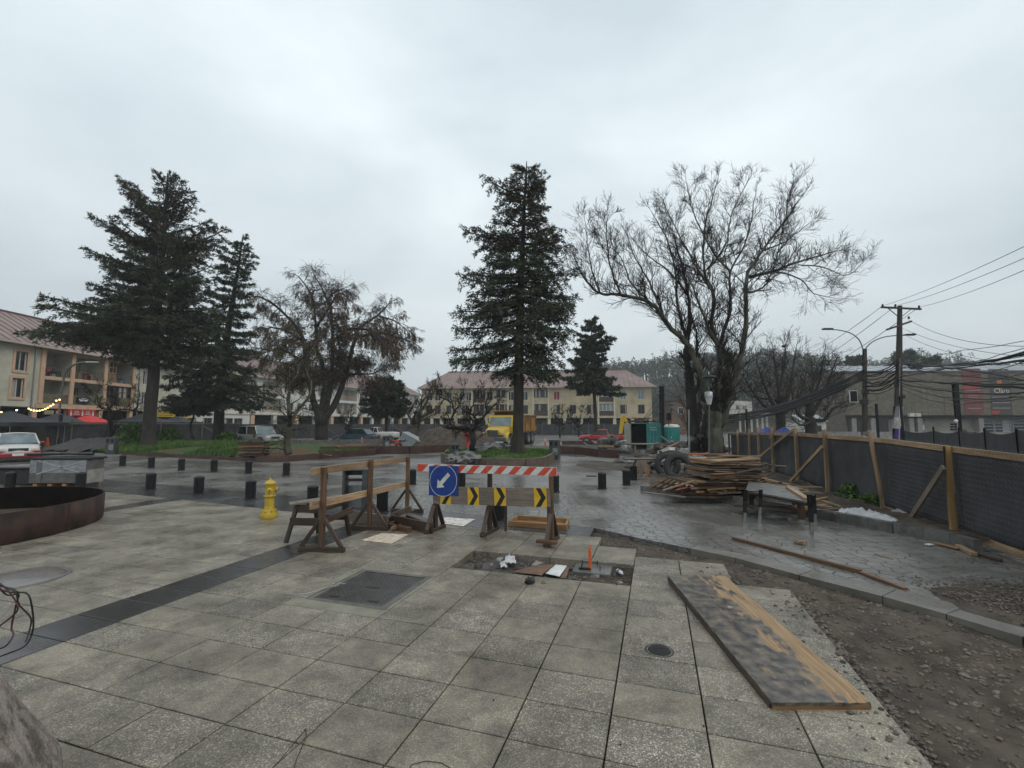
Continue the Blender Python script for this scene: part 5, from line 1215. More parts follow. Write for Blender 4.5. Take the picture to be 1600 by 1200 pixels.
for k in range(5):
 zz = k * .15; rz = jit(.12); Mr = Matrix.Rotation(rz + .15, 4, 'Z') @ Matrix.Translation((jit(.08), jit(.05), zz))
 pl_ = MB();
 one = thing('pallet', '', '', (0, 0, 0)); bpy.data.objects.remove(one)
 mb = MB()
 for i in range(6): mb.box(None, (.10, 1.0, .02), M=Mr @ Matrix.Translation((-.5 + i * .2, 0, .12)))
 for i in range(3): mb.box(None, (1.15, .09, .09), M=Mr @ Matrix.Translation((0, -.44 + i * .44, .062)))
 mb.build('pallet', [MT['wood_dark'], MT['wood_wet']][k % 2], ps)
for k in range(8): MB().beam((jit(.5), jit(.4), .78 + .04 * (k % 3)), (jit(.7), jit(.5), .8 + .03 * (k % 3)), .1, .03).build('board', MT['wood_wet'], ps)
p = G(397, 706, .4)
wp = thing('wrapped_pavers', 'plastic wrapped block of grey pavers on a pallet behind the rusty ring planter', 'paver pallet', V0_(G(88, 762)))
w0 = wp.location
yy = w0.y; sc = F / yy
wd = 88 / sc
MB().box((0, .3, .48), (wd, .6, .70)).build('paver_block', MT['conc_dark'], wp, bev=.01)
MB().box((.0, -.003, .62), (wd * .98, .012, .38)).build('plastic_wrap', M_('wrap_film', (.16, .17, .18), (.34, .36, .38), 3, .2, .01, 9, detail=8, stretch=(1, 1, 3)), wp)
MB().box((0, .3, .86), (wd * 1.05, .66, .05)).build('top_sheet', MT['blackmat'], wp)
MB().box((-wd / 2 + .3, -.012, .48), (.16, .01, .68)).build('strap', MT['grey'], wp)
for s_ in (-1, 1):
 MB().beam((-wd * .42 + .1, -.015, .60 + .2 * s_), (wd * .46, -.015, .60 - .18 * s_), .01, .03, up=(0, 0, 1)).build('tape', MT['white_paint'] if s_ > 5 else M_('grey_tape', (.3, .31, .32), (.4, .41, .42), 9, .3), wp)
for i in range(4): MB().box((-wd / 2 + .2 + i * (wd - .4) / 3, .3, .06), (.12, .6, .10)).build('pallet_block', MT['wood_orange'] if i < 3 else W3, wp)
MB().box((wd / 2 + .012, .3, .32), (.02, .56, .40)).build('end_paver', MT['conc'], wp)
dk = thing('black_crate', 'dark low crate with steel lids left of the wrapped pavers', 'crate', V0_(G(30, 758)))
MB().box((0, .3, .28), (1.3, .8, .5)).build('body', MT['blackmat'], dk, bev=.01)
MB().box((0, .28, .56), (1.36, .86, .05)).build('lid', MT['grey'], dk); MB().tube([(-.6, -.13, .5), (.6, -.13, .5)], .02, 6).build('rim', MT['black'], dk)
pt_ = MB()
rp = thing('black_pipes', 'black pipes lying across the top of the wrapped pavers', 'pipes', V0_(G(70, 762), .9))
for k in range(3): MB().tube([(-.9 + k * .3, .3 + .2 * k, .06), (1.0 - .2 * k, .4 + .2 * k, .07)], .05, 8).build('pipe', MT['blackmat'], rp)
sp2 = thing('pallet', 'light pallet lying flat at the right end of the island', 'pallet', V0_(G(562, 706), .42))
for k in range(6): MB().box((-.7 + k * .28, 0, .1), (.14, .9, .025)).build('slat', W3, sp2)
for s_ in (-1, 0, 1): MB().box((0, s_ * .38, .045), (1.6, .08, .08)).build('runner', W2, sp2)
plank('thin pale lath lying on the soil of the island near the mossy tree', G(484, 706, .25), G(518, 712, .25), .05, .03, W1, 'lath', 'lath')
for i, (x, y, h, l) in enumerate(((565, 702, .85, 'orange marker post in front of the teal car'), (529, 707, .45, 'short orange post on the island soil'), (852, 701, .9, 'orange striped post right of the yellow truck'))):
 p = G(x, y); t = thing('marker_post', l, 'marker post', V0_(p)); MB().box((0, 0, .02), (.3, .3, .04)).build('foot', MT['rubber'], t)
 MB().lathe([(.07, .04), (.06, h * .5), (.05, h), (0, h + .01)], 10).build('post', MT['orange'], t); MB().lathe([(.066, h * .62), (.062, h * .8)], 10).build('band', MT['white_paint'], t)
p = G(73, 700); t = thing('traffic_cone', 'orange traffic cone by the dark fence right of the white and red car', 'traffic cone', V0_(p)); MB().box((0, 0, .02), (.5, .5, .04)).build('base', MT['orange'], t, bev=.02); MB().lathe([(.2, .04), (.14, .35), (.09, .62), (.05, .82), (0, .83)], 14).build('cone', MT['orange'], t)
MB().lathe([(.128, .42), (.1, .58)], 14).build('band', MT['orange'], t)
p = G(731, 706); t = thing('red_hydrant', 'tall red fire standpipe among the gnarled shrubs left of the truck', 'fire hydrant', V0_(p, .3), 0)
MB().lathe([(.16, 0), (.16, .05), (.10, .07), (.10, .62), (.13, .64), (.13, .68)], 14).build('barrel', MT['red'], t); MB().lathe([(.15, .68), (.17, .72), (.17, .95), (.12, 1.03), (.05, 1.08), (0, 1.1)], 14).build('head', MT['red'], t)
for s_ in (-1, 1): MB().lathe([(.07, .1), (.07, .24), (.09, .24), (.09, .3), (0, .3)], 10, c=(0, 0, .84), M=Matrix.Rotation(s_ * math.pi / 2, 4, 'Y')).build('outlet', MT['red'], t)
p = G(640, 703); t = thing('old_freezer', 'tipped over white chest freezer lying on the debris', 'freezer', V0_(p, .15)); t.rotation_euler = (0, R(24), R(-20))
MB().box((0, 0, .45), (1.6, .8, .8)).build('cabinet', M_('dirty_white_steel', (.22, .24, .25), (.36, .38, .39), 2, .4, detail=8), t, bev=.03); MB().box((0, 0, .88), (1.66, .84, .06)).build('lid', MT['steel'], t, bev=.01)
p = G(619, 703); t = thing('red_crate', 'red plastic crate left of the tipped freezer', 'crate', V0_(p, .1))
for z in (.05, .3, .55): MB().box((0, 0, z), (.7, .5, .1)).build('side_band', MT['red'], t)
for sx in (-.32, .32): MB().box((sx, 0, .3), (.05, .5, .6)).build('corner_post', MT['red'], t)
MB().box((0, 0, .02), (.68, .48, .03)).build('bottom', MT['red'], t)
# ================================================================ BUILDINGS
MT['roof'] = M_('faded_red_metal_roof', (.165, .105, .092), (.26, .178, .155), .5, .45, .01, 3, detail=9, stretch=(1, 1, 1))
MT['roof_seam'] = M_('roof_seam', (.17, .11, .10), (.22, .15, .14), 1, .5)
MT['olive'] = M_('olive_railing_board', (.10, .09, .055), (.16, .14, .09), 3, .7)
MT['fascia'] = M_('pale_fascia', (.42, .36, .30), (.50, .44, .37), 1, .7)
MT['curtain'] = M_('curtain', (.28, .27, .25), (.42, .41, .38), 6, .8, stretch=(6, 6, .3))
class Fac:
 """a facade plane: s metres along, z up, d outwards"""
 def __init__(s, P0, P1, par):
  s.P0 = Vector((P0[0], P0[1], 0)); s.P1 = Vector((P1[0], P1[1], 0)); s.L = (s.P1 - s.P0).length; s.e = (s.P1 - s.P0) / s.L
  n = Vector((s.e.y, -s.e.x, 0)); s.n = n if n.dot(-s.P0) > 0 else -n; s.par = par; s.off = par.location
 def p(s, a, z, d=0): return s.P0 + s.e * a + s.n * d + Vector((0, 0, z))
 def at(s, px):
  k = (px - 800) / F      # x = k*(y*CA + (z-H)*SA) ~ k*y
  return (k * s.P0.y - s.P0.x) / (s.e.x - k * s.e.y)
 def z(s, px, py):
  a = s.at(px); q = s.p(a, 0); u, y, w = ray(px, py); return H + w * q.y / y
 def block(s, name, a0, a1, z0, z1, d0, d1, m, par=None, mb=None):
  c = [s.p(a, z, d) for z in (z0, z1) for d in (d0, d1) for a in (a0, a1)]
  b = mb or MB(); b.add(c, [(0, 2, 3, 1), (4, 5, 7, 6), (0, 1, 5, 4), (2, 6, 7, 3), (0, 4, 6, 2), (1, 3, 7, 5)], [[(0, 0)] * 4] * 6)
  if mb is None: return b.build(name, m, par or s.par, off=s.off)
 def wall(s, name, a0, a1, z0, z1, holes, m, dep=.25, d=0):
  xs = sorted({a0, a1} | {h[0] for h in holes} | {h[1] for h in holes}); zs = sorted({z0, z1} | {h[2] for h in holes} | {h[3] for h in holes})
  xs = [x for x in xs if a0 - 1e-6 <= x <= a1 + 1e-6]; zs = [z for z in zs if z0 - 1e-6 <= z <= z1 + 1e-6]
  mb = MB()
  for i in range(len(xs) - 1):
   for j in range(len(zs) - 1):
    cx, cz = (xs[i] + xs[i + 1]) / 2, (zs[j] + zs[j + 1]) / 2
    if any(h[0] < cx < h[1] and h[2] < cz < h[3] for h in holes): continue
    mb.add([s.p(xs[i], zs[j], d), s.p(xs[i + 1], zs[j], d), s.p(xs[i + 1], zs[j + 1], d), s.p(xs[i], zs[j + 1], d)], [(0, 1, 2, 3)])
  for h in holes:
   D = h[4] if len(h) > 4 else dep
   for (x0, y0, x1, y1) in ((h[0], h[2], h[1], h[2]), (h[0], h[3], h[1], h[3]), (h[0], h[2], h[0], h[3]), (h[1], h[2], h[1], h[3])):
    mb.add([s.p(x0, y0, d), s.p(x1, y1, d), s.p(x1, y1, d - D), s.p(x0, y0, d - D)], [(0, 1, 2, 3)])
  return mb.build(name, m, s.par, off=s.off)
 def window(s, a0, a1, z0, z1, d=-.14, frame=None, pane=None, nv=2, nh=1, fw=.06, sill=None, par=None):
  mb = MB(); frame = frame or MT['frame_w']; pane = pane or MT['glass']
  for i in range(nv + 1): a = a0 + (a1 - a0) * i / nv; a = min(max(a, a0 + fw / 2), a1 - fw / 2); s.block('', a - fw / 2, a + fw / 2, z0, z1, d - .03, d + .03, None, mb=mb)
  for j in range(nh + 1): z = z0 + (z1 - z0) * j / nh; z = min(max(z, z0 + fw / 2), z1 - fw / 2); s.block('', a0 + fw, a1 - fw, z - fw / 2, z + fw / 2, d - .025, d + .025, None, mb=mb)
  w = mb.build('window', frame, par or s.par, off=s.off)
  MB().add([s.p(a0, z0, d - .04), s.p(a1, z0, d - .04), s.p(a1, z1, d - .04), s.p(a0, z1, d - .04)], [(0, 1, 2, 3)]).build('pane', pane, w if par is None else par, off=s.off)
  if random.random() < .6:
   e = (a1 - a0) * random.choice((.2, .3, .45)); a2 = a0 + .06 if random.random() < .5 else a1 - e - .06
   if par is None: s.block('curtain', a2, a2 + e, z0 + .05, z1 - .05, d - .036, d - .032, MT['curtain'], par=w)
  if sill: s.block('sill', a0 - .08, a1 + .08, z0 - .10, z0 - .01, -.1, .08, sill)
  return w
 def surround(s, a0, a1, z0, z1, m, w=.16, d=.06):
  mb = MB()
  s.block('', a0 - w, a0, z0 - w, z1 + w, -.05, d, None, mb=mb); s.block('', a1, a1 + w, z0 - w, z1 + w, -.05, d, None, mb=mb)
  s.block('', a0, a1, z1, z1 + w, -.05, d, None, mb=mb); s.block('', a0, a1, z0 - w, z0, -.05, d, None, mb=mb)
  mb.build('window_surround', m, s.par, off=s.off)
 def rail(s, a0, a1, z, h, d, m, bars=True, name='railing'):
  mb = MB(); s.block('', a0, a1, z + h - .04, z + h, d - .02, d + .02, None, mb=mb); s.block('', a0, a1, z + .08, z + .11, d - .015, d + .015, None, mb=mb)
  n = max(3, int((a1 - a0) / .16))
  for i in range(n + 1): a = a0 + (a1 - a0) * i / n; s.block('', a - .012, a + .012, z + .08, z + h - .04, d - .012, d + .012, None, mb=mb)
  return mb.build(name, m, s.par, off=s.off)
def hip_roof(par, c, z, zr, oh, inset, m, seam=.8, th=.18):
 """c: front-left, front-right, back-right, back-left (xy)"""
 c = [Vector((p[0], p[1], 0)) for p in c]; ex = (c[1] - c[0]).normalized(); ey = (c[3] - c[0]).normalized()
 o = [c[0] - ex * oh - ey * oh, c[1] + ex * oh - ey * oh, c[2] + ex * oh + ey * oh, c[3] - ex * oh + ey * oh]
 lo = [p + Vector((0, 0, z)) for p in o]; ra = (lo[0] + lo[3]) / 2 + ex * inset[0]; rb = (lo[1] + lo[2]) / 2 - ex * inset[1]; ra.z = rb.z = zr
 mb = MB().add(lo + [ra, rb], [(0, 1, 5, 4), (1, 2, 5), (2, 3, 4, 5), (3, 0, 4)]); r = mb.build('roof', m, par, off=par.location)
 mb = MB(); up = Vector((0, 0, .03))
 for (a, b, t0, t1) in ((lo[0], lo[1], ra, rb), (lo[1], lo[2], rb, rb)):
  L_ = (b - a).length; n = int(L_ / seam)
  for i in range(1, n):
   p = a.lerp(b, i / n)
   if (t0 - t1).length > .1:
    dx = (p - a).dot(ex); s_a = (t0 - a).dot(ex); s_b = (t1 - a).dot(ex)
    if dx < s_a: k = dx / max(s_a, .01); q = a.lerp(t0, k)
    elif dx > s_b: k = (L_ - dx) / max(L_ - s_b, .01); q = b.lerp(t1, k)
    else: q = t0.lerp(t1, (dx - s_a) / (s_b - s_a))
   else:
    k = i / n; kk = 1 - abs(2 * k - 1); q = p.lerp(t0.lerp(t0, 0), 1) if False else None
    mid = (a + b) / 2
    q = (a if k < .5 else b).lerp(t0, min(1, 2 * k if k < .5 else 2 - 2 * k))
   if (q - p).length > .3: mb.beam(p + up, q + up, .05, .05)
 mb.build('roof_seams', MT['roof_seam'], r, off=par.location, kind='stuff')
 MB().beam(ra + up * 2, rb + up * 2, .28, .10).build('ridge_cap', MT['roof_seam'], r, off=par.location)
 mb = MB()
 for i in range(4):
  a, b = lo[i], lo[(i + 1) % 4]; d_ = (b - a).normalized() * .02
  mb.beam(a + d_ - Vector((0, 0, th / 2 + .01)), b - d_ - Vector((0, 0, th / 2 + .01)), .05, th)
 mb.add([p - Vector((0, 0, .05)) for p in lo], [(3, 2, 1, 0)]); mb.build('fascia', MT['fascia'], r, off=par.location)
 return r
def shell(par, c, z0, z1, m, name='side_wall'):
 for i in (1, 2, 3):
  a, b = Vector((*c[i], 0)), Vector((*c[(i + 1) % 4], 0))
  MB().add([a + Vector((0, 0, z0)), b + Vector((0, 0, z0)), b + Vector((0, 0, z1)), a + Vector((0, 0, z1))], [(0, 1, 2, 3)]).build(name, m, par, off=par.location)
EV = 8.95
lb_ = thing('apartment_building', 'cream apartment block at left with peach framed balconies above red and dark shop fronts', 'building', (-43, 44.5, 0))
f = Fac((-43, 28), (-43, 59), lb_)
Yp = lambda px: 43 * F / (800 - px) - 28
zs_ = lambda px, py: f.z(px, py)
a_w0, a_w1 = Yp(17), Yp(36)
bal0, bal1 = Yp(60), Yp(205)
wins = [(a_w0, a_w1, 6.5, 8.2), (a_w0 - .1, a_w1 - .1, 4.15, 5.85), (Yp(221), Yp(230), 6.5, 8.1), (Yp(221), Yp(230), 4.1, 5.6), (Yp(262), Yp(272), 6.3, 8.1), (Yp(262), Yp(272), 4.1, 5.6),
  (2.5, 3.8, 6.5, 8.2), (2.5, 3.8, 4.15, 5.85), (6.3, 7.5, 6.5, 8.2), (6.3, 7.5, 4.15, 5.85)]
cols = [bal0, Yp(108), Yp(160), bal1]
bays = []
for i in range(3):
 for (z0, z1) in ((3.75, 5.95), (6.3, 8.65)): bays.append((cols[i] + .22, cols[i + 1] - .02 if i == 2 else cols[i + 1] - .0, z0, z1, 1.9))
f.wall('front_wall', 0, f.L, 3.4, EV + .1, wins + bays, MT['cream'])
for w_ in wins[:2] + wins[6:]: f.surround(*w_[:4], MT['peach'], .2)
for w_ in wins: f.window(*w_[:4], frame=MT['frame_w'])
f.block('peach_band', cols[0] - .3, cols[3] + .3, 3.32, 3.72, .004, .10, MT['peach'])
f.block('peach_band', cols[0] + .25, cols[3], 5.98, 6.28, .004, .09, MT['peach'])
f.block('peach_band', cols[0] - .3, cols[3] + .3, 8.66, 8.86, .004, .09, MT['peach'])
for c_ in cols: f.block('column', c_ - .16, c_ + .22, 3.73, 8.65, .005, .14, MT['peach'])
for k, (a0, a1, z0, z1, D) in enumerate(bays):
 f.block('balcony_back_wall', a0 - .02, a1 + .02, z0 - .02, z1 + .02, -1.96, -1.9, MT['whitewash'])
 da = a0 + .25; dw = .95 if k != 4 else 1.0
 dz = z0 + 2.0
 dr = f.block('balcony_door', da, da + dw, z0, dz, -1.89, -1.84, MT['frame_d']); f.block('pane', da + .12, da + dw - .12, z0 + .8, dz - .12, -1.835, -1.83, MT['glass'], par=dr)
 if a1 - da > 2.6: f.window(da + 1.4, da + 2.2, z0 + .9, z0 + 1.8, d=-1.8, frame=MT['frame_d'])
 if z0 < 5:
  if k == 4:
   for q in range(3): f.window(a0 + (a1 - a0) * q / 3 + .03, a0 + (a1 - a0) * (q + 1) / 3 - .03, z0 + .95, z1 - .02, d=-.1, frame=MT['frame_d'], nv=2, nh=2)
  nb = 14
  for q in range(nb): f.block('railing_board', a0 + (a1 - a0) * q / nb + .01, a0 + (a1 - a0) * (q + 1) / nb - .01, z0 + .02, z0 + .92, -.08, -.05, MT['olive'])
 else:
  f.rail(a0, a1, z0, .95, -.06, MT['frame_d'])
  if k == 5:
   f.block('timber_screen', a0 + .05, a0 + 1.3, z0 + .02, z0 + 1.0, -.2, -.12, M_('yellowish_timber', (.30, .20, .09), (.42, .29, .14), 4, .7)); f.window(a0 + .05, a0 + 1.3, z0 + 1.02, z1 - .1, d=-.16, frame=MT['wood_orange'], nv=3, nh=2)
for px in (48, 214): a = Yp(px); f.block('downpipe', a - .05, a + .05, 0, EV - .1, .01, .11, MT['steel'])
rnd = random.Random(3)
cl_ = [(.5, .3, .3), (.1, .18, .4), (.35, .34, .32), (.4, .06, .05), (.05, .05, .06), (.3, .25, .1)]
for k in (1, 3, 5):
 a0, a1, z0, z1, D = bays[k]
 for q in range(4):
  aa = rnd.uniform(a0 + .3, a1 - .7); cc = cl_[(k + q) % 6]; o = f.block('balcony_box', aa, aa + rnd.uniform(.25, .6), z0, z0 + rnd.uniform(.3, .8), -1.2 + rnd.random() * .5, -.5, M_('clutter_%d_%d' % (k, q), cc, cc, 5, .6));
GZ = 3.4
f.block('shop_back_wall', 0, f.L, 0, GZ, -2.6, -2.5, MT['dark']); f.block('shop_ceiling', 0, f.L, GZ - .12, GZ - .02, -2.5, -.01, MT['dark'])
for a in (2, 6, 10, 13, 16.2, 19.6, 23.4, 27, 30.7): f.block('shop_pillar', a - .2, a + .2, 0, GZ, -.35, .0, MT['peach'] if a > 12 else MT['cream'])
for (a, w, zz) in ((13.5, 2.2, 2.4), (20.2, 2.4, 2.4), (24, 2.4, 2.6)): f.window(a, a + w, .5, zz, d=-2.3, frame=MT['frame_d'])
def sign(fc, label, a0, a1, z0, z1, d, m, par=None, name='shop_sign'):
 c_ = fc.p((a0 + a1) / 2, z0, d); t = thing(name, label, 'sign', c_); F2 = Fac.__new__(Fac); F2.__dict__.update(fc.__dict__); F2.par = t; F2.off = t.location
 F2.block('panel', a0, a1, z0, z1, d, d + .12, m); return t, F2
t, F2 = sign(f, 'red shop sign with white bottle shapes above the red umbrella', Yp(104), Yp(148), 2.62, 3.30, .1, MT['red'])
for a in (.10, .50, .88):
 aa = Yp(104) + (Yp(148) - Yp(104)) * a
 mb = MB(); mb.add([F2.p(aa + x, z, .224) for x, z in ((-.09, 2.68), (.09, 2.68), (.09, 2.95), (.03, 3.08), (.03, 3.22), (-.03, 3.22), (-.03, 3.08), (-.09, 2.95))], [tuple(range(8))]); mb.build('bottle_shape', MT['white_paint'], t, off=t.location)
for a in (.3, .7):
 aa = Yp(104) + (Yp(148) - Yp(104)) * a
 for k in range(3): F2.block('white_lettering', aa - .38 + .08 * k, aa + .3 - .06 * k, 2.80 + k * .13, 2.85 + k * .13, .222, .226, MT['white_paint'])
t, F2 = sign(f, 'round red sign on a dark panel left of the red shop sign', Yp(84), Yp(90), 2.7, 3.2, .1, MT['dark']); F2.block('red_face', Yp(84.5), Yp(89.5), 2.75, 3.15, .222, .23, MT['red'])
for k in range(2): F2.block('white_lettering', Yp(85.2), Yp(88.8), 2.88 + k * .1, 2.92 + k * .1, .232, .236, MT['white_paint'])
t, F2 = sign(f, 'small pale menu board with dark border under the string of lights', Yp(66), Yp(82), 2.72, 3.15, .1, MT['frame_d']); F2.block('pale_face', Yp(67), Yp(81), 2.77, 3.10, .222, .228, M_('pale_menu', (.35, .33, .22), (.45, .43, .3), 9, .6))
for k in range(2): F2.block('lettering', Yp(68), Yp(80), 2.84 + k * .12, 2.88 + k * .12, .23, .234, MT['dark'])
t, F2 = sign(f, 'black banner with a white winged emblem hanging on the lower balcony', Yp(119), Yp(138), 3.95, 4.55, .0, MT['black'], name='banner')
mb = MB(); ac = Yp(128.5)
for s_ in (-1, 1): mb.add([F2.p(ac + s_ * x, z, .124) for x, z in ((.02, 4.16), (.3, 4.10), (.48, 4.24), (.50, 4.38), (.28, 4.28), (.02, 4.32))], [tuple(range(6))])
mb.build('wing_emblem', MT['white_paint'], t, off=t.location)
F2.block('lettering', ac - .3, ac + .3, 4.40, 4.45, .121, .125, MT['white_paint'])
c4_ = [(-43, 28), (-43, 59), (-54, 59), (-54, 28)]
shell(lb_, c4_, 0, EV, MT['cream'])
hip_roof(lb_, c4_, EV, 12.6, .7, (5, 5), MT['roof'])
def tent(label, c, w, d, h, rise, m, group=None, cat='tent', legs=MT['steel'], rz=0):
 t = thing('canopy_tent', label, cat, c, rz, group)
 P_ = [(-w / 2, -d / 2), (w / 2, -d / 2), (w / 2, d / 2), (-w / 2, d / 2)]
 apex = Vector((0, 0, h + rise)); vs = [Vector((x, y, h)) for x, y in P_]
 for i in range(4):
  a, b = vs[i], vs[(i + 1) % 4]; rows = []
  for j in range(6):
   k = j / 6; cz = -rise * .18 * math.sin(math.pi * k); rows.append([(a.lerp(b, u / 4)).lerp(apex, k) + Vector((0, 0, cz)) for u in range(5)])
  mb = MB(); allv = [p for r in rows for p in r] + [apex]; fs = [(j * 5 + u, j * 5 + u + 1, (j + 1) * 5 + u + 1, (j + 1) * 5 + u) for j in range(5) for u in range(4)] + [(25 + u, 26 + u, 30) for u in range(4)]
  mb.add(allv, fs, None, True); mb.build('roof_panel', m, t)
  MB().add([a, b, b - Vector((0, 0, .28)), a - Vector((0, 0, .28))], [(0, 1, 2, 3)]).build('valance', m, t)
  MB().tube([(a.x * .97, a.y * .97, 0), (a.x * .97, a.y * .97, h)], .03, 6).build('leg', legs, t)
 return t
tc_ = M_('charcoal_canvas', (.022, .026, .032), (.042, .047, .055), 2, .7)
tent('dark canvas canopy at the far left, under the string lights', Vector((-37.0, 33.6, 0)), 4.5, 4, 2.0, .85, tc_, 'dark canopies before the shops', 'canopy')
tent('dark canvas canopy second from the left, below the shop signs', Vector((-38.2, 38.4, 0)), 4, 4, 2.0, .8, tc_, 'dark canopies before the shops', 'canopy')
tent('small dark canvas canopy just left of the red umbrella', Vector((-41.2, 42.4, 0)), 3, 3, 1.95, .7, tc_, 'dark canopies before the shops', 'canopy')
tent('dark blue-grey canvas canopy to the left of the big conifer trunk', Vector((-40, 49.5, 0)), 5, 4, 2.1, 1.0, tc_, 'dark canopies before the shops', 'canopy')
tent('dark canvas canopy to the right of the big conifer trunk', Vector((-40, 54.5, 0)), 4, 3, 2.1, .8, tc_, 'dark canopies before the shops', 'canopy')
um = thing('market_umbrella', 'bright red market umbrella open before the shops at left', 'umbrella', (-37.3, 40.2, 0))
for k in range(8):
 a0, a1 = k * math.pi / 4, (k + 1) * math.pi / 4; r = 1.55
 p0, p1 = Vector((r * math.cos(a0), r * math.sin(a0), 2.0)), Vector((r * math.cos(a1), r * math.sin(a1), 2.0)); q0_, q1_ = p0 * .5, p1 * .5; q0_.z = q1_.z = 2.42
 MB().add([p0, p1, q1_, q0_, Vector((0, 0, 2.65))], [(0, 1, 2, 3), (3, 2, 4)]).build('canopy_panel', MT['red'] if k else MT.setdefault('redc', M_('bright_red_canvas', (.55, .02, .018), (.68, .03, .025), 3, .6)), um)
for o in um.children: o.data.materials[0] = MT['redc']
MB().tube([(0, 0, 0), (0, 0, 2.62)], .03, 8).build('pole', MT['steel'], um)
l2 = thing('apartment_building', 'long white apartment block behind the trees in the middle left, three storeys over an arcade', 'building', (-33, 90, 0))
f = Fac((-43.5, 61), (-24, 118), l2)
bk = f.n * -10; c4_ = [(f.P0.x, f.P0.y), (f.P1.x, f.P1.y), (f.P1.x + bk.x, f.P1.y + bk.y), (f.P0.x + bk.x, f.P0.y + bk.y)]
wins = []
for px in (292, 318, 341, 358, 376, 395, 412, 441, 455, 470, 487, 500, 515, 565, 580, 597, 611, 624, 642, 651):
 a = f.at(px); wins += [(a - .6, a + .6, 6.9, 8.3), (a - .6, a + .6, 4.1, 5.5)]
bb = []
for px in (536, 548, 425): a = f.at(px); bb += [(a - 1.9, a + 1.9, 6.5, 8.7, 1.6), (a - 1.9, a + 1.9, 3.75, 6.0, 1.6)]
wins = [w_ for w_ in wins if not any(b_[0] < w_[1] and w_[0] < b_[1] for b_ in bb)]
grd = []; a_arc = f.at(385)
for px in (300, 326, 345, 359, 374): a = f.at(px); grd.append((a - .7, a + .7, 1.0, 2.7))
f.wall('front_wall', 0, f.L, 3.4, 9.2, wins + bb, MT['white'])
f.wall('ground_wall', 0, a_arc, 0, 3.39, grd, MT['white'], d=-.01)
for w_ in wins + grd: f.window(*w_[:4], frame=MT['frame_w'] if w_ in wins else MT['wood_grey'])
f.block('ledge', 0, f.L, 3.28, 3.42, .0, .12, MT['fascia'])
for (a0, a1, z0, z1, D) in bb:
 f.block('balcony_back_wall', a0, a1, z0, z1, -1.66, -1.6, MT['whitewash']); f.block('balcony_door', a0 + .6, a0 + 1.7, z0, z0 + 1.9, -1.59, -1.54, MT['frame_d']); f.rail(a0, a1, z0, .95, .02, MT['peach'])
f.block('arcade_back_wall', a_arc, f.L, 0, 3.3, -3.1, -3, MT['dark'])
for k, px in enumerate((388, 396, 431, 465, 494, 520, 545, 566, 583, 600, 614, 627, 640, 650)): a = f.at(px); f.block('arcade_pillar', a - .35, a + .35, 0, 3.27, -.5, .02, MT['peach'] if k % 2 else MT['white'])
hip_roof(l2, c4_, 9.3, 13.0, .7, (5, 6), MT['roof'])
shell(l2, c4_, 0, 9.2, MT['white'])
t, F2 = sign(f, 'yellow shop sign above a blue panel right of the big conifer trunk', f.at(289), f.at(296), 2.6, 3.2, .05, MT['yellow'])
fx = Fac((-43, 59), (-43, 61), lb_)
q = thing('shop_sign', 'yellow shop sign seen right of the big conifer trunk', 'sign', (-41.6, 55.2, 0)); F3 = Fac((-42.6, 52.5), (-42.6, 57.8), q)
F3.block('panel', 0, 5.3, 2.75, 3.45, 0, .1, MT['yellow']);
for k in range(2): F3.block('dark_lettering', .6, 4.6, 2.9 + k * .25, 3.0 + k * .25, .102, .106, MT['dark'])
F3.block('blue_panel', .2, 4.4, 1.3, 2.1, -.3, -.2, MT['blue'])
for a in (.1, 5.2): F3.block('post', a - .05, a + .05, 0, 2.74, 0, .1, MT['steel'])
yb = thing('apartment_building', 'yellow three storey apartment block with reddish hipped roof behind the truck', 'building', (5, 94, 0))
f = Fac((-19, 96), (28, 91), yb); bk = f.n * -11
c4_ = [(f.P0.x, f.P0.y), (f.P1.x, f.P1.y), (f.P1.x + bk.x, f.P1.y + bk.y), (f.P0.x + bk.x, f.P0.y + bk.y)]
U_, L_w = (6.7, 8.5), (3.9, 5.7)
wins = []
for px in (671, 684, 702, 722, 732, 765, 798, 820, 870, 974, 1002): a = f.at(px); wins.append((a - .65, a + .65, *U_))
for px in (671, 684, 702, 722, 732, 765, 798, 820, 870, 895, 922, 974, 1002): a = f.at(px); wins.append((a - .65, a + .65, *L_w))
bb = []
for px0, px1 in ((739, 758), (775, 792), (834, 856), (936, 959)): bb += [(f.at(px0), f.at(px1), 6.3, 8.9, 1.4), (f.at(px0), f.at(px1), 3.5, 5.95, 1.4)]
for px in (895, 922, 913): a = f.at(px);
wins = [w_ for w_ in wins if not any(b_[0] < w_[1] and w_[0] < b_[1] for b_ in bb)]
f.wall('front_wall', 0, f.L, 3.2, 9.35, wins + bb, MT['yellow_wall'])
redcur = M_('red_curtain', (.20, .03, .04), (.30, .05, .06), 6, .8)
for w_ in wins:
 blue = w_[0] > f.at(960) and w_[2] > 6
 f.window(*w_[:4], frame=MT['frame_w'] if w_[2] > 6 else MT['frame_d'], pane=MT['glass_blue'] if blue else (redcur if abs(w_[0] + .65 - f.at(870)) < .1 and w_[2] > 6 else MT['glass']), nh=1, fw=.09)
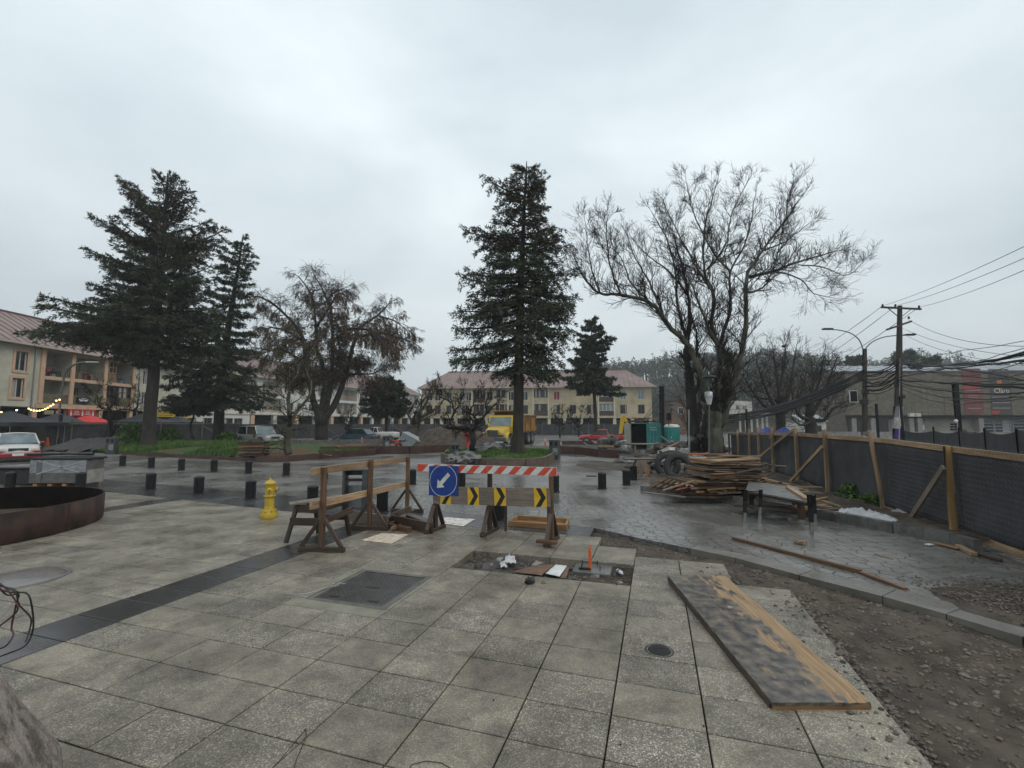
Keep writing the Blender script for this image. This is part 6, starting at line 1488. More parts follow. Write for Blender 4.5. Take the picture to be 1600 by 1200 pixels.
for i, (a0, a1, z0, z1, D) in enumerate(bb):
 f.block('balcony_back_wall', a0, a1, z0, z1, -1.46, -1.4, MT['dark'])
 n = 4
 for q in range(n): f.window(a0 + (a1 - a0) * q / n, a0 + (a1 - a0) * (q + 1) / n - .02, z0 + 1.0, z1 - .05, d=-.12, frame=MT['frame_w'] if i in (6, 7) else MT['frame_d'], pane=MT['glass_blue'] if i == 7 else MT['glass'], nv=1, nh=1)
 for q in range(8): f.block('balcony_board', a0 + (a1 - a0) * q / 8 + .01, a0 + (a1 - a0) * (q + 1) / 8 - .01, z0, z0 + .95, -.1, -.05, MT['yellow_wall'] if i in (4, 2) else MT['frame_d'])
for px in (833, 857, 935, 960, 737, 794): a = f.at(px); f.block('pilaster', a - .14, a + .14, 3.2, 9.3, .003, .08, MT['yellow_light'])
f.block('ledge', 0, f.L, 3.05, 3.2, -.3, .15, MT['fascia'])
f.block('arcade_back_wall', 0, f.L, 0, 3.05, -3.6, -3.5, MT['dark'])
for px in (660, 675, 690, 712, 738, 760, 788, 812, 835, 858, 882, 908, 934, 960, 988, 1016): a = f.at(px); f.block('arcade_pillar', a - .3, a + .3, 0, 3.04, -.6, .05, MT['yellow_light'])
for px in (700, 725, 775, 848, 896, 975): a = f.at(px); f.window(a - 1.2, a + 1.2, .6, 2.5, d=-3.4, frame=MT['frame_w'])
hip_roof(yb, c4_, 9.4, 13.4, .8, (5, 5), MT['roof'], seam=1.0)
shell(yb, c4_, 0, 9.35, MT['yellow_wall'])
rb_ = thing('concrete_building', 'wide brown concrete building with posters behind the cables at right', 'building', (72, 70, 0))
f = Fac((52, 71), (102, 69), rb_)
cps = [M_('board_marked_concrete_%d' % k, c1, c2, 1.6, .85, .01, 8, stretch=(1, 1, 2), detail=12) for k, (c1, c2) in enumerate((((.10, .086, .063), (.18, .158, .12)), ((.115, .10, .075), (.20, .176, .135)), ((.10, .088, .068), (.175, .155, .122))))]
f.block('upper_wall', 0, f.L, 3.2, 9.9, -.6, -.06, cps[0])
rnd = random.Random(4); pw, ph_ = 2.5, 1.1
for i in range(20):
 for j in range(6):
  z0 = 3.22 + j * 1.115
  if z0 + 1.1 > 9.95: continue
  f.block('concrete_panel', i * pw + .02, (i + 1) * pw - .02, z0, z0 + 1.09, -.058, rnd.uniform(-.01, .03), rnd.choice(cps))
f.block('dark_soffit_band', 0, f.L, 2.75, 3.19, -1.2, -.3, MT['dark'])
f.block('lower_wall', 0, f.L, 0, 2.74, -1.6, -1.3, M_('pale_lower_wall', (.20, .185, .155), (.30, .28, .24), .8, .8))
for px in (1335, 1365, 1425, 1438, 1534): a = f.at(px); f.block('pillar', a - .35, a + .35, 0, 2.74, -1.28, -.3, MT['conc'])
for px in (1420, 1430): a = f.at(px); f.block('lamp_box', a - .35, a + .35, 3.0, 3.5, .04, .5, MT['white'])
for (x0, x1) in ((1346, 1362), (1371, 1395), (1413, 1424)): f.window(f.at(x0), f.at(x1), .3, 2.5, d=-1.2, frame=MT['frame_d'])
bf_ = M_('grey_blue_frame', (.16, .20, .22), (.24, .28, .30), 5, .5)
for (x0, x1) in ((1540, 1562), (1563, 1588), (1592, 1612)): f.window(f.at(x0), f.at(x1), .5, 2.5, d=-1.2, frame=bf_, pane=MT['glass'], nv=1, nh=4, fw=.12)
for px in (1493, 1499): a = f.at(px);
for px in (1444, 1450): a = f.at(px); f.block('white_notice', a - .22, a + .22, .9, 1.7, -1.28, -1.25, MT['white_paint'])
rl_ = M_('roof_sheet_grey', (.22, .24, .26), (.40, .43, .45), 1.5, .4, stretch=(2, .2, 1))
f.block('roof_edge', -.1, f.L + .1, 9.93, 10.15, -.7, .12, MT['conc_dark'])
for i in range(26):
 a = 1 + i * 1.9; mb = MB(); mb.add([f.p(a, 10.16, -2), f.p(a + 1.75, 10.16, -2), f.p(a + 1.75, 12.0, -9), f.p(a, 12.0, -9)], [(0, 1, 2, 3)]); mb.add([f.p(a, 10.16, -2), f.p(a, 12.0, -9), f.p(a + .25, 12.15, -9), f.p(a + .25, 10.3, -2)], [(0, 1, 2, 3)]); mb.build('roof_sheet', rl_, rb_, off=rb_.location)
shell(rb_, [(52, 71), (102, 69), (102, 90), (52, 92)], 0, 9.9, cps[0])
def text(s, size, mat, fc, a, z, d, par, name='lettering'):
 cu = bpy.data.curves.new(name, 'FONT'); cu.body = s; cu.size = size; cu.extrude = .004; o = bpy.data.objects.new(name, cu); COL.objects.link(o)
 bpy.context.view_layer.update(); dg = bpy.context.evaluated_depsgraph_get(); me = bpy.data.meshes.new_from_object(o.evaluated_get(dg)); bpy.data.objects.remove(o)
 me.materials.clear(); me.materials.append(mat); M = Matrix(((fc.e.x, 0, fc.n.x, 0), (fc.e.y, 0, fc.n.y, 0), (0, 1, 0, 0), (0, 0, 0, 1)))
 p = fc.p(a, z, d) - par.location; me.transform(Matrix.Translation(p) @ M); return link(name, me, par)
pd = M_('dull_red_poster', (.13, .035, .03), (.20, .06, .05), 1.2, .6); pk = M_('dark_poster', (.035, .03, .032), (.075, .06, .06), 1.2, .6); pr_ = M_('orange_figure', (.35, .10, .03), (.5, .2, .05), 1, .6)
def poster(label, px0, px1, py0, py1, m):
 a0, a1 = f.at(px0), f.at(px1); z1, z0 = f.z(px0, py0), f.z(px0, py1); t = thing('poster_banner', label, 'banner', f.p((a0 + a1) / 2, z0, .05)); F2 = Fac.__new__(Fac); F2.__dict__.update(f.__dict__); F2.par = t; F2.off = t.location
 F2.block('sheet', a0, a1, z0, z1, .035, .06, m); return t, F2, a0, a1, z0, z1
t, F2, a0, a1, z0, z1 = poster('tall dull red poster banner on the concrete building, left of the pair', 1506, 1536, 576, 647, pd)
for k, (zz, hh_, w_) in enumerate(((.52, .012, .8), (.40, .006, .5), (.36, .006, .5), (.12, .008, .7), (.56, .05, 1))): F2.block('printed_line', a0 + (a1 - a0) * (1 - w_) / 2, a1 - (a1 - a0) * (1 - w_) / 2, z0 + (z1 - z0) * zz, z0 + (z1 - z0) * (zz + hh_), .062, .064, M_('pale_print_%d' % k, (.4, .36, .35), (.5, .46, .45), 5, .6) if k < 4 else MT['red'])
t, F2, a0, a1, z0, z1 = poster('dark poster banner with an orange figure and white lettering, right of the pair', 1548, 1580, 577, 648, pk)
F2.block('orange_figure', a0 + (a1 - a0) * .38, a0 + (a1 - a0) * .62, z0 + (z1 - z0) * .55, z0 + (z1 - z0) * .78, .062, .064, pr_); F2.block('red_shape', a0, a0 + (a1 - a0) * .4, z0 + .1, z0 + (z1 - z0) * .09, .062, .064, MT['red'])
text('Claro', 1.0, MT['white_paint'], F2, a0 + (a1 - a0) * .2, z0 + (z1 - z0) * .48, .066, t)
for k in range(3): F2.block('printed_line', a0 + .2, a1 - .2, z0 + (z1 - z0) * (.14 + .12 * k), z0 + (z1 - z0) * (.15 + .12 * k), .062, .064, bpy.data.materials['pale_print_0'])
wb_ = thing('white_building', 'small white building with a tall row of slim columns behind the bare trees', 'building', (50, 100, 0))
f = Fac((44, 100), (58, 104), wb_)
f.block('entablature', f.at(1140), f.at(1174), 4.4, 7.0, -3, .2, MT['white']);
for px in (1152, 1162): a = f.at(px); f.window(a - .6, a + .6, 5.0, 6.0, d=.24, frame=MT['frame_w'])
f.block('roof_slab', f.at(1138), f.at(1202), 4.0, 4.38, -3, .3, MT['white'])
for px in (1155, 1164, 1173, 1182, 1190, 1197): a = f.at(px); MB().tube([f.p(a, 0, 0), f.p(a, 3.98, 0)], .22, 10).build('column', MT['white_paint'], wb_, off=wb_.location)
f.block('back_wall', f.at(1140), f.at(1200), 0, 3.98, -3, -2.8, MT['olive'])
bh_ = thing('brick_house', 'brown gabled house with a dark roof half hidden behind the big bare tree', 'building', (36, 92, 0))
MB().prism([(-5, -3), (5, -3), (5, 4), (-5, 4)], 0, 6.5).build('wall', M_('brown_brick_wall', (.13, .085, .06), (.20, .13, .09), 2, .8), bh_)
MB().add([(-5.4, -3.4, 6.4), (5.4, -3.4, 6.4), (5.4, 4.4, 6.4), (-5.4, 4.4, 6.4), (-2, .5, 9.6), (5.4, .5, 9.6)], [(0, 1, 5, 4), (1, 2, 5), (2, 3, 4, 5), (3, 0, 4)]).build('roof', MT['dark'], bh_)
for x in (-3, 0, 3): w_ = MB().box((x, -3.02, 4.4), (1.1, .06, 1.3)).build('window', MT['frame_w'], bh_); MB().box((x, -3.06, 4.4), (.9, .03, 1.1)).build('pane', MT['glass'], w_)
hs = thing('house', 'pale low house with a light roof glimpsed between the bare trees and the pole', 'building', (43, 67, 0))
hs.scale = (.5, 1, .8)
MB().box((0, 0, 1.4), (7, 4, 2.8)).build('wall', MT['white'], hs); MB().add([(-3.8, -2.4, 2.8), (3.8, -2.4, 2.8), (3.8, 2.4, 2.8), (-3.8, 2.4, 2.8), (-3.8, 0, 4), (3.8, 0, 4)], [(0, 1, 5, 4), (2, 3, 4, 5), (0, 4, 3), (1, 2, 5)]).build('roof', MT['steel'], hs)
for x in (-2, 1.5): MB().box((x, -2.02, 1.5), (1.2, .06, 1.1)).build('window', MT['glass'], hs)
blc = M_('blue_canvas', (.03, .05, .28), (.05, .08, .38), 3, .6)
tent('blue canopy tent beyond the fence, left of the pair', Vector((25.6, 46, 0)), 1.4, 1.6, 1.05, .6, blc, 'blue canopy tents beyond the fence')
tent('blue canopy tent beyond the fence, right of the pair', Vector((27.1, 45.5, 0)), 1.8, 1.6, 1.0, .65, blc, 'blue canopy tents beyond the fence')
def long_fence(name, label, pts, h, step, cloth, postm, gap=.0, top=True):
 P_ = [Vector((x, y, 0)) for x, y in pts]; t = thing(name, label, 'fence', P_[len(P_) // 2]); o_ = t.location
 for a, b in zip(P_[:-1], P_[1:]):
  L_ = (b - a).length; n = max(1, int(L_ / step)); d = (b - a).normalized(); nn = Vector((d.y, -d.x, 0)); nn = nn if nn.dot(-a) > 0 else -nn
  for i in range(n):
   p, q = a.lerp(b, i / n), a.lerp(b, (i + 1) / n)
   MB().beam(V0_(p) + nn * .06, V0_(p, h + .12 + random.random() * .25) + nn * .06, .10, .07, up=(0, 1, 0)).build('post', postm, t, off=o_)
   vs = []
   for j in range(3):
    for k in range(9): vs.append(p.lerp(q, k / 8) + Vector((0, 0, .02 + (h - .02) * j / 2)) - nn * (.05 * math.sin(k * .8 + i) * (j == 1) + .0))
   MB().add(vs, [(j * 9 + k, j * 9 + k + 1, (j + 1) * 9 + k + 1, (j + 1) * 9 + k) for j in range(2) for k in range(8)], None, True).build('cloth_panel', cloth, t, off=o_)
   if top: MB().beam(V0_(p, h) + nn * .1 + d * .01, V0_(q, h) + nn * .1 - d * .01, .03, .10).build('rail', postm, t, off=o_)
   if i % 3 == 1: MB().beam(V0_(p, h * .9) + nn * .1, V0_(p.lerp(q, .7), .05) + nn * .9, .04, .09).build('brace', postm, t, off=o_)
 return t
long_fence('site_fence', 'dark cloth site fence on timber posts in front of the left shops', [(-44, 30), (-36.2, 37.5), (-33.5, 43.5), (-30, 50)], 1.9, 3.0, MT['cloth'], MT['wood_grey'])
long_fence('site_fence', 'dark cloth site fence behind the silver off-road car and the bare trees', [(-30, 50.2), (-27, 57), (-20, 64), (-12, 70)], 1.85, 3.0, MT['cloth'], MT['grey'], top=False)
dgf = M_('dark_grey_panels', (.03, .031, .034), (.06, .06, .062), 1.2, .8)
long_fence('site_fence', 'dark grey panel fence in front of the yellow building arcade', [(-11.8, 70.2), (0, 76), (20, 74)], 1.8, 2.5, dgf, MT['grey'], top=False)
# ================================================================ VEHICLES
def loft(stations, n_side=None):
 """stations: (x, zb, zt, w_bottom, w_top)"""
 mb = MB(); vs = []
 for (x, zb, zt, wb_, wt_) in stations:
  h = zt - zb
  ring = [(-wb_ * .90, zb), (-wb_, zb + h * .18), (-(wb_ * .6 + wt_ * .4), zb + h * .62), (-wt_, zt - h * .10), (-wt_ * .90, zt), (wt_ * .90, zt), (wt_, zt - h * .10), ((wb_ * .6 + wt_ * .4), zb + h * .62), (wb_, zb + h * .18), (wb_ * .90, zb)]
  vs += [(x, y, z) for y, z in ring]
 m = 10; n = len(stations)
 fs = [(i * m + k, (i + 1) * m + k, (i + 1) * m + (k + 1) % m, i * m + (k + 1) % m) for i in range(n - 1) for k in range(m)]
 fs += [tuple(range(m)), tuple(range((n - 1) * m, n * m))[::-1]]
 return mb.add(vs, fs, None, True)
def wheel(par, x, y, r, w=.2, rim=None):
 s_ = 1 if y > 0 else -1
 M = Matrix.Rotation(math.pi / 2, 4, 'X')
 ww = MB().lathe([(r * .6, -w / 2), (r * .93, -w / 2), (r, -w * .3), (r, w * .3), (r * .93, w / 2), (r * .6, w / 2)], 24, c=(x, y, r), M=M).build('wheel', MT['rubber'], par)
 MB().lathe([(0, -.02), (r * .25, -.03), (r * .3, .0), (r * .55, .02), (r * .62, -.01)], 16, c=(x, y + s_ * w * .42, r), M=Matrix.Rotation(-s_ * math.pi / 2, 4, 'X')).build('rim', rim or MT['steel'], ww)
def car(label, loc, rz, paint, body, glassS, roofz, wheels, wr=.31, cat='car', name='parked_car', sc=1, extras=None, W=.86):
 t = thing(name, label, cat, loc, rz); t.scale = (sc, sc, sc)
 loft(body).build('body', paint, t, bev=.0, sub=1)
 b0, b1, t0, t1, wb_, wt_ = glassS; zb = roofz[0]; zt = roofz[1]
 C = [(b0, -wb_, zb), (b1, -wb_, zb), (b1, wb_, zb), (b0, wb_, zb), (t0, -wt_, zt), (t1, -wt_, zt), (t1, wt_, zt), (t0, wt_, zt)]; C = [Vector(c) for c in C]
 gl = MT['glass']
 def pane(nm, a, b, c, d, k=.94):
  cc = (C[a] + C[b] + C[c] + C[d]) / 4; MB().add([cc + (C[i] - cc) * k for i in (a, b, c, d)], [(0, 1, 2, 3)]).build(nm, gl if nm != 'windscreen' else MT['windscreen'], t)
 pane('rear_window', 0, 4, 7, 3); pane('windscreen', 1, 2, 6, 5)
 for s_ in ((0, 1, 5, 4), (3, 7, 6, 2)):
  cc = (C[s_[0]] + C[s_[1]] + C[s_[2]] + C[s_[3]]) / 4; q = [cc + (C[i] - cc) * .93 for i in s_]
  lo, hi = sorted(q, key=lambda v: v.z)[:2], sorted(q, key=lambda v: v.z)[2:]; lo.sort(key=lambda v: v.x); hi.sort(key=lambda v: v.x)
  m0, m1 = lo[0].lerp(lo[1], .47), hi[0].lerp(hi[1], .45); g = Vector((.03, 0, 0))
  MB().add([lo[0], m0 - g, m1 - g, hi[0]], [(0, 1, 2, 3)]).build('side_window', gl, t); MB().add([m0 + g, lo[1], hi[1], m1 + g], [(0, 1, 2, 3)]).build('side_window', gl, t)
 pm_ = MB()
 for a, b in ((0, 4), (1, 5), (2, 6), (3, 7)): pm_.tube([C[a] + Vector((0, 0, -.03)), C[b]], [.05, .035], 6)
 for s_ in (-1, 1): pm_.beam(((b0 + b1) / 2, s_ * wb_ * .985, zb), ((t0 + t1) / 2, s_ * wt_, zt), .07, .03)
 pm_.build('pillars', paint, t)
 MB().add([Vector((x, y, z)) for x, y, z in ((b0 + .05, -wb_ + .06, zb), (b1 - .05, -wb_ + .06, zb), (b1 - .05, wb_ - .06, zb), (b0 + .05, wb_ - .06, zb), (t0 + .05, -wt_ + .06, zt), (t1 - .05, -wt_ + .06, zt), (t1 - .05, wt_ - .06, zt), (t0 + .05, wt_ - .06, zt))], [(0, 1, 5, 4), (1, 2, 6, 5), (2, 3, 7, 6), (3, 0, 4, 7)]).build('cabin_shade', MT['dark'], t)
 rf = MB(); k = 5; vs = []
 for i in range(k + 1):
  for j in range(k + 1):
   x = t0 + (t1 - t0) * i / k; y = -wt_ + 2 * wt_ * j / k; vs.append((x, y, zt + .045 * (1 - (2 * j / k - 1) ** 2) * 1 + .02 * (1 - (2 * i / k - 1) ** 2)))
 rf.add(vs, [(i * (k + 1) + j, (i + 1) * (k + 1) + j, (i + 1) * (k + 1) + j + 1, i * (k + 1) + j + 1) for i in range(k) for j in range(k)], None, True); o = rf.build('roof', paint, t); sd = o.modifiers.new('Solid', 'SOLIDIFY'); sd.thickness = .04
 for x in wheels:
  for s_ in (-1, 1):
   wheel(t, x, s_ * (W - .08), wr); MB().lathe([(0, .0), (wr * 1.18, .0), (wr * 1.2, -.03)], 20, c=(x, s_ * (W - .025), wr * 1.05), M=Matrix.Rotation(-s_ * math.pi / 2, 4, 'X')).build('wheel_arch', MT['rubber'], t)
 if extras: extras(t)
 return t
MT['windscreen'] = M_('windscreen_glass', (.10, .14, .15), (.22, .28, .29), 1.2, .08)
MT['white_car'] = M_('white_car_paint', (.50, .49, .47), (.60, .59, .57), 2, .25); MT['silver'] = M_('silver_paint', (.30, .31, .32), (.38, .39, .40), 2, .3, metal=.3)
MT['teal_car'] = M_('dark_teal_paint', (.008, .035, .055), (.014, .055, .08), 2, .2); MT['red_car'] = M_('red_car_paint', (.40, .02, .03), (.50, .03, .045), 2, .28); MT['maroon'] = M_('dark_red_paint', (.22, .015, .02), (.30, .02, .03), 2, .28)
MT['lamp'] = M_('headlamp_glass', (.40, .40, .36), (.62, .62, .58), 20, .12); MT['chrome'] = M_('chrome', (.4, .4, .4), (.5, .5, .5), 5, .2, metal=.9)
def front(x, z, w, grille=True, plate=True, lampw=.34, bumper=None, zl=None):
 def f_(t):
  for s_ in (-1, 1):
   MB().box((x - .05, s_ * (w - lampw / 2 - .05), z), (.12, lampw, .15), taper=.9).build('headlight', MT['lamp'], t, bev=.03)
  if grille:
   g = MB().box((x - .0, 0, z - .02), (.06, (w - lampw) * 1.5, .13)).build('grille', MT['blackmat'], t, bev=.01); MB().box((x + .035, 0, z - .02), (.01, .12, .03)).build('emblem', MT['chrome'], g)
   MB().box((x + .02, 0, z + .06), (.03, (w - lampw) * 1.5, .03)).build('chrome_strip', MT['chrome'], t)
  if bumper: MB().box((x + .0, 0, z - .28), (.16, w * 2 - .02, .24)).build('bumper', bumper, t, bev=.05)
  MB().box((x + .02, 0, z - .46), (.10, w * 1.7, .12)).build('lower_intake', MT['rubber'], t, bev=.02)
  if plate: MB().box((x + .09, 0, z - .24), (.012, .40, .13)).build('number_plate', MT['white_paint'], t)
  for s_ in (-1, 1): MB().box((x - 1.35, s_ * (w + .08), .92), (.12, .18, .12)).build('mirror', MT['maroon'] if bumper is MT['maroon'] else MT['blackmat'], t, bev=.03)
 return f_
sed = [(-2.15, .42, .78, .70, .62), (-2.05, .26, .88, .82, .76), (-1.5, .20, .94, .85, .80), (-.6, .18, .93, .86, .82), (.5, .18, .92, .86, .82), (1.2, .20, .86, .85, .78), (1.85, .24, .76, .82, .70), (2.12, .36, .66, .70, .6)]
p = G(24, 724)
c1 = car('white and dark red saloon car facing the camera at the left edge', (p.x * 1.09, p.y * 1.09, 0), R(-41), MT['white_car'], sed, (-1.75, 1.0, -1.15, .25, .76, .60), (.88, 1.38), (-1.35, 1.35), extras=front(2.06, .62, .80, bumper=MT['maroon']))
MB().box((0, .855, .42), (2.2, .03, .30)).build('lower_panel', MT['maroon'], c1); MB().box((0, -.855, .42), (2.2, .03, .30)).build('lower_panel', MT['maroon'], c1); MB().box((2.0, 0, .52), (.14, 1.5, .10)).build('red_nose', MT['maroon'], c1, bev=.03)
p = G(402, 699)
suvb = [(-1.9, .55, 1.02, .78, .76), (-1.85, .42, 1.08, .84, .80), (-.5, .40, 1.10, .86, .82), (.75, .40, 1.08, .86, .80), (1.3, .42, 1.04, .84, .78), (1.9, .46, .98, .82, .74), (2.0, .55, .92, .76, .70)]
suv = car('silver off-road car with spare bars parked on the island behind the pallet stack', (p.x, p.y + .3, .02), R(-28), MT['silver'], suvb, (-1.8, .85, -1.72, .42, .80, .70), (1.06, 1.66), (-1.25, 1.3), wr=.38, cat='off-road car', extras=front(1.98, .80, .80, bumper=MT['steel']), sc=1.0)
for s_ in (-1, 1): MB().tube([(-1.6, s_ * .62, 1.74), (.3, s_ * .62, 1.76)], .02, 6).build('roof_rail', MT['blackmat'], suv)
p = G(564, 693)
tl = lambda t: [MB().box((-2.12, s_ * .6, .72), (.06, .3, .16)).build('tail_light', MT['red'], t) for s_ in (-1, 1)] and None
car('dark teal saloon car parked behind the concrete trench wall', (p.x, 42.5, .05), R(180 - 12), MT['teal_car'], sed, (-1.6, .85, -1.05, .15, .76, .60), (.88, 1.36), (-1.35, 1.35), extras=tl)
q = G(585, 690); vn = car('white pickup half hidden behind the trunk of the large willow', (-13.6, 47, 0), R(178), MT['white_car'], suvb, (-.1, 1.0, .1, .6, .78, .66), (1.0, 1.5), (-1.3, 1.3), wr=.34, cat='pickup')
pkb = [(-2.4, .55, .92, .80, .78), (-2.35, .38, .98, .84, .82), (-.9, .36, .98, .86, .82), (-.8, .36, 1.0, .86, .82), (.9, .36, 1.0, .86, .80), (1.6, .38, .94, .84, .76), (2.2, .40, .86, .80, .70), (2.35, .5, .74, .7, .6)]
pk_ = car('bright red pickup truck parked beyond the brown bed edge', (8.7, 44.5, -.05), R(166), MT['red_car'], pkb, (-.75, 1.05, -.6, .3, .78, .62), (.96, 1.48), (-1.5, 1.5), wr=.34, cat='pickup truck', extras=front(2.3, .66, .76), sc=.92)
MB().box((-1.62, 0, .99), (1.35, 1.45, .02)).build('load_bed', MT['dark'], pk_)
tk = thing('dump_truck', 'yellow dump truck with a rusty tipper body behind the tall central conifer', 'truck', (-.5, 40, 0), R(-90 - 19))
Y_ = M_('truck_yellow', (.50, .33, .02), (.62, .42, .03), 2, .35, detail=8)
loft([(1.2, .95, 1.62, .82, .80), (1.5, .9, 1.62, .86, .80), (2.2, .86, 1.52, .84, .72), (2.75, .84, 1.36, .78, .62), (2.9, .86, 1.2, .7, .56)]).build('hood', Y_, tk, sub=1)
cab = MB(); pts = [(-.1, .85), (1.35, .85), (1.45, 1.58), (1.15, 2.42), (.95, 2.5), (-.1, 2.5)]
cab.prism(pts, -1.0, 1.0, M=Matrix.Rotation(math.pi / 2, 4, 'X')); cab.build('cab', Y_, tk, bev=.06)
MB().add([(1.462, -.88, 1.62), (1.462, .88, 1.62), (1.20, .82, 2.34), (1.20, -.82, 2.34)], [(0, 1, 2, 3)]).build('windscreen', MT['windscreen'], tk)
for s_ in (-1, 1):
 dr = MB().box((.62, s_ * 1.005, 1.65), (1.1, .02, 1.4)).build('door', Y_, tk, bev=.01); MB().add([(.2, s_ * 1.02, 1.7), (1.15, s_ * 1.02, 1.7), (1.0, s_ * 1.02, 2.28), (.2, s_ * 1.02, 2.28)], [(0, 1, 2, 3)]).build('side_window', MT['glass'], dr); MB().box((.3, s_ * 1.03, 1.55), (.16, .03, .05)).build('handle', MT['black'], dr)
 MB().tube([(1.3, s_ * 1.02, 2.1), (1.4, s_ * 1.3, 2.1), (1.4, s_ * 1.3, 1.6), (1.3, s_ * 1.02, 1.6)], .02, 5).build('mirror_bracket', MT['blackmat'], tk); MB().box((1.4, s_ * 1.3, 1.85), (.08, .2, .42)).build('mirror', MT['blackmat'], tk, bev=.02)
 MB().lathe([(.62, -.22), (.64, -.2), (.64, .2), (.62, .22)], 20, c=(2.1, s_ * .86, .50), M=Matrix.Rotation(math.pi / 2, 4, 'X') @ Matrix.Rotation(-.1, 4, 'Z'), arc=math.pi * .98).build('fender', Y_, tk)
 MB().box((2.72, s_ * .62, 1.02), (.14, .42, .22)).build('headlight', MT['lamp'], tk, bev=.05)
 wheel(tk, 2.1, s_ * .84, .50, .28)
 for x in (-2.6, -3.7): wheel(tk, x, s_ * .86, .50, .45)
 MB().box((.7, s_ * .85, .68), (1.0, .3, .45)).build('fuel_tank', MT['chrome'], tk, bev=.08)
gr = MB().box((2.93, 0, 1.05), (.05, .85, .55)).build('grille', MT['grey'], tk, bev=.02)
for k in range(6): MB().box((2.965, 0, .84 + k * .08), (.02, .8, .025)).build('grille_bar', MT['chrome'], gr)
MB().box((2.9, 0, .62), (.22, 2.05, .30)).build('bumper', MT['grey'], tk, bev=.04)
MB().box((-1.6, 0, .85), (5.6, .8, .2)).build('chassis', MT['blackmat'], tk)
rust = M_('rusty_yellow', (.36, .20, .04), (.20, .085, .03), 1.4, .6, .003, 20, detail=9, pos=(.42, .6))
def bodybox():
 for s_ in (-1, 1):
  sd_ = MB().box((-2.35, s_ * 1.12, 1.85), (4.2, .08, 1.3)).build('tipper_side', rust, tk)
  for k in range(6): MB().box((-4.2 + k * .74, s_ * 1.19, 1.85), (.09, .07, 1.28)).build('rib', rust, sd_)
  MB().box((-2.35, s_ * 1.17, 2.53), (4.24, .16, .09)).build('top_rail', rust, sd_)
 MB().box((-.22, 0, 2.0), (.08, 2.16, 1.6)).build('tipper_front', rust, tk); MB().box((-4.42, 0, 1.8), (.08, 2.16, 1.2)).build('tailgate', rust, tk)
 MB().box((-2.35, 0, 1.18), (4.1, 2.16, .1)).build('tipper_floor', rust, tk)
 MB().box((.35, 0, 2.86), (1.3, 2.3, .10)).build('cab_shield', rust, tk); MB().box((-.22, 0, 2.82), (.1, 2.3, .18)).build('shield_edge', rust, tk)
bodybox()
tk.scale = (1.12, 1.12, 1.05)
heapd = blob((-2.3, 0, 2.3), .9, 1.9, 1, .35, 8, .4, 2).build('load', MT['soil'], tk)
bh = thing('backhoe', 'yellow excavator arm and body rising behind the red pickup', 'excavator', (11.2, 47, 0))
Yl = MT['yellow']
MB().prism([(-.25, .9), (.1, 1.0), (.55, 2.9), (.30, 3.1), (.0, 2.8)], -.12, .12, M=Matrix.Rotation(math.pi / 2, 4, 'X')).build('boom', Yl, bh, bev=.02)
MB().prism([(.30, 3.05), (.58, 2.9), (1.35, 1.1), (1.1, .8), (.85, 1.1)], -.12, .12, M=Matrix.Rotation(math.pi / 2, 4, 'X') @ Matrix.Translation((0, 0, .0))).build('dipper_arm', Yl, bh, bev=.02)
MB().tube([(.1, 0.16, 1.4), (.5, .16, 2.7)], .05, 8).build('ram', MT['chrome'], bh)
MB().prism([(.9, .3), (1.5, .3), (1.5, .9), (1.1, 1.0)], -.3, .3, M=Matrix.Rotation(math.pi / 2, 4, 'X')).build('bucket', MT['rubber'], bh)
MB().box((2.4, 0, .95), (1.9, 1.3, .6)).build('engine_cover', Yl, bh, bev=.08); MB().box((2.3, 0, 1.55), (1.0, 1.2, .6)).build('cab', MT['glass'], bh, bev=.03); MB().box((2.3, 0, 1.9), (1.15, 1.3, .08)).build('cab_roof', Yl, bh, bev=.03)
for x in (1.6, 3.1):
 for s_ in (-1, 1): wheel(bh, x, s_ * .75, .5, .3, Yl)
bh.scale = (.9, .9, .9)
ct = thing('shipping_container', 'teal shipping container with its left door open on a dark inside', 'container', (9.95, 34, 0), R(-15))
w, h = 2.15, 1.95
for (x, sx) in ((-w / 2, .06), (w / 2, .06)): MB().box((x, 2.5, h / 2), (sx, 5, h)).build('side_wall', MT['teal'], ct)
MB().box((0, 2.5, h - .03), (w + .06, 5, .06)).build('roof', MT['teal'], ct); MB().box((0, 2.5, .05), (w, 5, .1)).build('floor', MT['dark'], ct); MB().box((0, 4.97, h / 2), (w, .06, h)).build('end_wall', MT['dark'], ct)
MB().box((0, 2.5, h / 2), (w - .1, .05, h - .15)).build('inner_partition', MT['dark'], ct)
dr = MB().box((w / 4 + .02, -.03, h / 2), (w / 2 - .06, .05, h - .08)).build('door', MT['teal'], ct)
for k in range(5): MB().box((w / 4 + .02, -.066, .2 + k * .36), (w / 2 - .16, .025, .12)).build('rib', MT['teal'], dr)
for x in (.3, .55, .8): MB().tube([(x, -.1, .08), (x, -.1, h - .06)], .015, 6).build('lock_bar', MT['steel'], dr)
for k in range(2): MB().box((.55, -.085, 1.45 + k * .16), (.5, .008, .05)).build('white_marking', MT['white_paint'], dr)
d2 = MB().beam((-w / 2 - .02, -.05, h / 2), (-w / 2 - .45, -.8, h / 2), .05, h - .08).build('open_door', M_('pale_door_inside', (.25, .25, .23), (.36, .36, .33), 2, .7), ct)
sc_ = thing('scrap_roof_load', 'heap of boards and scrap lying on top of the shipping container', 'scrap', (9.95, 34, h + .01))
rnd = random.Random(2)
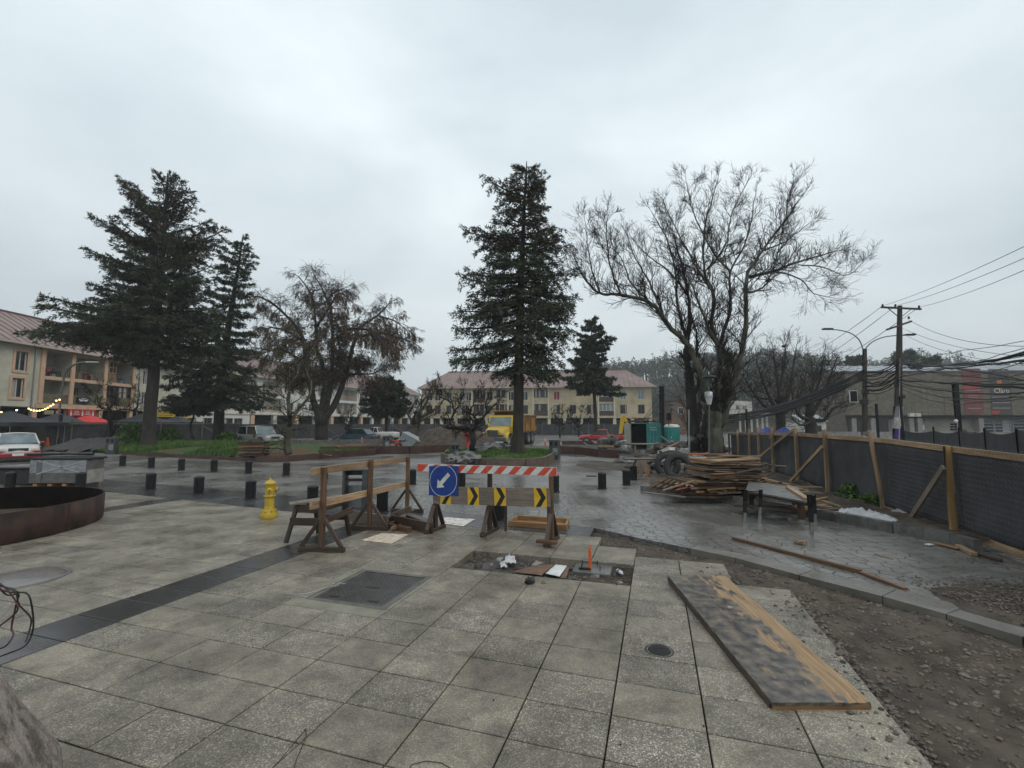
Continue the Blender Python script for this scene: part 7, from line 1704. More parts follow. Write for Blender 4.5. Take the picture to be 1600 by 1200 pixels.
for k in range(16): a = rnd.random() * 3; c_ = Vector((rnd.uniform(-.9, .9), rnd.uniform(.2, 2), .06 + .3 * rnd.random())); d = Vector((math.cos(a), math.sin(a) * .5, rnd.gauss(0, .15))) * .6; MB().beam(c_ - d, c_ + d, .12, .05).build('scrap_piece', rnd.choice([W3, W4, MT['black'], MT['red'], W2]), sc_)
to = thing('portable_toilet', 'turquoise portable toilet with a white roof right of the container', 'portable toilet', (11.75, 33.6, 0))
MB().box((0, 0, .82), (.85, .85, 1.64)).build('cabin', MT['teal'], to, bev=.03); MB().lathe([(.62, 1.64), (.60, 1.74), (.45, 1.84), (0, 1.88)], 4, M=Matrix.Rotation(math.pi / 4, 4, 'Z')).build('roof', MT['white_paint'], to)
MB().box((0, -.435, .8), (.6, .02, 1.4)).build('door', MT['teal'], to, bev=.01); MB().box((-.2, -.45, .9), (.05, .02, .12)).build('latch', MT['white_paint'], to)
# ================================================================ TREES
def tri_cloud(name, P, D, L, Wd, m, par, off):
 """P,D,L,Wd numpy arrays -> small blade triangles"""
 n = len(P); rs = np.random.RandomState(1 + n % 97); q = rs.normal(size=(n, 3)); s = np.cross(D, q); s /= (np.linalg.norm(s, axis=1, keepdims=True) + 1e-9)
 v = np.empty((n, 3, 3)); v[:, 0] = P - s * Wd[:, None]; v[:, 1] = P + s * Wd[:, None]; v[:, 2] = P + D * L[:, None]
 v = (v.reshape(-1, 3) - np.array(off)); me = bpy.data.meshes.new(name); me.vertices.add(3 * n); me.vertices.foreach_set('co', v.ravel()); me.loops.add(3 * n); me.loops.foreach_set('vertex_index', np.arange(3 * n)); me.polygons.add(n)
 me.polygons.foreach_set('loop_start', np.arange(0, 3 * n, 3)); me.polygons.foreach_set('loop_total', np.full(n, 3)); me.update(); me.materials.append(m); return link(name, me, par, 'stuff')
def conifer(label, trunk, rad, prof, Y, n_limbs, dens, m, seed, blade=.24, bw=.05, droop=.25, low=None, crown_to=None, cat='conifer', rise=(48, -4), zbase=0, m2=None, bl_f=1.0, branch_thick=1.0):
 """trunk: px,py list bottom->top ; prof: (py, left px, right px)"""
 rs = np.random.RandomState(seed); rnd = random.Random(seed); T_ = [A(x, y, Y) for x, y in trunk]; base = V0_(T_[0], zbase); T_[0] = base
 t = thing('conifer_tree', label, cat, base); mb = MB(); Tc = curve(T_, 6)
 rr = [np.interp(i / (len(Tc) - 1), np.linspace(0, 1, len(rad)), rad) for i in range(len(Tc))]
 mb.tube(Tc, rr, 12); fl = MB().lathe([(rad[0] * 1.5, -.1), (rad[0] * 1.15, .25), (rad[0] * 1.0, .7)], 12, c=(base.x, base.y, base.z)); mb.v += []; mb.build('trunk', MT['bark'], t, off=base); fl.build('root_flare', MT['bark'], t, off=base)
 pys = [p[0] for p in prof]; Lx = [p[1] for p in prof]; Rx = [p[2] for p in prof]
 def cx(py): return float(np.interp(-py, [-q[1] for q in trunk], [q[0] for q in trunk]))
 s = Y / F; zt = A(800, pys[0], Y).z; zb_ = A(800, pys[-1], Y).z
 Z = np.array([p.z for p in Tc]); X = np.array([p.x for p in Tc])
 wts = np.array([.35 + (l + r) / 60 for _, l, r in prof]); limbs = MB(); PP, DD = [], []; PP2, DD2 = [], []
 jobs = [(i, None) for i in range(n_limbs)] + [(j, sd_) for j in range(1, len(prof)) for sd_ in (-1, 1)]
 for i, side_ in jobs:
  if side_ is None: k = ((i + rnd.random()) / n_limbs) ** .85; az = i * 2.399 + rnd.uniform(-.4, .4)
  else: k = (prof[i][0] - pys[0]) / (pys[-1] - pys[0]); az = (0 if side_ > 0 else math.pi) + rnd.uniform(-.25, .25)
  py = pys[0] + (pys[-1] - pys[0]) * k; ca, sa = math.cos(az), math.sin(az)
  l, r = np.interp(py, pys, Lx), np.interp(py, pys, Rx); ext = (r if ca > 0 else l) * s; av = (l + r) / 2 * s
  if side_ is None: R_x = (ext * abs(ca) + av * abs(sa) * .7) * rnd.choice((rnd.uniform(.45, .65), rnd.uniform(.7, .88)))
  else: R_x = ext * .93
  if R_x < .15: continue
  ang = R(rise[0] + (rise[1] - rise[0]) * min(1, k * 1.25)); ztip = zt + (zb_ - zt) * k; z0 = ztip - R_x * math.tan(ang) * .8
  z0 = min(max(z0, zb_ - .3), zt - .2); x0 = float(np.interp(z0, Z, X)); p0 = Vector((x0, Y, z0))
  tip = Vector((x0 + ca * R_x, Y + sa * R_x, ztip)); mid = p0.lerp(tip, .5) + Vector((0, 0, -.06 * R_x + .0)); q = curve([p0, mid, tip], 5)
  r0 = (.025 + .022 * R_x) * branch_thick; limbs.tube(q, [r0 * (1 - .85 * j / (len(q) - 1)) for j in range(len(q))], 5, False)
  nb = int(4 + R_x * 4.2 * dens); dirm = (tip - p0).normalized(); sd = dirm.cross(Vector((0, 0, 1))).normalized()
  for b in range(nb):
   u = .15 + .85 * (b + rnd.random()) / nb; j = u * (len(q) - 1); ji = min(int(j), len(q) - 2); o = q[ji].lerp(q[ji + 1], j - ji)
   sgn = 1 if b % 2 else -1; bl_ = (.22 + .34 * R_x * (1 - u) ** .7 * .6 + .15) * rnd.uniform(.6, 1.2) * bl_f
   bd = (dirm * rnd.uniform(.35, 1.0) + sd * sgn * rnd.uniform(.4, 1.1) + Vector((0, 0, rnd.uniform(-droop, droop * .7)))).normalized()
   n = int(bl_ * 56) + 6; tt = rs.rand(n) ** .8
   P = np.array(o)[None] + np.array(bd)[None] * (tt * bl_)[:, None] + rs.normal(size=(n, 3)) * (.05 + .05 * bl_) * (1 - tt * .5)[:, None] - np.array([0, 0, 1])[None] * (tt ** 2 * bl_ * droop * .5)[:, None]
   Dv = np.array(bd)[None] * .8 + rs.normal(size=(n, 3)) * .55 + np.array([0, 0, -.12]); Dv /= np.linalg.norm(Dv, axis=1, keepdims=True)
   if m2 is not None and (k < .42 and rnd.random() < .75 or rnd.random() < .15): PP2.append(P); DD2.append(Dv)
   else: PP.append(P); DD.append(Dv)
 limbs.build('limbs', MT['bark'], t, off=base, kind='stuff')
 for nm, a, b, mm in (('crown', PP, DD, m), ('brown_foliage', PP2, DD2, m2)):
  if not a: continue
  P = np.concatenate(a); D = np.concatenate(b); n = len(P); tri_cloud(nm, P, D, blade * (.6 + .8 * rs.rand(n)), bw * (.6 + .8 * rs.rand(n)), mm, t, base)
 return t
conifer('tall broad conifer with a dark spreading crown on the grass mound at left', [(231, 697), (235, 640), (240, 590), (242, 540), (250, 430), (258, 340), (262, 270)], [.40, .36, .34, .30, .20, .12, .03],
 [(270, 3, 3), (276, 12, 10), (283, 74, 28), (300, 62, 38), (325, 66, 55), (352, 88, 96), (372, 62, 100), (395, 118, 92), (420, 95, 85), (445, 125, 80), (468, 110, 85), (482, 130, 92), (492, 140, 92), (500, 185, 90), (510, 185, 96), (518, 165, 80), (524, 190, 96), (532, 150, 70), (540, 130, 95), (560, 60, 100), (572, 10, 60)], 30.5, 110, .95, MT['needle'], 11, blade=.2, bw=.032, m2=MT['needle_b'], rise=(55, -6), zbase=.35, bl_f=1.2, droop=.45)
conifer('dark conifer with a tilted top standing behind the big left conifer', [(341, 690), (343, 640), (350, 560), (362, 480), (372, 420), (380, 366)], [.42, .36, .30, .2, .1, .03],
 [(368, 3, 3), (385, 10, 12), (398, 30, 22), (420, 28, 18), (435, 32, 20), (460, 38, 26), (490, 50, 25), (520, 60, 35), (550, 70, 50), (580, 80, 60), (605, 85, 82), (622, 82, 88), (636, 30, 75)], 37, 74, .95, MT['needle'], 12, blade=.22, bw=.038, rise=(40, -10), zbase=.3, bl_f=1.2, droop=.45)
conifer('tall narrow conifer in the centre planter, brownish towards its top', [(809, 709), (810, 640), (811, 560), (814, 450), (818, 350), (823, 252)], [.30, .26, .24, .18, .10, .02],
 [(252, 3, 3), (262, 10, 16), (280, 26, 26), (284, 68, 30), (300, 42, 32), (322, 36, 28), (345, 45, 36), (362, 98, 46), (375, 60, 60), (386, 70, 78), (410, 60, 66), (428, 72, 88), (443, 100, 70), (462, 82, 94), (480, 88, 84), (492, 106, 78), (520, 106, 84), (548, 108, 70), (566, 104, 70), (580, 40, 68), (590, 5, 55)], 23, 96, 1.15, MT['needle'], 13, blade=.16, bw=.026, m2=MT['needle_b'], rise=(34, -14), zbase=.55, bl_f=1.45, droop=.6)
conifer('small dark conifer with a forked trunk in front of the yellow building', [(931, 675), (930, 640), (927, 600), (924, 550), (925, 496)], [.24, .2, .17, .1, .02],
 [(496, 4, 6), (512, 16, 18), (530, 20, 38), (545, 26, 26), (562, 38, 20), (578, 42, 22), (592, 48, 34), (604, 44, 44), (614, 24, 50)], 52, 60, .8, MT['needle'], 14, blade=.34, bw=.08, rise=(30, -6))
conifer('round dark conifer on a thin trunk behind the right side of the big willow', [(604, 678), (604, 650), (603, 620), (602, 588)], [.2, .17, .12, .03],
 [(588, 10, 12), (600, 28, 28), (615, 36, 34), (630, 40, 38), (642, 36, 36), (650, 18, 22)], 52, 50, .9, MT['needle'], 15, blade=.34, bw=.08, rise=(30, -10))
conifer('small dark bushy conifer on a crooked stem between the two left conifers', [(303, 684), (298, 665), (303, 648), (300, 612)], [.12, .1, .08, .02],
 [(612, 10, 16), (620, 34, 26), (630, 44, 30), (640, 46, 28), (646, 22, 20)], 42, 40, .8, MT['needle_b'], 16, blade=.22, bw=.05, rise=(30, -4))
def bare(label, limbs, Y, m_trunk, m_twig, seed, spread=1.0, levels=3, ln=(.9, 2.2), up=.35, r_tw=.012, droop=0.0, leaf=None, leafn=0, dy=2.0, base_r=None, cat='tree', name='bare_tree', dens=1.0, zbase=0, leaf_pred=None, bounds=None, group=None, maxr=99, wg=.17):
 """limbs: list of (px/py polyline, start px-radius, end px-radius); all real 3-D with depth offsets"""
 rnd = random.Random(seed); s = Y / F; mr_ = s * .17; root = A(*limbs[0][0][0], Y); base = V0_(root, zbase); t = thing(name, label, cat, base, 0, group); tw = MB(); leafP = []
 def seg(p, d, L_, r, lev):
  n = 4 if lev > 1 else 3; pts = [p]; q = p.copy(); dd = d.copy()
  for i in range(n):
   dd = (dd + Vector((rnd.gauss(0, wg), rnd.gauss(0, wg), rnd.gauss(0, wg * .85) + up * .16 - droop * .30 * (3 - lev)))).normalized(); q = q + dd * (L_ / n); pts.append(q.copy())
  tw.tube(pts, [max(r * (1 - .7 * i / n), mr_) for i in range(n + 1)], 4 if r > .03 else 3, False, False)
  if lev > 0:
   k = rnd.randint(4, 6) if lev > 1 else rnd.randint(3, 5)
   k = max(1, int(k * dens + rnd.random() * .7))
   for i in range(k):
    u = rnd.uniform(.25, 1) * n; ui = min(int(u), n - 1); o = pts[ui].lerp(pts[ui + 1], u - ui); dn = (pts[ui + 1] - pts[ui]).normalized()
    a = Vector((rnd.gauss(0, 1), rnd.gauss(0, 1), rnd.gauss(0, 1))); a = (a - dn * a.dot(dn)).normalized(); nd = (dn * .75 + a * .62 * spread + Vector((0, 0, up * .4 - droop * .5))).normalized()
    seg(o, nd, L_ * rnd.uniform(.42, .72), r * .5, lev - 1)
  elif leafn and rnd.random() < leafn: leafP.append((pts[-1], pts[1]))
 for li, (pl_, r0, r1) in enumerate(limbs):
  n = len(pl_); dep = rnd.uniform(-dy, dy) if li else 0; pts = []
  for i, (x, y) in enumerate(pl_):
   pts.append(A(x, y, Y + dep * (i / max(1, n - 1)) * (1 if li else 0) + (rnd.gauss(0, .1) if i else 0)))
  if li == 0: pts[0] = base.copy()
  Q = curve(pts, 5); m = len(Q); wob = [Q[i] + Vector((rnd.gauss(0, 1), rnd.gauss(0, 1), rnd.gauss(0, 1))) * .018 * (0 < i < m - 1) for i in range(m)]; Q = wob
  ra, rb2 = r0 * s, max(r1 * s, .012); rad = [(ra + (rb2 - ra) * (i / (m - 1)) ** .8) * (1 + .10 * mnoise.noise(Vector((i * .9, li, seed)))) for i in range(m)]
  MB().tube(Q, rad, 10 if ra > .1 else 7).build('trunk' if li == 0 else 'limb', m_trunk, t, off=base)
  tot = sum((Q[i + 1] - Q[i]).length for i in range(m - 1)); step = .27 / dens * (1 if Y < 35 else 1.25); acc = 0
  for i in range(1, m - 1):
   acc += (Q[i + 1] - Q[i]).length; fr_ = i / (m - 1)
   if rad[i] > .13 * max(1, maxr): continue
   while acc > step:
    acc -= step; dn = (Q[i + 1] - Q[i]).normalized(); a = Vector((rnd.gauss(0, 1), rnd.gauss(0, 1), rnd.gauss(0, 1))); a = (a - dn * a.dot(dn)).normalized()
    nd = (dn * .6 + a * .8 * spread + Vector((0, 0, up))).normalized(); L_ = rnd.uniform(*ln) * (1.0 - .35 * fr_); seg(Q[i].copy(), nd, L_, min(rad[i] * .5, .035 + .0 * L_), levels - 1 if rnd.random() < .75 else levels - 2)
  seg(Q[-1].copy(), (Q[-1] - Q[-3]).normalized(), ln[1] * .45, rad[-1], levels - 1)
 o = tw.build('twigs', m_twig, t, off=base, kind='stuff')
 if leafP:
  P = []; D = []
  for a, b in leafP:
   if leaf_pred and not leaf_pred(a): continue
   for _ in range(5): f_ = rnd.random(); p = a.lerp(b, f_); P.append((p.x + rnd.gauss(0, .05), p.y + rnd.gauss(0, .05), p.z + rnd.gauss(0, .05))); v = Vector((rnd.gauss(0, 1), rnd.gauss(0, 1), rnd.gauss(-.4, 1))).normalized(); D.append(tuple(v))
  if P: P = np.array(P); D = np.array(D); n = len(P); tri_cloud('leaves', P, D, np.full(n, .09) * s / .045, np.full(n, .03) * s / .045, leaf, t, base)
 return t
Zt = lambda pts, sc, ox, oy: [(ox + x / sc, oy + y / sc) for x, y in pts]
z4 = lambda *p: Zt(p, 2.45, 880, 230)
bare('huge leafless tree with many mossy stems fanning up from one trunk, behind the timber stack', [
 (z4((590, 1175), (583, 1120), (578, 1060), (575, 1010)), 13, 11),
 (z4((578, 1050), (560, 960), (520, 850), (480, 760), (400, 680), (340, 600), (220, 565), (140, 560), (80, 500), (50, 440)), 7, 0.85),
 (z4((600, 1080), (635, 960), (680, 800), (700, 660), (702, 500), (760, 400), (850, 280), (905, 200)), 6.2, 0.68),
 (z4((590, 1060), (595, 900), (598, 780), (570, 690), (575, 560), (540, 480), (545, 300), (590, 130)), 6.2, 0.68),
 (z4((600, 1050), (625, 880), (642, 800), (600, 765), (640, 620), (640, 480), (700, 360), (735, 190)), 5.5, 0.68),
 (z4((575, 560), (500, 440), (440, 330), (380, 200)), 2.3, 0.51), (z4((540, 480), (620, 380), (650, 240), (720, 110)), 2.3, 0.51),
 (z4((702, 500), (800, 475), (900, 440), (1000, 410), (1060, 395)), 3.1, 0.51), (z4((800, 475), (900, 500), (960, 560), (1040, 578)), 1.6, 0.34), (z4((900, 450), (1000, 460), (1080, 490), (1150, 440)), 1.2, 0.34),
 (z4((400, 680), (330, 520), (280, 430), (240, 330)), 2.3, 0.42), (z4((220, 565), (180, 450), (165, 320), (170, 250)), 1.9, 0.42), (z4((140, 560), (110, 470), (95, 380), (85, 290)), 1.6, 0.42),
 (z4((640, 480), (560, 380), (500, 250), (470, 130)), 2, 0.42), (z4((700, 560), (780, 520), (830, 360), (880, 130)), 2, 0.42),
 (z4((480, 760), (440, 620), (430, 480), (400, 360), (340, 250)), 3.1, 0.51), (z4((760, 400), (850, 360), (930, 300)), 1.6, 0.42), (z4((340, 600), (260, 520), (220, 420), (160, 370)), 1.9, 0.42), (z4((600, 765), (560, 700), (520, 600), (480, 500), (420, 420)), 3.1, 0.51)],
 25.5, MT['bark_moss'], MT['twig'], 21, levels=3, ln=(.8, 1.8), up=.24, dy=3.2, zbase=0.05, dens=1.3, spread=.85, wg=.12)
bare('leafless tree trunk just left of the huge bare tree, darker and leaning apart', [
 (z4((505, 1175), (500, 1060), (490, 960), (478, 860)), 9.4, 6.8), (z4((480, 880), (474, 760), (485, 640), (470, 520), (440, 400), (420, 330)), 4.7, 0.68), (z4((490, 960), (520, 900), (512, 760), (505, 690), (470, 590)), 3.9, 0.68), (z4((470, 560), (400, 470), (330, 420), (280, 370)), 1.9, 0.42), (z4((545, 1160), (540, 1080), (555, 1020)), 6.2, 5.1)],
 26.5, MT['bark'], MT['twig'], 22, levels=3, ln=(.9, 2.0), up=.3, dy=2, dens=.8, spread=.72, wg=.10, zbase=.05)
z2 = lambda *p: Zt(p, 3.75, 360, 400)
bare('large old willow with four dark stems and drooping brown twigs in the left middle', [
 (z2((535, 1055), (535, 1000), (530, 950), (528, 930)), 10.5, 9),
 (z2((528, 950), (490, 860), (470, 760), (440, 640), (430, 500), (350, 370), (200, 250), (120, 240)), 6, .8),
 (z2((530, 940), (550, 800), (555, 690), (510, 560), (500, 420), (480, 240), (400, 120)), 5.5, .8),
 (z2((540, 940), (580, 800), (595, 640), (600, 500), (590, 330), (580, 240), (660, 190)), 5.5, .8),
 (z2((545, 960), (620, 850), (690, 640), (720, 520), (760, 420), (860, 350), (940, 270)), 6, .8),
 (z2((690, 700), (740, 690), (830, 690), (900, 650)), 2.5, .5), (z2((740, 480), (860, 450), (960, 470), (1050, 500)), 3, .5), (z2((430, 500), (330, 440), (240, 420), (180, 430)), 2.5, .5), (z2((500, 420), (560, 330), (640, 220), (700, 260)), 2.5, .5), (z2((590, 330), (540, 200), (490, 110)), 2, .5), (z2((600, 500), (700, 430), (820, 440), (900, 520), (940, 580)), 3, .5), (z2((860, 350), (960, 380), (1030, 430)), 2, .4), (z2((440, 640), (330, 560), (220, 560), (150, 600)), 2.4, .5)],
 46, MT['bark'], MT['twig_red'], 23, levels=3, ln=(1.3, 2.6), up=.05, droop=.36, dy=4, leaf=MT['leaf_o'], leafn=.4, dens=1.7, zbase=0, maxr=2, wg=.13, cat='willow', name='willow_tree', leaf_pred=lambda p: p.z < 13.5)
bare('thin mossy two stemmed tree on the island with a few olive leaves', [
 (z2((335, 1165), (335, 1080), (345, 1000)), 6, 4.5), (z2((345, 1010), (342, 850), (352, 760), (385, 700), (420, 600), (440, 500)), 3.6, .6), (z2((352, 1010), (390, 910), (462, 820), (472, 740), (440, 660), (470, 540)), 3.2, .5), (z2((352, 760), (330, 680), (260, 690), (180, 690)), 1.6, .3), (z2((345, 800), (300, 640), (250, 560), (210, 480)), 1.8, .3), (z2((400, 660), (360, 560), (330, 480)), 1.5, .3)],
 24, MT['bark_moss'], MT['twig'], 24, levels=3, ln=(.6, 1.4), up=.05, droop=.15, dy=1.5, leaf=MT['leaf_g'], leafn=.75, dens=1.0, zbase=.2, cat='tree', name='mossy_tree')
z5 = lambda *p: Zt(p, 5, 500, 560)
bare('gnarled pruned bare tree left of the yellow truck', [
 (z5((1185, 705), (1195, 620), (1165, 560), (1100, 545), (1035, 545)), 5, 3), (z5((1040, 545), (1015, 500), (1045, 430), (1030, 340), (980, 260)), 2.8, .5), (z5((1190, 590), (1222, 480), (1170, 430), (1110, 400), (1080, 350)), 2.8, .5), (z5((1190, 590), (1240, 500), (1300, 430), (1380, 350), (1430, 290)), 3, .5), (z5((1170, 430), (1200, 340), (1250, 240)), 1.8, .4), (z5((1045, 430), (1100, 330), (1130, 220)), 1.8, .4), (z5((1300, 430), (1300, 330), (1350, 220)), 1.6, .4), (z5((1030, 340), (940, 300), (900, 230)), 1.6, .4)],
 25, MT['bark'], MT['twig'], 25, levels=3, ln=(.35, .9), up=.3, dy=1.6, dens=1.3, zbase=.4, name='gnarled_tree', spread=1.2)
bare('pollarded tree with a mossy stump and fanned branches in front of the white building', [
 (z5((735, 605), (735, 560), (740, 515)), 7.5, 7), (z5((735, 530), (700, 460), (680, 420), (725, 370)), 3, .8), (z5((740, 520), (760, 440), (830, 350), (850, 270), (890, 200)), 3, .6), (z5((745, 520), (810, 450), (920, 380), (960, 330)), 2.8, .6), (z5((742, 520), (780, 430), (800, 330), (900, 260), (930, 180)), 2.6, .5), (z5((745, 520), (830, 470), (900, 430)), 2.2, .5)],
 40, MT['bark_moss'], MT['twig'], 26, levels=3, ln=(.6, 1.5), up=.4, dy=1.6, dens=1.1, zbase=0, name='pollarded_tree')
z7 = lambda *p: Zt(p, 5, 1080, 520)
bare('round crowned bare tree with dense brown twigs, left of the pair beyond the fence', [
 (z7((700, 800), (700, 700), (690, 640)), 8, 6), (z7((690, 650), (620, 520), (560, 380), (520, 260)), 4, .6), (z7((690, 650), (680, 480), (660, 280), (640, 120)), 4, .6), (z7((690, 650), (760, 480), (790, 300), (820, 120)), 4, .6), (z7((690, 640), (560, 560), (470, 440), (400, 330)), 3.5, .6), (z7((700, 650), (820, 540), (880, 400), (900, 280)), 3.5, .6), (z7((680, 480), (720, 300), (740, 100)), 2.5, .5), (z7((620, 520), (480, 500), (400, 450)), 2.5, .5)],
 47, MT['bark'], MT['twig'], 27, levels=3, ln=(1.6, 3.0), up=.3, dy=4, dens=1.0, maxr=2, group='bare trees beyond the fence')
bare('gnarled bare tree with dense brown twigs, right of the pair beyond the fence', [
 (z7((940, 800), (935, 720), (920, 660)), 9, 7), (z7((920, 680), (840, 640), (800, 540), (780, 420)), 4, .6), (z7((920, 670), (940, 520), (960, 360), (990, 220)), 4, .6), (z7((930, 680), (1040, 680), (1100, 600), (1180, 560)), 4, .8), (z7((930, 660), (1020, 500), (1080, 360), (1120, 240)), 4, .6), (z7((940, 520), (1000, 380), (1040, 180)), 2.5, .5), (z7((1040, 600), (1130, 480), (1180, 380)), 2.5, .5), (z7((930, 700), (850, 720), (780, 650)), 3, .6)],
 44, MT['bark'], MT['twig'], 28, levels=3, ln=(1.5, 2.8), up=.3, dy=4, dens=1.0, maxr=2, group='bare trees beyond the fence')
bare('low dark leafless bush in front of the left shops', [(Zt(((870, 1000), (860, 940), (850, 900)), 5, 0, 460), 3, 2), (Zt(((850, 900), (780, 880), (760, 800), (700, 750)), 5, 0, 460), 1.6, .3), (Zt(((860, 920), (960, 900), (1050, 900), (1090, 780), (1070, 700)), 5, 0, 460), 1.8, .3), (Zt(((850, 900), (900, 820), (880, 740)), 5, 0, 460), 1.4, .3)],
 33, MT['bark'], MT['twig'], 29, levels=3, ln=(.5, 1.2), up=.3, dy=1.2, dens=1.3, name='bare_shrub')
for k, (px, Yy, lab) in enumerate(((875, 62, 'bare shrub by the grey fence right of the truck'), (905, 60, 'bare shrub between the truck and the small conifer'), (545, 55, 'bare dark shrub right of the willow trunk'))):
 bare(lab, [([(px, 680), (px - 1, 672), (px, 664)], 1.4, 1), ([(px, 668), (px - 10, 656), (px - 14, 645)], .9, .3), ([(px, 668), (px + 10, 657), (px + 15, 646)], .9, .3), ([(px, 668), (px + 2, 652), (px + 4, 640)], .9, .3)],
  Yy, MT['bark'], MT['twig'], 40 + k, levels=3, ln=(.5, 1.2), up=.3, dy=1, dens=1.2, name='bare_shrub')
def hill_h(x, y):
 px = 800 + F * x / y; h = float(np.interp(px, [300, 560, 700, 745, 870, 930, 990, 1060, 1200, 1300, 1350, 1420, 1600, 2200], [4, 8, 22, 32, 34, 27, 27, 31, 34, 30, 26, 32, 26, 22]))
 return h * (1 / (1 + math.exp(-(y - 205) / 16))) * (1 + .08 * mnoise.noise(Vector((x * .02, y * .02, 0)))) - 1
mb = MB(); nx, ny = 90, 26
for j in range(ny + 1):
 for i in range(nx + 1): x = -160 + i * 7.2; y = 140 + j * 9; mb.v.append((x, y, hill_h(x, y)))
for j in range(ny):
 for i in range(nx): a = j * (nx + 1) + i; mb.f.append([a, a + 1, a + nx + 2, a + nx + 1]); mb.uv.append(None); mb.sm.append(True)
mb.build('hill', M_('wooded_slope', (.018, .024, .016), (.045, .055, .036), .05, .9, .5, .3), kind='structure')
rs = np.random.RandomState(5); PP, DD, LL, WW = [], [], [], []; trk = MB(); cnt = 0
while cnt < 1500:
 x, y = rs.uniform(40, 420), rs.uniform(165, 262); px = 800 + F * x / y
 if px < 925 or px > 1720: continue
 if px > 1370 and rs.rand() < .6: continue
 cnt += 1; z = hill_h(x, y); h = rs.uniform(8, 13) * (1.15 if rs.rand() < .15 else 1); trk.tube([(x, y, z - .5), (x + rs.normal() * .3, y, z + h * .95)], [.22, .06], 3, False, False); n = 44; u = rs.rand(n)
 a = rs.rand(n) * 6.283; r_ = (1.9 * (1 - u) ** .7 + .35) * rs.uniform(.7, 1.2) * (rs.rand(n) ** .5); zz = z + h * (.42 + .58 * u)
 PP.append(np.stack([x + np.cos(a) * r_, y + np.sin(a) * r_, zz], 1)); d = np.stack([np.cos(a), np.sin(a), rs.normal(size=n) * .5], 1); DD.append(d / np.linalg.norm(d, axis=1, keepdims=True)); LL.append(rs.uniform(.5, 1.3, n)); WW.append(rs.uniform(.25, .55, n))
wd = tri_cloud('hillside_wood', np.concatenate(PP), np.concatenate(DD), np.concatenate(LL), np.concatenate(WW), MT['needle'], None, (0, 0, 0)); tag(wd, 'misty dark wood of tall trees covering the hill behind the yellow building', 'wood')
tag(trk.build('hillside_trunks', MT['bark'], kind='stuff'), 'thin pale trunks of the wood on the misty hill', 'tree trunks')
for k, (px, py, w_, h_, l) in enumerate(((1415, 600, 44, 52, 'rounded dark tree crown behind the utility pole'), (1455, 590, 26, 32, 'smaller dark tree crown right of the utility pole'), (1335, 600, 26, 44, 'misty dark tree left of the lamp pole'))):
 conifer(l, [(px, py + 40), (px, py), (px, py - h_)], [.5, .4, .1], [(py - h_, 6, 6), (py - h_ * .8, w_ * .35, w_ * .35), (py - h_ * .4, w_ * .5, w_ * .5), (py, w_ * .45, w_ * .45), (py + 20, 10, 10)], 105, 34, .3, MT['needle'], 50 + k, blade=.9, bw=.3, rise=(30, 0), bl_f=1.5)
# ================================================================ POLES, LAMPS, CABLES
def pole_at(px, Y): u = (px - 800) / F; return Vector((u * Y * 1.0, Y, 0))
MT['pole'] = M_('dark_timber_pole', (.035, .026, .022), (.075, .058, .048), 3, .8, .006, 20, stretch=(1, 1, .15)); MT['purple'] = M_('purple_paint', (.085, .04, .20), (.13, .07, .27), 3, .6)
def V_(px, py, Y): return A(px, py, Y)
up_ = thing('utility_pole', 'tall dark utility pole with two crossarms, painted white and purple at its foot', 'utility pole', V0_(V_(1401, 690, 27)))
o_ = up_.location; b0 = V0_(o_); tp_ = V_(1406, 478, 27)
def on(t): return b0.lerp(tp_, t)
zt_ = tp_.z
MB().tube([on(2.9 / zt_), on(.6), tp_], [.21, .17, .12], 12).build('shaft', MT['pole'], up_, off=o_)
MB().tube([on(1.6 / zt_), on(2.899 / zt_)], [.27, .26], 12).build('white_band', M_('dirty_whitewash', (.22, .21, .21), (.42, .41, .41), 4, .8), up_, off=o_)
MB().tube([on(0), on(1.599 / zt_)], [.29, .272], 12).build('purple_band', MT['purple'], up_, off=o_)
def arm(x0, y0, x1, y1, Y0=27, Y1=27, w=.10): MB().beam(V_(x0, y0, Y0), V_(x1, y1, Y1), w, w).build('crossarm', MT['pole'], up_, off=o_)
arm(1377, 480, 1439, 483, 26.85, 26.85); arm(1386, 515, 1424, 502, 26.4, 27.6)
MB().beam(V_(1388, 482, 26.85), V_(1405, 496, 27), .04, .03).build('brace', MT['pole'], up_, off=o_); MB().beam(V_(1424, 483, 26.85), V_(1407, 496, 27), .04, .03).build('brace', MT['pole'], up_, off=o_)
for x, y in ((1379, 478), (1399, 478), (1436, 480), (1420, 497)):
 p = V_(x, y, 26.85); MB().lathe([(.02, -.06), (.06, -.04), (.06, 0), (.035, .02), (.06, .05), (.04, .10), (0, .12)], 8, c=p).build('insulator', MT['rubber'], up_, off=o_)
bx = MB()
for (x, y, w_, h_) in ((1433, 573, 12, 7), (1403, 598, 8, 10), (1410, 620, 5, 6)): c_ = V_(x, y, 26.8); MB().box(c_, (w_ * .038, .25, h_ * .038)).build('junction_box', MT['rubber'], up_, off=o_, bev=.02)
MB().tube([V_(1405, 690, 26.6), V_(1406, 560, 26.6)], .025, 6).build('conduit', MT['steel'], up_, off=o_)
MB().tube([V_(1377 + 30, 524, 27), V_(1430, 521, 26.9)], .03, 6).build('lamp_arm', MT['grey'], up_, off=o_)
def curve_px(pts, Y, r, n=6, m=None, par=None, name='arm', k=6, Y1=None):
 P_ = [V_(x, y, Y + ((Y1 - Y) * i / (len(pts) - 1) if Y1 else 0)) for i, (x, y) in enumerate(pts)]; return MB().tube(curve(P_, k), r, n).build(name, m, par, off=par.location if par else None)
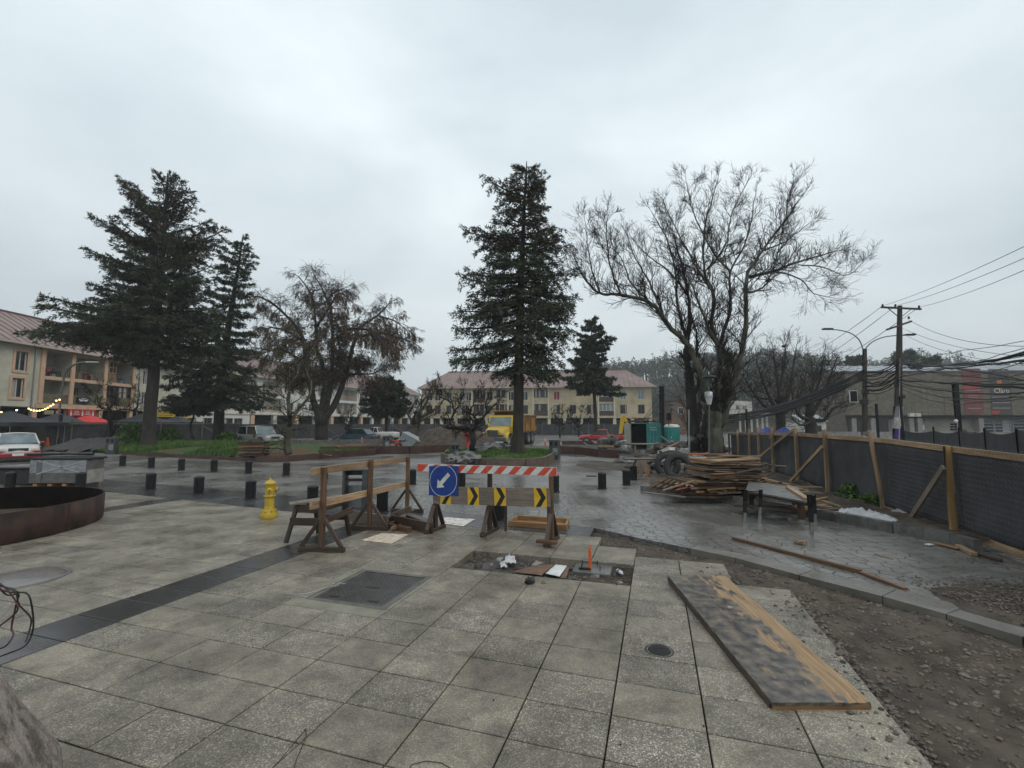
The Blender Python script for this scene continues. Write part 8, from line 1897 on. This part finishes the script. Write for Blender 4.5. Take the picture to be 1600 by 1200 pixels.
lp = thing('street_lamp', 'street lamp pole with two curved arms, painted white and purple at its foot', 'street lamp', V0_(V_(1350, 690, 29)))
o_ = lp.location; q0 = V0_(o_); q1 = V_(1351, 545, 29); zt_ = q1.z
MB().tube([q0.lerp(q1, 1.4 / zt_), q0.lerp(q1, .999)], [.16, .12], 10).build('shaft', MT['grey'] if False else MT['pole'], lp, off=o_)
MB().tube([q0.lerp(q1, .9 / zt_), q0.lerp(q1, 1.399 / zt_)], .20, 10).build('white_band', bpy.data.materials['dirty_whitewash'], lp, off=o_); MB().tube([q0, q0.lerp(q1, .899 / zt_)], .21, 10).build('purple_band', MT['purple'], lp, off=o_)
curve_px([(1349, 548), (1343, 532), (1330, 521), (1312, 516), (1300, 515)], 29, .035, 7, MT['grey'], lp, 'arm'); curve_px([(1352, 545), (1362, 535), (1380, 527), (1402, 524), (1412, 524)], 29, .035, 7, MT['grey'], lp, 'arm')
for x, y in ((1293, 514), (1422, 523)):
 c_ = V_(x, y, 29); MB().box(c_, (.62, .26, .10)).build('lamp_head', MT['blackmat'], lp, off=o_, bev=.03)
for (x, y, s_) in ((1350, 565, 5), (1349, 590, 6), (1352, 612, 6), (1350, 628, 7)): MB().box(V_(x, y, 28.8), (s_ * .05, .3, s_ * .045)).build('clamp_box', MT['rubber'], lp, off=o_, bev=.02)
sg2 = thing('hanging_sign', 'small black sign with a white border beside the street lamp pole', 'sign', V_(1334, 628, 28.6)); MB().box((0, 0, .35), (.50, .06, .75)).build('white_border', MT['white_paint'], sg2); MB().box((0, -.035, .35), (.42, .02, .67)).build('black_face', MT['black'], sg2); MB().beam((.25, .02, .35), (.55, .1, .35), .04, .04).build('bracket', MT['rubber'], sg2)
for (x0, y0, x1, y1, Y, r, l) in ((1492, 598, 1501, 700, 22, .13, 'thick black leaning post in front of the concrete building'), (1369, 632, 1373, 690, 27, .07, 'thin black post between the lamp pole and the utility pole'), (1406, 620, 1413, 690, 25, .06, 'thin black strut leaning against the utility pole'), (1034, 604, 1034, 690, 36, .20, 'thick dark post with cable stays right of the yellow building'), (1166, 640, 1167, 675, 36, .08, 'thin black post in front of the white columned building'), (1072, 590, 1075, 690, 34, .05, 'thin dark pole behind the bare trees')):
 a = V_(x0, y0, Y); b = V0_(V_(x1, y1, Y)); t = thing('dark_post', l, 'post', b); MB().tube([b, a], [r * 1.05, r], 8).build('shaft', MT['black'], t, off=b); MB().lathe([(r * 1.08, 0), (r * 1.1, .04), (0, .05)], 8, c=a).build('cap', MT['rubber'], t, off=b)
t = thing('street_lamp', 'conical park lamp on a grey pole right of the container', 'street lamp', V0_(V_(1049, 690, 34))); o_ = t.location
MB().tube([o_, V_(1049, 645, 34)], .05, 8).build('pole', MT['grey'], t, off=o_); c_ = V_(1049, 645, 34); MB().lathe([(.05, 0), (.26, .62), (.28, .68), (0, .72)], 12, c=c_).build('lantern', MT['grey'], t, off=o_)
MB().lathe([(.20, .30), (.22, .50)], 12, c=c_).build('glass', MT['glass_blue'], t, off=o_)
t = thing('speaker_box', 'black box on a thin post left of the conical lamp', 'box', V0_(V_(1045, 690, 33.2))); o_ = t.location; MB().tube([o_, V_(1045, 656, 33.2)], .03, 6).build('post', MT['black'], t, off=o_); MB().box(V_(1045, 651, 33.2), (.28, .2, .52)).build('box', MT['black'], t, off=o_)
t = thing('street_lamp', 'park lamp with flat round hood and white glass before the bare tree trunks', 'street lamp', V0_(V_(1108, 712, 23))); o_ = t.location
MB().tube([o_, V_(1108, 632, 23)], .045, 8).build('pole', MT['grey'], t, off=o_)
MB().lathe([(.10, 0), (.17, .32), (.18, .34)], 12, c=V_(1108, 632, 23)).build('glass', MT['white_paint'], t, off=o_); MB().lathe([(.19, .34), (.19, .62), (.12, .66), (0, .68)], 12, c=V_(1108, 632, 23)).build('hood', MT['steel'], t, off=o_)
MB().tube([V_(1108, 613, 23), V_(1107, 590, 23)], .03, 6).build('stem', MT['grey'], t, off=o_); MB().lathe([(.03, 0), (.30, -.03), (.36, -.08), (.37, -.06), (.28, .03), (.06, .08), (0, .09)], 18, c=V_(1108, 588, 23)).build('disc', MT['blackmat'], t, off=o_)
t = thing('thin_pole', 'pale thin metal pole standing left of the mossy trunk', 'pole', V0_(V_(1077, 712, 23.5))); o_ = t.location; MB().tube([o_, V_(1076, 640, 23.5)], .045, 8).build('shaft', MT['steel'], t, off=o_); MB().lathe([(.10, 0), (.10, .03), (.05, .08)], 10, c=o_).build('base', MT['steel'], t, off=o_)
t = thing('traffic_light', 'black traffic light behind the trunks of the bare tree', 'traffic light', V0_(V_(1093, 700, 31))); o_ = t.location; MB().tube([o_, V_(1093, 628, 31)], .05, 8).build('pole', MT['black'], t, off=o_); MB().box(V_(1092, 645, 30.8), (.34, .24, 1.2)).build('housing', MT['black'], t, off=o_)
for k in range(3): MB().lathe([(.13, 0), (.14, .12)], 10, c=V_(1092, 636 + 8 * k, 30.66), M=Matrix.Rotation(math.pi / 2, 4, 'X')).build('visor', MT['blackmat'], t, off=o_)
t = thing('traffic_light', 'small black traffic light on a pale post beyond the fence at right', 'traffic light', V0_(V_(1495, 705, 21))); o_ = t.location
MB().tube([o_, V_(1495, 660, 21)], .035, 8).build('post', MT['steel'], t, off=o_); MB().lathe([(0, 0), (.09, 0), (.09, .03), (0, .04)], 12, c=V_(1493, 658, 20.9), M=Matrix.Rotation(math.pi / 2, 4, 'X')).build('round_plate', MT['white_paint'], t, off=o_)
for k in range(3): MB().box(V_(1490, 663 + 4 * k, 20.9), (.2, .12, .07)).build('signal_box', MT['black'], t, off=o_)
t = thing('dark_shrub', 'dark round shrub beside the thick black post beyond the fence', 'shrub', V0_(V_(1513, 690, 24))); blob((0, 0, 1.15), .42, 1.1, 1, .75, 8, .8, 3).build('leaves', MT['needle'], t); MB().tube([(0, 0, 0), (0, 0, 1)], .04, 6).build('stem', MT['twig'], t)
t = thing('street_lamp', 'tall curved street lamp in front of the left balconies', 'street lamp', V0_(V_(92, 690, 36))); o_ = t.location
curve_px([(92, 690), (93, 640), (98, 600), (104, 580), (118, 569), (135, 566)], 36, .07, 8, MT['grey'], t, 'pole'); MB().box(V_(144, 566, 36), (.85, .3, .10)).build('lamp_head', MT['white_paint'], t, off=o_, bev=.03)
MB().tube([o_, Vector((o_.x, o_.y, 2.6))], .12, 8).build('base_sleeve', MT['blackmat'], t, off=o_)
t = thing('string_lights', 'string of warm round bulbs hanging from the lamp before the left shops', 'string lights', V_(70, 640, 35.5)); o_ = t.location
gl_ = glow('warm_bulb', (1.0, .55, .16), 5)
pts = curve([V_(x, y, 35.5) for x, y in ((-6, 645), (20, 642), (44, 636), (50, 640), (62, 642), (74, 638), (84, 630), (93, 624))], 8)
MB().tube(pts, .008, 4).build('cord', MT['black'], t, off=o_)
for k, (x, y) in enumerate(((2, 644), (26, 641), (45, 638.5), (48.5, 640.5), (53, 641.5), (57.5, 642), (62, 641.6), (66.5, 640.5), (71, 639), (75, 637), (79, 634.5), (83, 632), (88, 626), (93, 624.6))):
 MB().lathe([(0, -.06), (.045, -.04), (.06, 0), (.045, .04), (0, .06)], 8, c=V_(x, y, 35.4)).build('bulb', gl_ if k != 1 else glow('white_bulb', (.8, .9, 1), 4), t, off=o_)
def cable(label, P, Q, sag, r, n=14, group='overhead cables', wig=0, seed=0):
 rnd = random.Random(seed); pts = []
 for i in range(n + 1):
  u = i / n; p = P.lerp(Q, u); p.z -= sag * 4 * u * (1 - u); p += Vector((0, rnd.gauss(0, wig), rnd.gauss(0, wig))) * (0 < i < n); pts.append(p)
 c_ = P.copy(); o = MB().tube(pts, r, 5, False).build('cable', MT['black'], off=c_); o.location = c_; return tag(o, label, 'cable', group)
for k, (x, y, x2, y2, n_) in enumerate(((1379, 478, 1640, 366, 'topmost'), (1399, 478, 1640, 386, 'second'), (1436, 480, 1640, 405, 'third'))):
 cable(n_ + ' thin power line from the utility pole up to the right edge', V_(x, y, 26.85), V_(x2, y2, 13), .15, .011, group=None)
for k, (x, y, x2, y2, n_) in enumerate(((1379, 478, 1240, 560, 'topmost'), (1399, 478, 1240, 580, 'second'), (1436, 480, 1235, 600, 'third'))): cable(n_ + ' thin power line running from the utility pole away to the left', V_(x, y, 26.85), V_(x2, y2, 75), .6, .02, group=None)
cable('curving service line from the lower crossarm to the right edge', V_(1420, 500, 27), V_(1640, 540, 15), .5, .012, group=None)
cable('upper of two thin lines from mid pole to the right edge', V_(1408, 512, 27), V_(1640, 560, 15), .35, .010, group=None); cable('lower of two thin lines from mid pole to the right edge', V_(1408, 520, 27), V_(1640, 570, 15), .45, .010, group=None)
rnd = random.Random(31)
bund = [((1402, 563), (1640, 538), .035, .5), ((1402, 566), (1640, 545), .05, .35), ((1402, 575), (1640, 556), .02, .2), ((1402, 583), (1640, 572), .018, .6), ((1402, 590), (1640, 560), .03, -.1), ((1402, 592), (1640, 600), .035, .1), ((1402, 594), (1640, 608), .05, .0), ((1402, 597), (1640, 612), .03, .3), ((1402, 570), (1640, 596), .02, .2), ((1402, 600), (1640, 614), .02, .5), ((1402, 565), (1640, 530), .015, .5), ((1402, 575), (1640, 604), .03, -.3), ((1402, 588), (1640, 582), .015, .7), ((1402, 602), (1640, 598), .014, .9), ((1402, 562), (1640, 549), .014, .9), ((1402, 580), (1640, 548), .015, .2), ((1402, 595), (1640, 618), .014, .6), ((1402, 560), (1640, 525), .012, .1)]
for k, (a, b, r, sg_) in enumerate(bund): cable('black cable in the thick tangle between the utility pole and the right edge', V_(*a, 26.7), V_(*b, 14 + rnd.random() * 2), sg_, r, group='tangled cables right of the utility pole', wig=.02, seed=k)
for k in range(12):
 cable('black cable in the short tangle joining the lamp pole and the utility pole', V_(1350, 580 + k * 3, 28.8), V_(1403, 562 + k * 3.4, 26.8), .1 + .3 * rnd.random(), .02 + .02 * rnd.random(), 8, 'tangled cables between the two poles', .03, k + 50)
for k in range(11):
 cable('black cable in the sagging bundle running left from the lamp pole', V_(1350, 578 + k * 1.5, 28.8), V_(1085, 643 + k * .6, 60), 1.25 + .25 * rnd.random(), .04 + .02 * (k % 3 == 0), 16, 'cable bundle left of the lamp pole', .02, k + 80)
t = thing('cable_coil', 'coil of spare cable hanging in the tangle right of the utility pole', 'cable coil', V_(1432, 572, 25.5));
for k in range(5): MB().tube([Vector((.38 * math.cos(a / 12 * 6.283 + k), .03 * k, .16 * math.sin(a / 12 * 6.283 + k))) for a in range(13)], .02, 5, False).build('loop', MT['black'], t)
for k, (x0, y0, x1, y1) in enumerate(((1034, 610, 1000, 660), (1034, 625, 1004, 655), (1034, 630, 990, 668), (1034, 640, 1010, 662))): cable(['topmost', 'second', 'third', 'lowest'][k] + ' stay cable from the thick dark post down to the container', V_(x0, y0, 36), V_(x1, y1, 34), .15, .02, 8, None)
cable('slack line from the thick dark post towards the bare tree', V_(1034, 612, 36), V_(1078, 608, 33), .5, .02, 10, None)
fx2 = thing('cloth_fence', 'low sagging black cloth fence beyond the timber fence at right', 'fence', (20, 19, 0)); o_ = fx2.location
P_ = [V_(x, 690, Y) for x, Y in ((1410, 26), (1460, 22), (1500, 19), (1540, 16), (1590, 14), (1680, 12))]
for i in range(len(P_) - 1):
 a, b = V0_(P_[i]), V0_(P_[i + 1]); vs = [a.lerp(b, k / 8) + Vector((0, 0, z * (1.55 - .12 * math.sin(math.pi * k / 8) + .04 * i))) for z in (0, 1) for k in range(9)]
 MB().add(vs, [(k, k + 1, k + 10, k + 9) for k in range(8)], None, True).build('cloth_panel', MT['cloth'], fx2, off=o_); MB().tube([a, V0_(a, 1.75)], .04, 6).build('post', MT['black'], fx2, off=o_)
lw = thing('low_wall', 'low pale wall behind the fence in front of the concrete building', 'wall', (32, 46, 0)); MB().beam((27, 46, .55), (52, 44, .55), .2, 1.1).build('wall', MT['conc'], lw, off=lw.location)
bd_ = thing('bird', 'dark bird perched on the top twigs of the round bare tree beyond the fence', 'bird', V_(1225, 541, 46.5))
blob((0, 0, 0), .16, 1.7, .8, .9, 7, .1, 1).build('body', MT['rubber'], bd_); blob((.24, 0, .14), .08, 1.1, .9, 1, 6, .1, 2).build('head', MT['rubber'], bd_); MB().add([(-.22, -.05, .02), (-.22, .05, .02), (-.5, .06, -.1), (-.5, -.06, -.1)], [(0, 1, 2, 3)]).build('tail', MT['rubber'], bd_)
hz_ = MB().box((0, 130, 22), (760, 420, 47)).build('haze', None, kind='stuff')
m, t_, b, n = nodes('misty_air'); t_.nodes.remove(b); pv = n('ShaderNodeVolumePrincipled'); pv.inputs['Density'].default_value = .0008; pv.inputs['Color'].default_value = (.93, .97, .99, 1); t_.links.new(pv.outputs[0], t_.nodes['Material Output'].inputs['Volume'])
hz_.data.materials.clear(); hz_.data.materials.append(m); tag(hz_, 'thin pale mist hanging over the whole square', 'haze')
